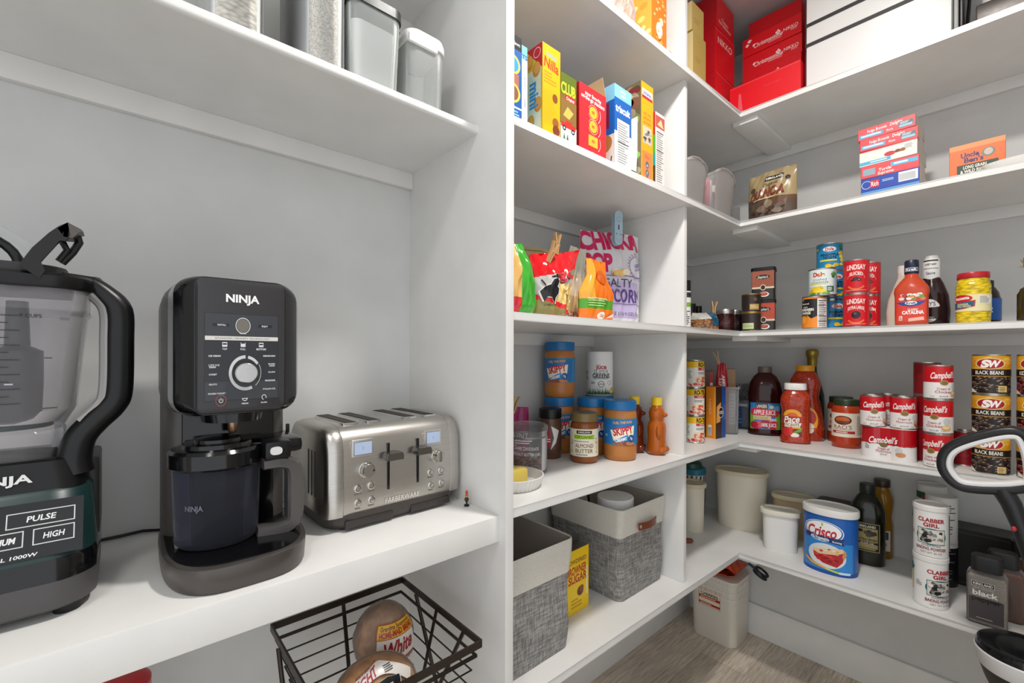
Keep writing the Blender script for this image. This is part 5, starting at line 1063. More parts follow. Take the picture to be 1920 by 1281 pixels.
def coco(z, l, c1, yw):
    p = on_x(1432, 600, 1.925)
    t = thing('cocoa_canister', l, 'canister', (p.x, p.y, z), FY+math.radians(yw), 'square cocoa canisters'); w_ = .080; h = .118
    b = MB(); b.loft([rrect(w_, .066, .008, q, 4) for q in (0, h)], M('#2A2322', .35)); b.build('body', t)
    MB().loft([rrect(w_+.006, .072, .010, q, 4) for q in (h-.004, h+.007)]+[rrect(w_, .066, .010, h+.009, 4)], BLK).build('lid', t)
    a = Art(.35); a.rect(-w_/2+.002, h*.40, w_-.004, h*.56, c1)
    for k in range(10): q = PI*k/9; a.poly([(0, h*.42), (.038*math.cos(q-.06), h*.42+.05*math.sin(q-.06)), (.038*math.cos(q+.06), h*.42+.05*math.sin(q+.06))], '#9A4A2E')
    a.rect(-w_/2+.002, h*.36, w_-.004, h*.06, '#E0CDB0').ell(0, h*.40, .010, .012, '#E0CDB0').ell(0, h*.40, .0075, .009, '#2A1C16').ell(0, h*.75, .024, h*.075, '#15100F').text("Stephen's", 0, h*.75, .010, '#EFE8E0', .01, .036, .2).ell(.004, h*.17, .017, h*.085, '#EDE6DC').ell(.002, h*.18, .014, h*.06, '#A83A20').ell(.002, h*.195, .009, h*.03, '#D86A3A')
    l_ = MB(); a.emit(l_, flat((0, -.0331, 0), (0, -1, 0))); a2 = Art(.35).rect(-.029, .006, .058, h-.018, '#2E2A28', 1).bars(-.024, .02, .045, .08, 11, '#8A827C', 3); a2.emit(l_, flat((w_/2+.0001, 0, 0), (1, 0, 0))); l_.build('label', t)
coco(Z3, 'square cocoa canister with a bright orange-red panel, lower of two', '#C2421E', 18); coco(Z3+.127, 'square cocoa canister with a brown-orange panel, stacked on the other', '#9C5238', 14)
# pineapple, mandarin and olive cans
YEL = ['#F0C81E', '#F6DC4A', '#E0B012']
def dole(a, r, h):
    a.ell(0, h*.80, r*.50, h*.095, '#F2EEE6').text('Dole', 0, h*.80, h*.12, '#C8242A', .04, r*.62).text('PINEAPPLE', 0, h*.58, h*.095, '#12233E', .03, r*1.35).text('TIDBITS', 0, h*.46, h*.095, '#12233E', .03, r*1.0).rect(-r*.75, h*.33, r*1.3, h*.06, '#E8D84A')
    a.blobs(r*.65, h*.1, r*.65, h*.65, 12, r*.2, YEL, 3).blobs(-r*.4, h*.05, r*1.3, h*.2, 9, r*.18, YEL, 4).blobs(r*.75, h*.72, r*.4, h*.25, 5, r*.16, ['#3A7A34', '#2E5E2A'], 5).blobs(-r*1.2, h*.74, r*.3, h*.18, 3, r*.16, ['#C8C04A', '#3A7A34'], 6)
    for s in (-2.2, 2.2): a.blobs(s*r-r*.4, h*.05, r*.8, h*.7, 12, r*.2, YEL+['#3A7A34'], 8)
def crushed(a, r, h):
    a.rect(-PI*r, h*.35, 2*PI*r, h*.65, '#B9D8E2').rect(-r*.95, h*.3, r*1.9, h*.68, '#DCE8E4').text('Dole', -r*.1, h*.80, h*.16, '#C8242A', .05, r*.85).ell(-r*.02, h*.785, r*.08, h*.035, '#F0C81E').text('crushed', -r*.05, h*.60, h*.10, '#5A6A7A', .0, r*.95).text('pineapple', -r*.05, h*.49, h*.11, '#5A6A7A', .0, r*1.2).rect(-r*.8, h*.40, r*1.2, h*.05, '#E0D25A')
    a.blobs(-r*.9, h*.03, r*1.5, h*.3, 16, r*.28, YEL, 7).blobs(r*.75, h*.62, r*.5, h*.34, 7, r*.16, ['#4A8A4A', '#7AB06A', '#2E6A3A'], 9).rect(r*.45, h*.1, r*.55, h*.22, '#4A6A4A').bars(r*.5, h*.13, r*.4, h*.15, 3, '#E8F0E4', 3).blobs(-r*.9, 0, r*1.7, h*.07, 9, r*.12, ['#5A9A3A', '#7AB84A'], 5)
    a.rect(r*1.3, h*.05, r*.8, h*.9, '#E6ECEA').bars(r*1.35, h*.1, r*.7, h*.8, 16, '#5A6A7A', 4)
def mandarin(a, r, h):
    a.rect(-r*1.3, h*.05, r*1.75, h*.93, '#1C1A1B').rect(-PI*r, h*.95, 2*PI*r, h*.05, '#E8842A').poly([(-r*1.3, 0), (r*.45, 0), (r*.45, h*.38), (0, h*.30), (-r*.3, h*.4), (-r*.7, h*.28), (-r*1.3, h*.36)], '#EE8E32')
    a.ell(-r*.75, h*.22, r*.48, h*.19, '#F0881E').ell(-r*.8, h*.25, r*.3, h*.12, '#F6AA4A').text('Natural', -r*.6, h*.80, h*.06, '#E8E4DC', .01, r*.8).text('whole', -r*.55, h*.69, h*.06, '#E8E4DC', .0, r*.5).text('MANDARIN', -r*.45, h*.60, h*.085, '#F2EEE6', .03, r*1.25).text('ORANGE', -r*.55, h*.49, h*.085, '#F2EEE6', .03, r*1.0).ring(-r*.8, h*.89, r*.12, r*.03, '#E8E4DC', -20, 200).blobs(-r*.6, h*.38, r*.4, h*.06, 3, r*.1, ['#4A7A2E'], 2)
    a.rect(r*.50, h*.03, r*.85, h*.92, '#ECE8E4'); [a.rect(r*.52, h*y, r*.8, h*.015, '#2A2A2A') for y in (.88, .72, .38, .2)]; a.bars(r*.56, h*.05, r*.7, h*.85, 15, '#6A6A6A', 5, .4)
def lemonc(a, r, h): a.rect(-PI*r, 0, 2*PI*r, h, '#2A2418').blobs(-r*1.4, h*.5, r*2.8, h*.5, 18, r*.3, YEL, 4).blobs(-r*1.4, 0, r*2.8, h*.3, 12, r*.3, YEL, 6).ring(r*.6, h*.7, r*.35, r*.06, '#C85A2A')
def linds(top, word, big):
    def f(a, r, h):
        a.text('LINDSAY', 0, h*.80, h*.15, '#F6E4DC', .03, r*1.45, 0, 0, 4/r*.02)
        a.text(word, 0, h*.60, h*.10, '#F6E4DC', .03, r*(1.0 if big == 0 else 1.25), 0, 0, 10)
        a.ring(0, h*.40, r*.68, r*.03, '#F0B0A8', 110, 170).ring(0, h*.40, r*.68, r*.03, '#F0B0A8', 10, 70)
        if big == 0: a.poly([(-r*.45, h*.36), (0, h*.5), (r*.45, h*.37), (r*.2, h*.36), (0, h*.40), (-r*.2, h*.36)], '#221A1C').ell(-r*.1, h*.42, r*.16, h*.06, '#3A3234').ell(r*.2, h*.40, r*.16, h*.05, '#2A2224').ell(r*.2, h*.40, r*.08, h*.02, '#8A7A7A')
        else: a.ell(0, h*.36, r*.34, h*.12, '#241C1E').ell(-r*.08, h*.40, r*.12, h*.04, '#5A4A4A')
        a.ring(0, h*.34, r*.78, r*.16, '#E8703A', 215, 325).bars(-r*.8, h*.05, r*1.6, h*.03, 1, '#F0A8A0', 2, .5)
    return f
GC = 'fruit and olive cans on the eye-level shelf'
def farcan(u0, u1, X, z, r, h, l, base, fn, off=0, g=GC, dy=0): p, _, d = fc(u0, u1, X); return can('food_can', (p.x, p.y+dy, z), r, h, yaw_to(p, off), l, base, fn, g)
farcan(1503, 1551, 1.838, Z3, .0375, .1135, 'mandarin orange can with a black label, lowest left of the fruit cans', '#EAE6E2', mandarin, -14)
farcan(1512, 1571, 1.845, Z3+.1137, .0415, .094, 'pale crushed pineapple can standing on the mandarin orange can', '#C6DEE4', crushed, -8)
farcan(1534, 1584, 1.932, Z3, .0405, .106, 'blue pineapple can at the bottom behind the mandarin can', '#1F86B8', dole, 30)
farcan(1534, 1584, 1.932, Z3+.1062, .0405, .104, 'blue pineapple can in the middle, behind the crushed pineapple', '#1F86B8', dole, 24)
farcan(1530, 1580, 1.932, Z3+.2104, .0405, .099, 'blue pineapple tidbits can on top of the fruit can stack', '#1F86B8', dole, 0)
farcan(1508, 1560, 2.00, Z3, .034, .108, 'yellow and black fruit can mostly hidden behind the mandarin can', '#2A2418', lemonc, 0)
LR = '#D21724'
farcan(1580, 1630, 1.838, Z3, .0362, .110, 'red olive can with a whole olive, lower front of four red cans', LR, linds(1, 'EXTRA LARGE', 1)); farcan(1580, 1630, 1.838, Z3+.1102, .0362, .112, 'red olive can with sliced olives, upper front of four red cans', LR, linds(1, 'SLICED', 0))
farcan(1604, 1649, 1.918, Z3, .0362, .110, 'red olive can at the back, lower of the two behind', LR, linds(1, 'MEDIUM', 1)); farcan(1604, 1649, 1.918, Z3+.1102, .0362, .112, 'red olive can at the back, upper of the two behind', LR, linds(1, 'SLICED', 0))
# dressing, sauce and pickles
p, _, d = fc(1668, 1750, 1.845)
def sq(w_, dd, z, r=.02): return rrect(w_, dd, r, z, 5)
def kl(a):
    a.rect(-.036, .0, .072, .088, '#D8402E', .004).blobs(-.034, .064, .068, .024, 26, .006, ['#E8D8C8', '#7A9A4A', '#C8343A', '#4A4A52', '#D88A4A', '#F2EEE6'], 3).poly([(-.036, .060), (.036, .062), (.020, .050), (0, .046), (-.02, .050)], '#1E4A9A').ell(0, .057, .014, .006, '#F2EEE8').text('Kraft', 0, .057, .007, '#2A3A8A', .03, .022).text('CLASSIC', .004, .037, .006, '#F6E8E2', .03, .024).text('CATALINA', .004, .028, .010, '#F8EEEA', .05, .050).rect(-.028, .004, .008, .014, '#F0D8D0').bars(-.027, .005, .006, .012, 3, '#8A3A30', 2).poly([(-.006, .0), (.030, .004), (.028, .014), (-.006, .010)], '#F0B4A4')
bottle('dressing_bottle', (p.x, p.y, Z3), [sq(.074, .046, 0), sq(.078, .050, .004), sq(.079, .050, .03), sq(.080, .050, .090), sq(.084, .052, .104), sq(.080, .050, .118), sq(.056, .042, .138), oval(.033, .033, .152, 24), oval(.032, .032, .166, 24)] and [oval(a_, b_, z, 40, e) for a_, b_, z, e in ((.072, .044, 0, 4), (.078, .05, .004, 4), (.079, .05, .09, 4), (.084, .052, .104, 3.5), (.080, .05, .118, 3), (.056, .042, .138, 2.3), (.033, .033, .152, 2), (.032, .032, .168, 2))], FY+math.radians(4), 'red catalina dressing bottle with a dark blue cap on the eye-level shelf', M('#C5482A', .15),
       ([oval(a_, a_, z, 32) for a_, z in ((.033, .160), (.035, .162), (.035, .188), (.034, .200), (.030, .203))], M('#1A2038', .35)), [(oval(.079, .05, 0, 40, 4), .012, kl), (oval(.035, .035, 0, 32), .164, lambda a: a.rect(-.017, .004, .034, .011, '#E8E8EC').rect(-.016, .005, .032, .009, '#16306A').text('Kraft', 0, .0095, .007, '#F4F4F6', .03, .026))])
q, _, d = fc(1716, 1776, 1.985)
bottle('barbecue_sauce_bottle', (q.x, q.y, Z3), [oval(a_, b_, z, 40, 2.2) for a_, b_, z in ((.082, .056, 0), (.088, .06, .005), (.092, .062, .05), (.084, .058, .10), (.06, .05, .14), (.042, .040, .16), (.040, .038, .175))], FY, 'dark barbecue sauce bottle with a white neck wrap behind the catalina dressing', M('#2E1210', .12, 0, 'liquid'),
       ([oval(a_, a_, z, 32) for a_, z in ((.042, .150), (.043, .152), (.042, .218), (.036, .226), (.034, .232))], M('#E6E4E0', .4)), [(oval(.088, .06, 0, 40, 2.2), .016, lambda a: a.ell(-.004, .036, .030, .038, '#C8C4C0').ell(-.004, .036, .028, .036, '#EEECE8').text("RAY'S", -.002, .058, .012, '#2A2A3A', .02, .03).bars(-.02, .012, .03, .03, 5, '#9A9A9A', 2)), (oval(.043, .043, 0, 32), .155, lambda a: a.rect(-.02, .058, .04, .004, '#222222').rect(-.02, .034, .04, .0015, '#4A4A4A').text('SWEET BABY', 0, .048, .006, '#2A2A3A', .01, .03).text('Sauce', 0, .020, .009, '#3A3A5A', .01, .022))])
r_, _, d = fc(1672, 1742, 1.91)
bottle('dressing_bottle', (r_.x, r_.y+.0135, Z3), [oval(a_, b_, z, 36, 2.6) for a_, b_, z in ((.084, .046, 0), (.092, .050, .006), (.094, .050, .05), (.084, .046, .09), (.05, .04, .14), (.036, .036, .16), (.036, .036, .176))], FY, 'cream-coloured dressing bottle almost hidden behind the catalina dressing', M('#D8CFC0', .2), ([oval(.037, .037, z, 24) for z in (.165, .198)], M('#E6E4E0', .4)))
p, _, d = fc(1792, 1857, 1.85)
def bl(a, r, h):
    a.rect(-r*1.4, 0, r*2.9, h, '#E8DCA8').poly([(-r*1.4, h*.12), (-r*.5, h*.16), (r*.10, h*.28), (r*.14, h*.66), (-r*1.4, h*.56)], '#C8343A').poly([(-r*1.4, h*.15), (-r*.5, h*.20), (r*.05, h*.31), (r*.08, h*.60), (-r*1.4, h*.52)], '#1E5E78').ell(-r*.75, h*.78, r*.72, h*.22, '#C8202A').text('Mezzetta', -r*.72, h*.80, h*.17, '#F6EAE0', .03, r*1.05, .15, 4)
    a.text('BANANA', -r*.62, h*.44, h*.12, '#E8E0A8', .02, r*.75).text('WAX RINGS', -r*.58, h*.31, h*.12, '#E8E0A8', .02, r*.9).rect(r*.28, h*.42, r*.9, h*.5, '#EFEBDC').bars(r*.34, h*.46, r*.75, h*.42, 7, '#7A7A72', 3)
RP = M('#E2C41C', .25, 0, 'rings')
jar('pepper_jar', (p.x, p.y, Z3), [(0, .002), (.032, 0), (.0355, .005), (.036, .02), (.0362, .108), (.033, .124), (.0315, .130), (0, .13)], yaw_to(p), 'jar of yellow banana pepper rings with a red lid', RP, (.034, .129, .146, M('#B8202A', .3)), (.034, .082, .0367, '#E8DCA8', bl), None, 'jar')
p, _, d = fc(1812, 1868, 1.935)
jar('condiment_jar', (p.x, p.y, Z3), [(0, 0), (.036, 0), (.04, .005), (.041, .07), (.036, .095), (.028, .11), (0, .11)], yaw_to(p), 'dark bottle with a blue label hidden behind the pepper ring jar', M('#2A1E1A', .2), (.026, .108, .13, BLK), (.012, .075, .0415, '#1E5AA8', lambda a, r, h: a.bars(-r*.6, h*.3, r*1.2, h*.3, 2, '#E0E0E0', 2)), None, 'jar')
p = on_x(1931, 600, 1.85)
t = thing('vinegar_bottle', 'olive-coloured bottle with a twine-tied neck at the photo\'s right edge', 'bottle', (p.x, p.y, Z3))
MB().lathe([(0, 0), (.022, 0), (.024, .004), (.024, .075), (.019, .085), (.018, .09), (.0105, .096), (.0105, .150), (.012, .152), (.012, .175), (0, .176)], M('#33280F', .15), 24).build('body', t)
q = MB(); rnd = random.Random(2)
for k in range(26): a_ = rnd.uniform(0, 6.28); q.tube([(.009*math.cos(a_), .009*math.sin(a_), .150), (.022*math.cos(a_), .022*math.sin(a_), .150+rnd.uniform(.0, .02))], .0009, M('#A89468', .8), 5)
q.build('twine', t)

# ================================================================ soup shelf
def rotel(a, r, h):
    a.rect(-PI*r, h*.74, 2*PI*r, h*.26, '#EDBE1E').text('RO-TEL', r*.5, h*.86, h*.16, '#1A1A1A', .05, r*1.35).rect(-PI*r, h*.985, 2*PI*r, h*.015, '#2A1A14').rect(-r*.2, h*.64, r*1.4, h*.10, '#C8242A').text('ORIGINAL', r*.5, h*.69, h*.05, '#F4E8D8', .02, r*.7).bars(-r*.2, h*.48, r*1.2, h*.1, 2, '#6A7A7A', 3, .4)
    a.ell(r*.3, h*.26, r*.85, h*.17, '#E8D8B8').blobs(-r*.5, h*.12, r*1.6, h*.28, 20, r*.16, ['#D8483A', '#E06A54', '#F0C0A8', '#B83028'], 4).blobs(-r*1.3, .0, r*2.6, h*.16, 16, r*.2, ['#C83A30', '#E8806A', '#F0D8C8'], 6)
    a.rect(-r*1.3, h*.3, r*.5, h*.35, '#EEEAE2').bars(-r*1.25, h*.32, r*.4, h*.3, 5, '#7A8A8A', 2)
for k, (l, of_) in enumerate((('bottom diced tomato can of the stack by the upright', 18), ('middle diced tomato can of the stack by the upright', 6), ('top diced tomato can of the stack by the upright', 30))):
    can('food_can', (1.640, .812, Z4+.1042*k), .0338, .104, yaw_to(Vector((1.64, .812, 0)), of_), l, '#E9E6DE', rotel, 'diced tomato cans')
can('food_can', (1.598, .888, Z4), .0338, .104, 0, 'lower green-banded can tucked behind the diced tomato stack', '#D8D8CE', lambda a, r, h: a.rect(-PI*r, h*.3, 2*PI*r, h*.4, '#9AA024'), 'cans behind the tomatoes'); can('food_can', (1.598, .888, Z4+.1042), .0338, .104, 0, 'middle green-banded can tucked behind the diced tomato stack', '#D8D8CE', lambda a, r, h: a.rect(-PI*r, h*.3, 2*PI*r, h*.4, '#9AA024'), 'cans behind the tomatoes')
can('food_can', (1.598, .888, Z4+.2084), .0338, .100, 0, 'upper green-banded can tucked behind the diced tomato stack', '#D8D8CE', lambda a, r, h: a.rect(-PI*r, h*.3, 2*PI*r, h*.4, '#9AA024'), 'cans behind the tomatoes')
def obx(a, w, h): a.rect(-w/2, 0, w, h, '#E8881E', 1).rect(-w/2, 0, w*.16, h, '#3A2418', 1).rect(w*.34, 0, w*.16, h, '#EFA038', 1).text('crackers', -.002, h*.62, .012, '#F4D8A8', .0, .06, 0, 90).rect(-w*.16, h*.06, w*.3, h*.20, '#DDE6EA', 1); [a.rect(-w*.14, h*.07+.0022*k, w*.26, .001, '#4A5A6A') for k in range(14)]
def obl(a, w, h): a.rect(-w/2, 0, w, h, '#3A2418', 1).rect(w*.1, 0, w*.4, h, '#1F4E9A', 1).poly([(-w*.45, h*.3), (-w*.05, h*.32), (w*.02, h*.7), (-w*.4, h*.62)], '#E8A24A').ell(w*.02, h*.5, .018, .022, '#F0EFEA').ell(w*.02, h*.5, .016, .020, '#2A1A14').text('OO', w*.02, h*.5, .012, '#F0EFEA', .03).bars(w*.30, h*.2, .01, h*.6, 1, '#3A6AB8', 2)
carton('snack_box', at(1341, 1.79, Z4), .048, .072, .205, math.radians(-96), 'narrow orange, brown and blue box right of the diced tomato stack', {'front': '#E8881E', 'right': '#3A2418', 'top': '#C8782A'}, {'front': obx, 'right': obl}, None, 'box')
t = thing('storage_bin', 'clear plastic bin of packets behind the orange and brown box on the soup shelf', 'bin', at(1348, 1.95, Z4), math.radians(-64))
MB().loft([rrect(.150*k, .18*k, .02, z, 5) for z, k in ((0, .92), (.003, .95), (.188, 1), (.190, 1.06), (.198, 1.06), (.198, .99), (.006, .93))], M('#D5D8DA', .3, 0, 'frost')).build('tub', t)
BP = at(1348, 1.95, Z4+.006)
def inb(dx, dy): c_, s_ = math.cos(math.radians(-64)), math.sin(math.radians(-64)); return BP+Vector((dx*c_-dy*s_, dx*s_+dy*c_, 0))
carton('tea_box', inb(-.042, .01), .040, .11, .255, math.radians(-64), 'dark red box standing in the clear bin behind the tomato cans', {'front': '#6A3A2A', 'right': '#8A2020'}, {'front': lambda a, w, h: a.rect(w*.1, 0, w*.36, h, '#A82020', 1).ell(w*.28, h*.78, .006, .008, '#E0D8D0')}, None, 'box')
bag('pasta_bag', inb(.010, -.045), .056, .290, .04, math.radians(-62), 'red pasta bag with white lettering running up it, in the clear bin', lambda x, z: '#B01824', None, 'bag', .6, lambda a: a.text('AMERICAN', .0085, .185, .0105, '#F2E8E4', .04, .105, 0, -86).text('BEAUTY', -.0085, .19, .0105, '#F2E8E4', .02, .075, 0, 86), .003, 21, .25)
clothespin(inb(-.006, -.045)+Vector((0, 0, .305)), math.radians(-62), -16, 'pale wooden clothespin at the tip of the red pasta bag')
carton('cardboard_box', inb(.032, .028), .066, .09, .265, math.radians(-64), 'plain brown cardboard box standing in the clear bin', {'front': '#9A7448', 'right': '#8A6640', 'top': '#A88458'}, {'front': lambda a, w, h: a.rect(-.012, h*.80, .012, .014, '#4A3A26').rect(w*.1, h*.1, w*.4, h*.5, '#C8C4BC', 1).bars(w*.14, h*.12, w*.3, h*.45, 8, '#8A8680', 2)}, None, 'box')
t = thing('storage_tub', 'low clear tub with a blue label between the clear bin and the apple juice', 'tub', at(1397, 2.04, Z4), math.radians(-62))
MB().loft([oval(.092*k, .092*k, z, 32, 2.6) for z, k in ((0, .92), (.003, .95), (.115, 1.0), (.118, 1.05), (.126, 1.05), (.126, .98), (.005, .93))], M('#C8CCD0', .3, 0, 'frost')).build('tub', t)
MB().loft([oval(.078, .078, z, 32, 2.6) for z in (.006, .085)], M('#8E9AA8', .6)).build('contents', t)
q = MB(); Art(.4).rect(-.045, 0, .030, .09, '#2E68B0').rect(-.045, .09, .05, .012, '#E0E4E8').bars(-.042, .01, .024, .06, 4, '#8FB4E0', 2).emit(q, onto_ring(oval(.091, .091, 0, 32, 2.6), .010)); q.build('label', t)
bag('snack_pouch', at(1398, 2.03, Z4+.126), .08, .075, .03, math.radians(-62), 'crumpled clear pouch lying on the low clear tub beside the apple juice', lambda x, z: '#8A9098' if (x*5+z*7) % 2 < 1.4 else '#C8CCD2', None, 'pouch', .8, None, .014, 22, .15, 'frost')
# apple juice
def jl(a):
    a.rect(-.060, 0, .120, .082, '#2A86C8', .005).blobs(-.058, .05, .116, .03, 8, .016, ['#58A8D8', '#8FC4E4'], 3).rect(-.060, 0, .020, .05, '#7AB03A', .005).rect(.036, .0, .024, .05, '#7AB03A', .005).rect(-.035, .064, .044, .016, '#1A1A1C', .005).text('LANGERS', -.013, .072, .010, '#F2EDE0', .03, .038).ell(.022, .070, .008, .005, '#E8E4DA')
    a.poly([(-.056, .044), (.044, .040), (.050, .056), (.03, .062), (-.04, .066), (-.056, .060)], '#D42A44').text('APPLE JUICE', -.004, .053, .014, '#F6E8E4', .02, .080).rect(-.044, .030, .064, .012, '#D8C89A', .005).bars(-.04, .032, .05, .008, 2, '#8A7A4A', 2, .4).blobs(-.058, 0, .11, .03, 12, .016, ['#C8243A', '#E05068', '#A81A30'], 5).text('100%', .028, .030, .008, '#F4E8E4', .03).text('100% JUICE', .012, .014, .011, '#F6E8E4', .03, .055)
    a.rect(.062, 0, .05, .082, '#4A3A3A', .005).bars(.066, .008, .04, .066, 8, '#9A8A88', 4, .4)
DJ = M('#3A0F0C', .1, 0, 'liquid')
bottle('juice_bottle', (2.035, .705, Z4), [oval(w_, w_*.86, z, 44, 2.7) for w_, z in ((.110, 0), (.126, .006), (.128, .02), (.1225, .024), (.1225, .040), (.1225, .136), (.128, .142), (.128, .150), (.126, .18), (.114, .215), (.085, .243), (.050, .258), (.046, .262))], math.radians(-68), 'large dark red apple juice bottle on the soup shelf', DJ,
       ([oval(w_, w_, z, 32) for w_, z in ((.050, .258), (.052, .260), (.052, .280), (.050, .283))], M('#6A5E5A', .4)), [(oval(.1225, .1225*.86, 0, 44, 2.7), .026, jl, 1.32)])
def pl_(a):
    a.rect(-.044, 0, .062, .095, '#7A2014', .005).ell(-.012, .078, .030, .024, '#E8A02A').ell(-.012, .076, .018, .014, '#D8602A').rect(-.044, .052, .064, .024, '#B02A1E', .005).text('Pace', -.013, .065, .026, '#2A1410', .06, .052, .25, 5).text('Pace', -.013, .065, .024, '#F6E4DC', .03, .050, .25, 5).poly([(-.038, .036), (.012, .036), (.018, .052), (-.036, .052)], '#EDE0CC').text('PICANTE', -.012, .044, .010, '#3A2A1E', .01, .044).rect(-.030, .030, .046, .006, '#E8A02A', .005)
    a.ell(-.030, .018, .014, .018, '#C8242A').poly([(-.010, .012), (.016, .020), (.020, .032), (.010, .030), (-.008, .018)], '#6AA03A').ell(-.004, .006, .014, .008, '#F0E6DA').ell(-.016, .022, .006, .016, '#D83A2A')
SALSA = M('#A5331A', .14, 0, 'salsa')
bottle('salsa_bottle', (1.925, .560, Z4), [oval(w_, w_*.8, z, 44, 2.8) for w_, z in ((.086, 0), (.098, .004), (.098, .022), (.090, .028), (.090, .128), (.098, .140), (.100, .158), (.094, .176), (.076, .192), (.066, .197), (.066, .205))], math.radians(-70), 'picante salsa bottle with a white cap, in front of the yellow-capped bottle', SALSA,
       ([oval(w_, w_*.92, z, 40, 2.2) for w_, z in ((.070, .200), (.073, .202), (.073, .222), (.070, .225))], M('#EDEBE6', .4)), [(oval(.0905, .0905*.8, 0, 44, 2.8), .026, pl_)])
p = on_x(1510, 600, 2.035)
bottle('salsa_bottle', (2.035, p.y, Z4), [oval(w_, w_*.72, z, 44, 2.6) for w_, z in ((.120, 0), (.128, .006), (.130, .05), (.110, .12), (.088, .17), (.096, .195), (.104, .215), (.098, .235), (.070, .262), (.058, .268), (.058, .275))], FY, 'tall red sauce bottle with an orange-yellow cap behind the picante salsa', SALSA,
       ([oval(w_, w_, z, 40) for w_, z in ((.060, .268), (.063, .27), (.063, .288), (.060, .291))], M('#E09A1C', .4)), [(oval(.1285, .1285*.72, 0, 44, 2.6), .02, lambda a: a.ell(.025, .06, .03, .05, '#E8A02A').ell(.025, .07, .024, .03, '#B02A1E').ell(.03, .03, .012, .02, '#EDE0CC'))])
p = on_x(1516, 600, 2.12)
bottle('champagne_bottle', (2.125, p.y-.012, Z4), [oval(w_, w_, z, 36) for w_, z in ((.078, 0), (.082, .005), (.082, .17), (.06, .22), (.034, .26), (.030, .30))], FY, 'green bottle with a gold foil top showing above the yellow-capped sauce', M('#1E2A14', .12, 0, 'liquid'), ([oval(w_, w_, z, 24) for w_, z in ((.032, .285), (.036, .30), (.038, .325), (.044, .33), (.046, .345), (.042, .352), (.030, .356))], M('#A08A3A', .35, .7)))
def raol(a, r, h):
    a.rect(-r*1.3, 0, r*2.9, h, '#E6DECC').ell(-r*.25, h*.70, r*.62, h*.19, '#5A2A1A').ell(-r*.25, h*.72, r*.5, h*.13, '#C8602A').rect(-r*.7, h*.58, r*.9, h*.10, '#7A3A1E').text("RAO'S", -r*.25, h*.42, h*.15, '#8A2A22', .0, r*1.25).rect(-r*1.0, h*.15, r*1.6, h*.11, '#B82A24').text('MARINARA', -r*.3, h*.205, h*.06, '#F0E0D4', .02, r*.8).bars(-r*.8, h*.30, r*1.1, h*.04, 1, '#8A8274', 2, .4).bars(r*.75, h*.1, r*.6, h*.8, 12, '#9A9284', 5, .35)
def rao(x, y, l, off): return jar('pasta_sauce_jar', (x, y, Z4), [(0, .002), (.038, 0), (.0425, .006), (.043, .02), (.043, .132), (.040, .146), (.035, .152), (0, .152)], yaw_to(Vector((x, y, 0)), off), l, M('#B23A1A', .2), (.0375, .15, .172, M('#26381E', .35)), (.040, .125, .0436, '#E6DECC', raol), 'marinara jars', 'jar', None, 40, 50)
rao(1.972, .412, 'marinara jar with a dark green lid, in front', 0); rao(2.085, .452, 'marinara jar behind the other one, next to the tall sauce bottle', 0); rao(2.085, .356, 'marinara jar at the back right of the pair', 0)
def camp(word):
    def f(a, r, h):
        a.rect(-PI*r, h*.50, 2*PI*r, h*.5, '#C8101E').rect(-PI*r, 0, 2*PI*r, h*.5, '#EAE6E3').text("Campbell's", 0, h*.73, h*.19, '#F6EEEA', .025, r*1.75, .25, 3).ell(r*.02, h*.485, r*.30, h*.085, '#A8905A').ell(r*.02, h*.485, r*.22, h*.06, '#7E6A34').text('Cream of', r*.0, h*.30, h*.075, '#A82A34', .01, r*.9).text(word, r*.0, h*.20, h*.08, '#A82A34', .01, r*1.15).text('SOUP', 0, h*.06, h*.045, '#6A6A6A', .01, r*.6).bars(-r*.9, h*.045, r*.3, h*.03, 1, '#9A9A9A', 2, .4).bars(r*.45, h*.045, r*.3, h*.03, 1, '#9A9A9A', 2, .4)
        a.ell(r*.85, h*.36, r*.26, h*.11, '#C8C8C4')
        if word == 'Mushroom': a.ell(r*.95, h*.16, r*.26, h*.09, '#B8704A').ell(r*.9, h*.2, r*.2, h*.06, '#D89A70').ell(r*1.0, h*.07, r*.1, h*.05, '#A83A2A')
        else: a.ell(r*.8, h*.15, r*.34, h*.085, '#D8A868').ell(r*.8, h*.17, r*.26, h*.05, '#EED0A0')
    return f
GS = 'condensed soup cans'
def soup(x, y, z, l, word, off=0): return can('soup_can', (x, y, z), .0335, .1005, yaw_to(Vector((x, y, 0)), off), l, '#EAE6E3', camp(word), GS)
# shrink-wrapped pair at the bottom
tw = thing('soup_multipack', 'shrink-wrapped pair of red and white soup cans at the bottom left of the soup stack', 'multipack', (1.850, .276, Z4), FY+math.radians(-6))
def ring2(z, k=1):
    out = []
    for i in range(72):
        a_ = 2*PI*i/72; best = 0
        for cx_ in (-.0345, .0345):
            dx_, dy_ = math.cos(a_), math.sin(a_); bq = dx_*cx_; disc = bq*bq-(cx_*cx_-.0345**2)
            if disc >= 0: best = max(best, bq+math.sqrt(disc))
        best = max(best, .0285/max(.25, abs(math.sin(a_)))*(1 if abs(math.cos(a_))*best < .04 else 0)); out.append(Vector((best*k*math.cos(a_), best*k*math.sin(a_), z)))
    return out
W2 = ring2(0)
b = MB(); b.loft([ring2(z, k) for z, k in ((0, .96), (.003, 1), (.099, 1), (.1005, .97))], M('#E8E4E1', .3)); b.build('can_pair', tw)
q = MB(); L2 = .069*.5; a = Art(.25); HW = .100
a.rect(-HW, .050, 2*HW, .050, '#B50E1C').rect(-HW, 0, 2*HW, .050, '#E6E2E0')
rnd = random.Random(3)
for k in range(24): x = -HW+2*HW*k/23; a.ell(x, .050, .006, rnd.uniform(.001, .0045), '#B50E1C', 8)
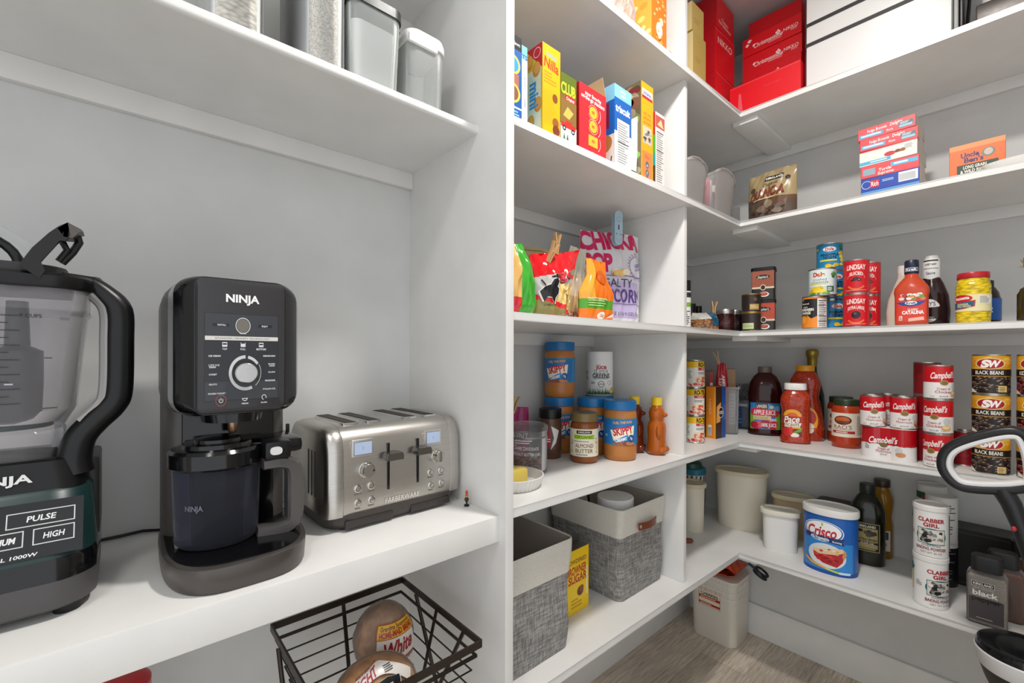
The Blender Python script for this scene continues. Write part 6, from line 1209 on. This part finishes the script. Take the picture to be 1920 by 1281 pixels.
a.text("Campbell's", -.004, .062, .019, '#F6EEEA', .025, .074, .25, 3).ell(-.004, .046, .010, .0075, '#7A6A44').text('Cream of', -.004, .034, .0075, '#A82A34', .01, .030).text('Mushroom', -.004, .026, .0085, '#A82A34', .01, .040).text('SOUP', -.004, .016, .004, '#6A6A6A', .01, .018).ell(.036, .034, .009, .010, '#C8C8C4').ell(.040, .022, .012, .007, '#C88A5A').bars(-.052, .03, .012, .018, 3, '#9A9A9A', 2)
a.emit(q, onto_ring(W2, 0, 54), None, .0004, .00004); q.build('wrapper', tw)
soup(1.848, .315, Z4+.1010, 'mushroom soup can on the left of the shrink-wrapped pair', 'Mushroom', 6); soup(1.856, .240, Z4+.1010, 'mushroom soup can on the right of the shrink-wrapped pair', 'Mushroom', 4)
soup(1.936, .290, Z4, 'soup can at the bottom behind the shrink-wrapped pair', 'Mushroom'); soup(1.936, .290, Z4+.1010, 'soup can behind the two mushroom cans, only its rim and side showing', 'Mushroom', 20)
for k, (l, off) in enumerate((('bottom chicken soup can of the three-high column', -30), ('middle chicken soup can of the three-high column', -16), ('top chicken soup can of the three-high column', 22))): soup(1.826, .158, Z4+.1010*k, l, 'Chicken', off)
dkl = lambda a, r, h: a.rect(-PI*r, h*.5, 2*PI*r, h*.5, '#8E0E18').text('SOUP', 0, h*.3, h*.08, '#A82A34', .01)
for k in range(3): can('soup_can', (1.906, .190, Z4+.1035*k), .0335, .1030, 0, 'dark red can behind the chicken soup column, '+('lowest', 'middle', 'its rim showing at the top')[k], '#7E1018', dkl, GS)
can('soup_can', (1.925, .108, Z4), .0335, .1030, FY, 'lone dark red can between the chicken soup and the black beans', '#8A1018', dkl, GS)
def sw(bean, c2):
    def f(a, r, h):
        a.rect(-PI*r, 0, 2*PI*r, h*.44, c2[0]); rnd = random.Random(4); base = a.lay+1
        for k in range(120):
            x, y = rnd.uniform(-r*1.5, r*1.5), rnd.uniform(h*.02, h*.42); s = r*.15*rnd.uniform(.8, 1.2); a.fix = base+(k % 8)*.5; a.ell(x, y, s, s*.62, c2[1+k % 2], 10); a.fix += .25; a.ell(x-s*.2, y+s*.22, s*.5, s*.13, c2[3], 6)
        a.fix = None; a.lay = base+4
        a.rect(-PI*r, h*.62, 2*PI*r, h*.38, '#DDA02A').blobs(-r*1.4, h*.65, r*2.8, h*.34, 14, r*.4, ['#E8B84A', '#D89820', '#F0C85A', '#C8882A'], 5).rect(-PI*r, h*.46, 2*PI*r, h*.18, '#2E241C').rect(-r*1.2, h*.48, r*2.15, h*.14, '#1E1814').text(bean, -r*.1, h*.55, h*.095, '#F2EADC', .02, r*1.5).rect(-PI*r, h*.44, 2*PI*r, h*.02, '#B88A3A')
        a.ell(-r*.05, h*.79, r*.78, h*.155, '#E8D08A').ell(-r*.05, h*.79, r*.70, h*.135, '#A8182A').text('S', -r*.27, h*.79, h*.19, '#F8F0E8', .06, r*.42, .2).text('W', r*.15, h*.79, h*.17, '#F8F0E8', .05, r*.62, .2).text('&', -r*.02, h*.85, h*.06, '#F8F0E8', .02)
        a.rect(r*.35, h*.03, r*.48, h*.17, '#D8BE7A').bars(r*.4, h*.05, r*.38, h*.12, 3, '#8A6A2A', 3).poly([(-r*1.2, 0), (-r*.7, 0), (-r*.95, h*.08), (-r*1.2, h*.12)], '#E8E0CC')
    return f
BB = ['#16100D', '#3E2C22', '#2E2018', '#C4B2A4']; KB = ['#2A0E0C', '#7A2020', '#5A1616', '#D8A098']
for k in range(3):
    can('food_can', (1.848, .052, Z4+.1115*k), .0385, .111, yaw_to(Vector((1.848, .052, 0)), (-2, 3, 0)[k]), ('lowest', 'middle', 'top')[k]+' black bean can in the orange and brown stack of three', '#C8922A', sw('BLACK BEANS', BB), 'bean cans')
    can('food_can', (1.850, -.034, Z4+.1115*k), .0385, .111, yaw_to(Vector((1.85, -.034, 0)), (8, 4, -6)[k]), ('lowest', 'middle', 'top')[k]+' kidney bean can at the photo\'s right edge', '#C8922A', sw('KIDNEY BEANS', KB), 'bean cans')
# ================================================================ lowest shelf, far section
IV = M('#E4DCCA', .38); IVL = M('#D9CCAE', .4)
def tupper(loc, w_, d, h, yaw, label, body, lid, e=2.4, group='ivory food containers', lidh=.014, taper=.93):
    t = thing('food_container', label, 'container', loc, yaw, group)
    b = MB(); b.loft([oval(w_*k, d*k, z, 44, e) for z, k in ((0, taper-.03), (.004, taper), (h-lidh, 1))], body); b.build('tub', t)
    l = MB(); l.loft([oval(w_+a_, d+a_, z, 44, e) for a_, z in ((.004, h-lidh-.004), (.014, h-lidh-.003), (.016, h-.004), (.012, h), (-.006, h), (-.012, h-.005))], lid); l.build('lid', t); return t
tupper(at(1299, 1.93, Z5), .098, .098, .205, 0, 'tall round ivory container at the corner of the lowest shelf beside the upright', IV, IVL, 2)
t = thing('food_canister', 'striped canister with a teal lid behind the round ivory container', 'canister', at(1301, 2.10, Z5), math.radians(-64))
MB().lathe([(0, 0), (.048, 0), (.05, .004), (.05, .205), (0, .205)], M('#E0DCD4', .4), 36).build('tub', t); MB().lathe([(.053, .198), (.055, .2), (.055, .222), (.05, .228), (0, .229)], M('#2A7A92', .4), 36).build('lid', t)
a = Art(.4)
for k in range(16): a.poly([(-.15+.02*k, .01), (-.142+.02*k, .01), (-.122+.02*k, .195), (-.13+.02*k, .195)], ['#2A2A2E', '#B8323A', '#2A2A2E', '#4A5A6A'][k % 4])
q = MB(); a.emit(q, onto_cyl(.0502, 0)); q.build('label', t)
t = thing('plastic_bowl', 'small dark green bowl upside down on the teal lid of the striped canister', 'bowl', at(1297, 2.09, Z5+.2292)); MB().lathe([(.045, 0), (.047, .002), (.044, .022), (.03, .034), (0, .036)], M('#1E4A42', .4), 28).build('bowl', t); MB().lathe([(.014, .034), (.013, .038), (0, .038)], M('#1E4A42', .4), 20).build('foot_ring', t)
t = thing('wooden_scoop', 'small reddish-brown wooden scoop lying by the foot of the round ivory container', 'scoop', at(1289, 1.79, Z5+.001), math.radians(-40)); MB().loft([rrect(.05*k, .028*k, .01, z, 4) for z, k in ((0, .8), (.006, 1), (.012, .9))], M('#8A4A32', .5)).build('bowl', t); MB().box(-.075, -.02, -.005, .005, .002, .010, M('#8A4A32', .5), .002).build('handle', t)
tupper(at(1391, 1.965, Z5), .200, .126, .250, math.radians(-74), 'largest ivory oval container with a lid, in the middle of the corner', IV, IVL, 2.3)
tupper(at(1487, 1.860, Z5), .140, .086, .172, math.radians(-80), 'medium ivory oval container behind the small white one', M('#CBB48C', .4), IVL, 2.4)
tupper(at(1464, 1.735, Z5), .122, .076, .155, math.radians(-72), 'small white container with an ivory lid, in front', M('#E6E4E0', .35), M('#DDD8C8', .4), 3.2)
# shortening tub
t = thing('shortening_tub', 'large blue shortening tub with a white lid and a cherry pie picture', 'tub', at(1558, 1.575, Z5), FY+math.radians(2)); w_, d, h = .158, .118, .222
O_ = oval(w_, d, 0, 56, 2.2)
MB().loft([oval(w_*k, d*k, z, 56, 2.2) for z, k in ((0, .97), (.004, 1), (h-.02, 1))], M('#1C5FB4', .35)).build('tub', t)
MB().loft([oval(w_+a_, d+a_, z, 56, 2.2) for a_, z in ((.002, h-.024), (.008, h-.023), (.008, h-.004), (.003, h), (-.006, h), (-.010, h-.004))], M('#DEDDD9', .38)).build('lid', t)
a = Art(.35); a.rect(-.078, .012, .156, .10, '#2A86D0', .005).rect(-.12, .0, .24, .012, '#0F4A9E', .005)
a.ell(-.012, .145, .062, .036, '#EDF2F6').ell(-.012, .145, .059, .034, '#1656A8').ell(-.012, .146, .055, .031, '#F2F4F6').text('Crisco', -.014, .143, .034, '#C8242E', .03, .088, .18, 2).ell(-.012, .168, .003, .006, '#A8C83A')
a.poly([(-.066, .118), (.052, .106), (.046, .118), (.052, .128), (-.03, .128), (-.066, .132)], '#15326E').text('All-Vegetable', -.020, .120, .011, '#F2F4F6', .03, .056, 0, -2).text('Shortening', .030, .1155, .006, '#F2F4F6', .02, .026, 0, -2)
a.ell(.000, .062, .056, .042, '#D8DCDE').poly([(-.040, .072), (.052, .082), (.046, .050), (.030, .030), (-.010, .036), (-.036, .052)], '#B01A24').poly([(-.040, .078), (.044, .096), (.056, .086), (.030, .074), (-.020, .064), (-.040, .070)], '#E4C49A').blobs(-.036, .040, .076, .028, 14, .007, ['#C82A30', '#8A1018', '#D84848'], 3).blobs(-.020, .070, .06, .020, 8, .005, ['#D8A86A', '#F0DAB8', '#C8303A'], 5).poly([(.050, .092), (.058, .078), (.048, .058), (.044, .07)], '#C89058')
a.poly([(-.066, .045), (-.04, .032), (0, .022), (.0, .016), (-.044, .024), (-.068, .038)], '#E8A23A').poly([(0, .022), (.036, .016), (.036, .010), (0, .016)], '#B8D83A').rect(.036, .009, .032, .008, '#C8DCEC', .005)
q = MB(); a.emit(q, onto_ring(O_, 0, 42)); q.build('label', t)
t = thing('food_container', 'low container with a dark maroon lid behind the blue shortening tub', 'container', at(1566, 1.77, Z5), FY)
MB().loft([rrect(.110*k, .08*k, .02, z, 5) for z, k in ((0, .94), (.16, 1))], M('#6A5A54', .3, 0, 'frost')).build('tub', t); MB().loft([rrect(.118, .088, .022, z, 5) for z in (.158, .172)]+[rrect(.11, .08, .02, .176, 5)], M('#3A1A24', .4)).build('lid', t)
def oo(a):
    a.rect(-.036, 0, .072, .100, '#B8A058', .005).rect(-.034, .002, .068, .096, '#17180F', .005).rect(-.030, .034, .060, .048, '#A8965A', .005).rect(-.030, .012, .060, .014, '#A8965A', .005).text('KIRKLAND', -.002, .089, .008, '#E6E0CC', .03, .052).blobs(-.028, .05, .056, .03, 9, .009, ['#2A2A18', '#4A4628', '#1E1E12'], 3).ell(.02, .066, .007, .007, '#17180F').text('EXTRA VIRGIN', .0, .042, .008, '#17180F', .03, .054).text('OLIVE OIL', 0, .029, .006, '#E6E0CC', .02, .04).bars(-.026, .006, .05, .005, 1, '#C8B878', 2)
bottle('olive_oil_bottle', at(1627, 1.63, Z5), [oval(w_, w_*.86, z, 44, 2.8) for w_, z in ((.096, 0), (.104, .005), (.105, .17), (.102, .19), (.088, .215), (.062, .238), (.040, .252), (.037, .258))], math.radians(-80), 'large dark green olive oil bottle with a black and gold label', M('#17190E', .15),
       ([oval(w_, w_, z, 36) for w_, z in ((.045, .252), (.047, .254), (.046, .282), (.043, .286))], M('#1C241A', .4)), [(oval(.1052, .1052*.86, 0, 44, 2.8), .052, oo)])
OIL = M('#A8761E', .1, 0, 'liquid')
bottle('oil_bottle', at(1655, 1.675, Z5), [oval(w_, w_, z, 36, 2.3) for w_, z in ((.058, 0), (.064, .005), (.064, .12), (.056, .150), (.064, .185), (.066, .215), (.050, .245), (.042, .252), (.040, .27))], FY, 'golden cooking oil bottle with a brown cap behind the olive oil', OIL,
       ([oval(w_, w_, z, 30) for w_, z in ((.046, .262), (.048, .264), (.048, .285), (.045, .288))], M('#3A2E22', .4)), [(oval(.0642, .0642, 0, 36, 2.3), .03, lambda a: a.rect(-.024, 0, .055, .075, '#DAD6CC', .005).bars(-.02, .045, .03, .024, 4, '#8A8A84', 3).rect(.012, .042, .012, .028, '#3A4A3A', .005).ell(.010, .024, .008, .010, '#A8484A'))])
def clab(a, r, h):
    a.text('CLABBER', 0, h*.80, h*.085, '#A8182A', .04, r*1.55).text('GIRL', 0, h*.69, h*.085, '#A8182A', .04, r*.9)
    a.ell(0, h*.43, r*.88, h*.19, '#2A6A6A').rect(-r*.80, h*.255, r*1.6, h*.35, '#2A6A6A').rect(-r*.76, h*.27, r*1.52, h*.32, '#D8D4CC').blobs(-r*.72, h*.28, r*1.44, h*.30, 46, r*.13, ['#2A2A2A', '#8A8884', '#E4E0D8', '#5A5856', '#B8B4AE', '#1E1E1E'], 6, 1)
    a.text('DOUBLE ACTING', 0, h*.225, h*.035, '#5A5A5A', .01, r*1.05).text('BAKING POWDER', 0, h*.15, h*.068, '#8A1A30', .02, r*1.75).text('NET WT 22 OZ', 0, h*.06, h*.04, '#5A5A5A', .0, r*1.2)
    a.rect(-r*2.3, h*.25, r*.55, h*.5, '#D8C47A').rect(-r*2.25, h*.28, r*.45, h*.44, '#E8DCA8').blobs(-r*2.3, h*.70, r*.7, h*.22, 8, r*.14, ['#2A7A72', '#3A8A8A', '#1E5A5A'], 3).bars(-r*1.45, h*.42, r*.4, h*.12, 3, '#8A8A8A', 2, .4).rect(r*1.35, h*.1, r*.8, h*.8, '#EDEBE6').bars(r*1.4, h*.13, r*.7, h*.74, 16, '#6A6A6A', 4, .4)
WT = M('#DEDCD8', .35)
def clabber(x, y, z, l, off):
    r, h = .0405, .152; t = thing('baking_powder_can', l, 'can', (x, y, z), yaw_to(Vector((x, y, 0)), off), 'baking powder cans')
    MB().lathe([(0, .0015), (r*.92, 0), (r, .001), (r, .004), (r*.975, .006), (r*.975, h-.016), (r*.975, h-.014), (0, h-.014)], WT, 40).build('can_body', t)
    MB().lathe([(r*.98, h-.016), (r*1.02, h-.015), (r*1.02, h-.002), (r*.97, h), (r*.90, h), (r*.88, h-.003), (0, h-.003)], M('#E8E6E2', .35), 40).build('lid', t)
    l_ = MB(); l_.lathe([(r*.974, .006), (r*.985, .0065), (r*.985, h-.017), (r*.974, h-.0165)], M('#EBEAE6', .35), 44); a = Art(.35); clab(a, r, h-.022); a.emit(l_, onto_cyl(r*.985, .006), (-PI*r*.985, PI*r*.985, 0, h-.024)); l_.build('label', t)
clabber(1.852, .176, Z5, 'lower of the two stacked white baking powder cans, label turned to the right', 34); clabber(1.852, .176, Z5+.1525, 'upper of the two stacked white baking powder cans, label facing out', 2)
for k in range(2):
    p = at(1766, 1.475, Z5+.146*k); can('food_can', p, .0405, .1455, yaw_to(p, 0), ('black-labelled can behind the baking powder, at the bottom', 'white can with a nutrition table behind the baking powder')[k], ('#1E1C1E', '#E6E4E0')[k], (lambda a, r, h: a.bars(-r*.9, h*.1, r*1.9, h*.8, 12, '#8A8A90', 3, .35).rect(-PI*r, h*.92, 2*PI*r, h*.08, '#E6E4E0'), lambda a, r, h: a.bars(-r*.9, h*.12, r*1.9, h*.76, 14, '#4A4A4A', 3, .4))[k], 'cans behind the baking powder', 'can', M('#E2E0DC', .35))
    p = at(1748, 1.55, Z5+.153*k); can('food_can', p, .0405, .1525, yaw_to(p, 0), ('white can at the back wall behind the baking powder, at the bottom', 'white can with a green and red band at the back wall, on top')[k], '#E4E2DC', (lambda a, r, h: a.bars(-r, h*.2, 2*r, h*.5, 6, '#8A8A8A', 3, .4), lambda a, r, h: a.rect(-PI*r, h*.70, 2*PI*r, h*.16, '#2E5A3A').rect(-r*.6, h*.68, r*1.2, h*.1, '#A8323A'))[k], 'cans behind the baking powder', 'can', M('#E2E0DC', .35))
# spice bottles
def spice(x, y, l, grain, art, yaw=FY, w_=.080, d=.052, h=.188, kind='speck'):
    t = thing('spice_bottle', l, 'bottle', (x, y, Z5), yaw)
    MB().loft([rrect(a_, b_, .010, z, 5) for a_, b_, z in ((w_*.97, d*.96, 0), (w_, d, .004), (w_, d, h*.70), (w_*.92, d*.94, h*.745), (w_*.75, d*.85, h*.78), (w_*.70, d*.84, h*.80))], GLASS).build('body', t)
    MB().loft([rrect(a_, b_, .009, z, 5) for a_, b_, z in ((w_*.95, d*.92, .003), (w_*.955, d*.93, h*.685), (w_*.8, d*.85, h*.72))], M(grain, .8, 0, kind)).build('contents', t)
    MB().loft([rrect(w_*.78, d*.92, .014, z, 5) for z in (h*.785, h*.97)]+[rrect(w_*.70, d*.80, .012, h, 5)], BLK2).build('cap', t)
    q = MB(); a = Art(.35); art(a, w_, h); a.emit(q, flat((0, -d/2-.0004, 0), (0, -1, 0))); q.build('label', t)
def pep(a, w_, h): a.rect(-w_*.37, h*.565, w_*.56, h*.07, '#EDEAE4').rect(-w_*.36, h*.57, w_*.54, h*.06, '#17120F').text('KIRKLAND', -w_*.09, h*.60, h*.034, '#F2EFE8', .03, w_*.48).text('FINE GROUND', -w_*.06, h*.538, h*.02, '#D8D2C8', .0, w_*.5).rect(-w_*.43, h*.06, w_*.84, h*.34, '#4A4448').text('black', -w_*.03, h*.470, h*.075, '#F4F2EE', .03, w_*.62).text('pepper', .0, h*.385, h*.07, '#141214', .03, w_*.72).bars(-w_*.25, h*.09, w_*.4, h*.02, 1, '#B8B4B0', 2)
spice(1.838, .058, 'ground black pepper bottle with a black cap at the front of the lowest shelf', '#A2968A', pep)
spice(1.915, .028, 'dark reddish-brown spice bottle just behind the black pepper', '#6A341E', lambda a, w_, h: a.rect(w_*.1, h*.1, w_*.3, h*.5, '#5A4A44'))
t = thing('spice_jar', 'large jar of orange-brown spice with a wide black lid behind the pepper', 'jar', (2.010, -.062, Z5), FY)
MB().lathe([(0, 0), (.078, 0), (.082, .006), (.082, .135), (.070, .160), (.070, .172), (0, .172)], GLASS, 40).build('body', t); MB().lathe([(0, .004), (.077, .006), (.077, .130), (0, .136)], M('#9A5016', .8, 0, 'speck'), 40).build('contents', t)
MB().lathe([(.074, .168), (.078, .170), (.078, .205), (.072, .210), (.055, .212), (0, .206)], BLK, 40).build('lid', t); q = MB(); Art(.4).rect(-.05, .02, .1, .10, '#2A2422').rect(-.047, .023, .094, .094, '#C87A2E').bars(-.03, .04, .06, .05, 4, '#EBD8B8', 3).emit(q, onto_cyl(.0822, 0)); q.build('label', t)
carton('gift_box', (2.125, .085, Z5), .155, .10, .185, FY, 'black carton against the wall behind the pepper and the spice jar', {'front': '#1A1819', 'top': '#2A2726'}, {'front': lambda a, w, h: a.rect(-w*.46, h*.05, w*.92, h*.9, '#3A3634', 1).rect(-w*.44, h*.07, w*.88, h*.86, '#141314', 1)}, None, 'box')

# ================================================================ on the floor
t = thing('storage_bucket', 'square translucent bucket with a red CHERRIES label on the floor in the corner', 'bucket', (2.072, .905, 0), FY); w_, d, h = .205, .175, .286
PLS = M('#DAD4C8', .35)
MB().loft([rrect(w_*k, d*k, .032, z, 6) for z, k in ((0, .90), (.006, .94), (.20, .985), (h-.01, 1), (h, 1))], PLS).build('tub', t)
q = MB()
for z in (.210, .238, .266): q.loft([rrect(w_*1.012, d*1.014, .034, z+e, 6) for e in (0, .004)], M('#E6E2DA', .35))
for z0, k0 in ((.213, 0), (.241, .5)):
    for k in range(7):
        x = -w_/2+.02+(w_-.04)*(k+k0)/7.5; q.box(x-.0015, x+.0015, -d/2*1.014, -d/2*1.0, z0, z0+.025, M('#E6E2DA', .35)); y = -d/2+.02+(d-.04)*(k+k0)/7.5; q.box(-w_/2*1.012, -w_/2*1.0, y-.0015, y+.0015, z0, z0+.025, M('#E6E2DA', .35)); q.box(w_/2*1.0, w_/2*1.012, y-.0015, y+.0015, z0, z0+.025, M('#E6E2DA', .35))
q.build('rim_ribs', t)
q = MB(); Art(.4).rect(-.058, .150, .096, .076, '#B8242C').rect(-.0565, .1515, .093, .073, '#E6D8BC').rect(-.0565, .182, .093, .012, '#A81C26').rect(-.0565, .156, .093, .010, '#A81C26').text('CHERRIES', -.010, .204, .014, '#2A1A18', .03, .078).text('MONTMORENCY TART PITTED', -.010, .218, .005, '#2A1A18', .01, .084).bars(-.05, .184, .07, .008, 1, '#E6D8BC', 2, .4).bars(-.05, .158, .07, .006, 1, '#E6D8BC', 3, .4).emit(q, flat((0, -d/2*.99-.0005, 0), (0, -1, 0))); q.build('label', t)
MB().loft([rrect(w_*1.02, d*1.02, .034, z, 6) for z in (h-.002, h+.006)]+[rrect(w_*.9, d*.88, .03, h+.008, 6)], M('#E0DCD2', .35)).build('lid', t)
o = bag('snack_pouch', (2.072, .905, h+.0095), .19, .16, .075, 0, 'orange snack pouch with a blue panel lying on the white bucket', lambda x, z: '#1E4E86' if (-.2 < x < .35 and .50 < z < .80) else ('#D8501A' if (x*3+z*5) % 1.7 < 1.2 else '#B83A14'), None, 'pouch', 1, None, .008, 31, .2, '', None, .7)
o.rotation_euler = (math.radians(-90), 0, FY); o.location = (1.985, .900, h+.048)
t = thing('scissors', 'blue and black handled scissors lying on the orange pouch over the bucket', 'scissors', at(1409, 1.945, h+.076), math.radians(8)); t.rotation_euler.x = math.radians(30)
for s, c in ((-1, '#16242E'), (1, '#0E1418')):
    q = MB(); q.tube([(s*.018+.017*math.cos(a_)*(1+.2*s), -.045+.026*math.sin(a_), .0) for a_ in [2*PI*k/18 for k in range(18)]], .0055, M(c, .4), 8, True); q.box(s*.004-.004, s*.004+.004, -.022, .012, -.003, .003, M('#14527A' if s < 0 else '#0E1418', .4), .001); q.build('handle', t)
    q = MB(); q.loft([[Vector((s*.003+x, y, z)) for x, z in ((-.005*k, -.001), (.005*k, -.001), (.005*k, .001), (-.005*k, .001))] for y, k in ((.01, 1), (.07, .7), (.10, .1))], CHROME); q.build('blade', t)
# cordless vacuum leaning at the right edge
VX = 1.60
t = thing('stick_vacuum', 'black and white stick vacuum with a loop handle at the photo\'s right edge', 'vacuum', (VX, -.02, 0), 0)
O_ = Vector((VX, -.02, 0)); vp = lambda u, v: on_x(u, v, VX)-O_
BK = M('#191A1D', .38); WH = M('#DCDCDC', .3)
def loop(pts, n=8):
    P = [Vector(p) for p in pts]; out = []; m = len(P)
    for i in range(m):
        a_, b_, c_, d_ = P[i-1], P[i], P[(i+1) % m], P[(i+2) % m]
        for k in range(n):
            s = k/n; out.append(.5*((2*b_)+(-a_+c_)*s+(2*a_-5*b_+4*c_-d_)*s*s+(-a_+3*b_-3*c_+d_)*s**3))
    return out
def band(path, r_in, r_dep, mat, off=0):     # loop of rounded-rectangular section in the plane x = const
    n = len(path); rings = []; c = sum(path, Vector())/n
    for i in range(n):
        tg = (path[(i+1) % n]-path[i-1]).normalized(); nn = Vector((0, -tg.z, tg.y))
        if nn.dot(path[i]-c) < 0: nn = -nn
        rings.append([path[i]+nn*(off+r_in*math.copysign(abs(math.cos(q))**.7, math.cos(q)))+Vector((r_dep*math.copysign(abs(math.sin(q))**.7, math.sin(q)), 0, 0)) for q in [2*PI*k/14 for k in range(14)]])
    rings.append(rings[0]); b = MB(); b.loft(rings, mat, False, False); return b
hp = loop([vp(u, v) for u, v in ((1770, 872), (1784, 840), (1845, 818), (1905, 811), (1930, 838), (1938, 900), (1905, 914), (1830, 914), (1792, 904))])
h_ = band(hp, .0115, .018, BK, .003).build('handle', t); band(hp, .0072, .0185, WH, -.010).build('grip_liner', t)
q = MB(); n_ = [vp(u, v) for u, v in ((1878, 916), (1896, 945), (1912, 985), (1934, 1050), (1950, 1120), (1958, 1200), (1960, 1300))]+[Vector((vp(1960, 1300).x, vp(1960, 1300).y, .12))]
q.tube(n_, [.020, .019, .016, .015, .015, .016, .018, .018], BK, 14); q.build('shaft', t)
q = MB(); q.ball(vp(1906, 990)+Vector((-.0155, .004, 0)), .005, M('#A82A32', .3), 1, 1, 1.3); q.build('power_light', t)
cx_, cy_ = 0.006, .008
q = MB(); q.lathe([(0, .585), (.050, .586), (.075, .589), (.080, .588), (.084, .580), (.084, .572)], M('#101012', .12), 48, cx_, cy_); lidp = q.build('dust_cup_lid', t)
q = MB(); q.lathe([(.084, .573), (.0855, .570), (.080, .535), (.078, .532)], WH, 48, cx_, cy_); q.build('white_band', t)
q = MB(); q.lathe([(.079, .536), (.068, .500), (.055, .47), (.050, .40), (.050, .15), (0, .15)], BK, 40, cx_, cy_); q.build('dust_cup', t)
q = MB(); q.loft([rrect(.12, .26, .03, z, 5, 0, -.04) for z in (0, .05)]+[rrect(.08, .16, .03, .09, 5, 0, -.02), rrect(.05, .06, .02, .16, 5, 0, 0)], BK); q.build('floor_head', t)
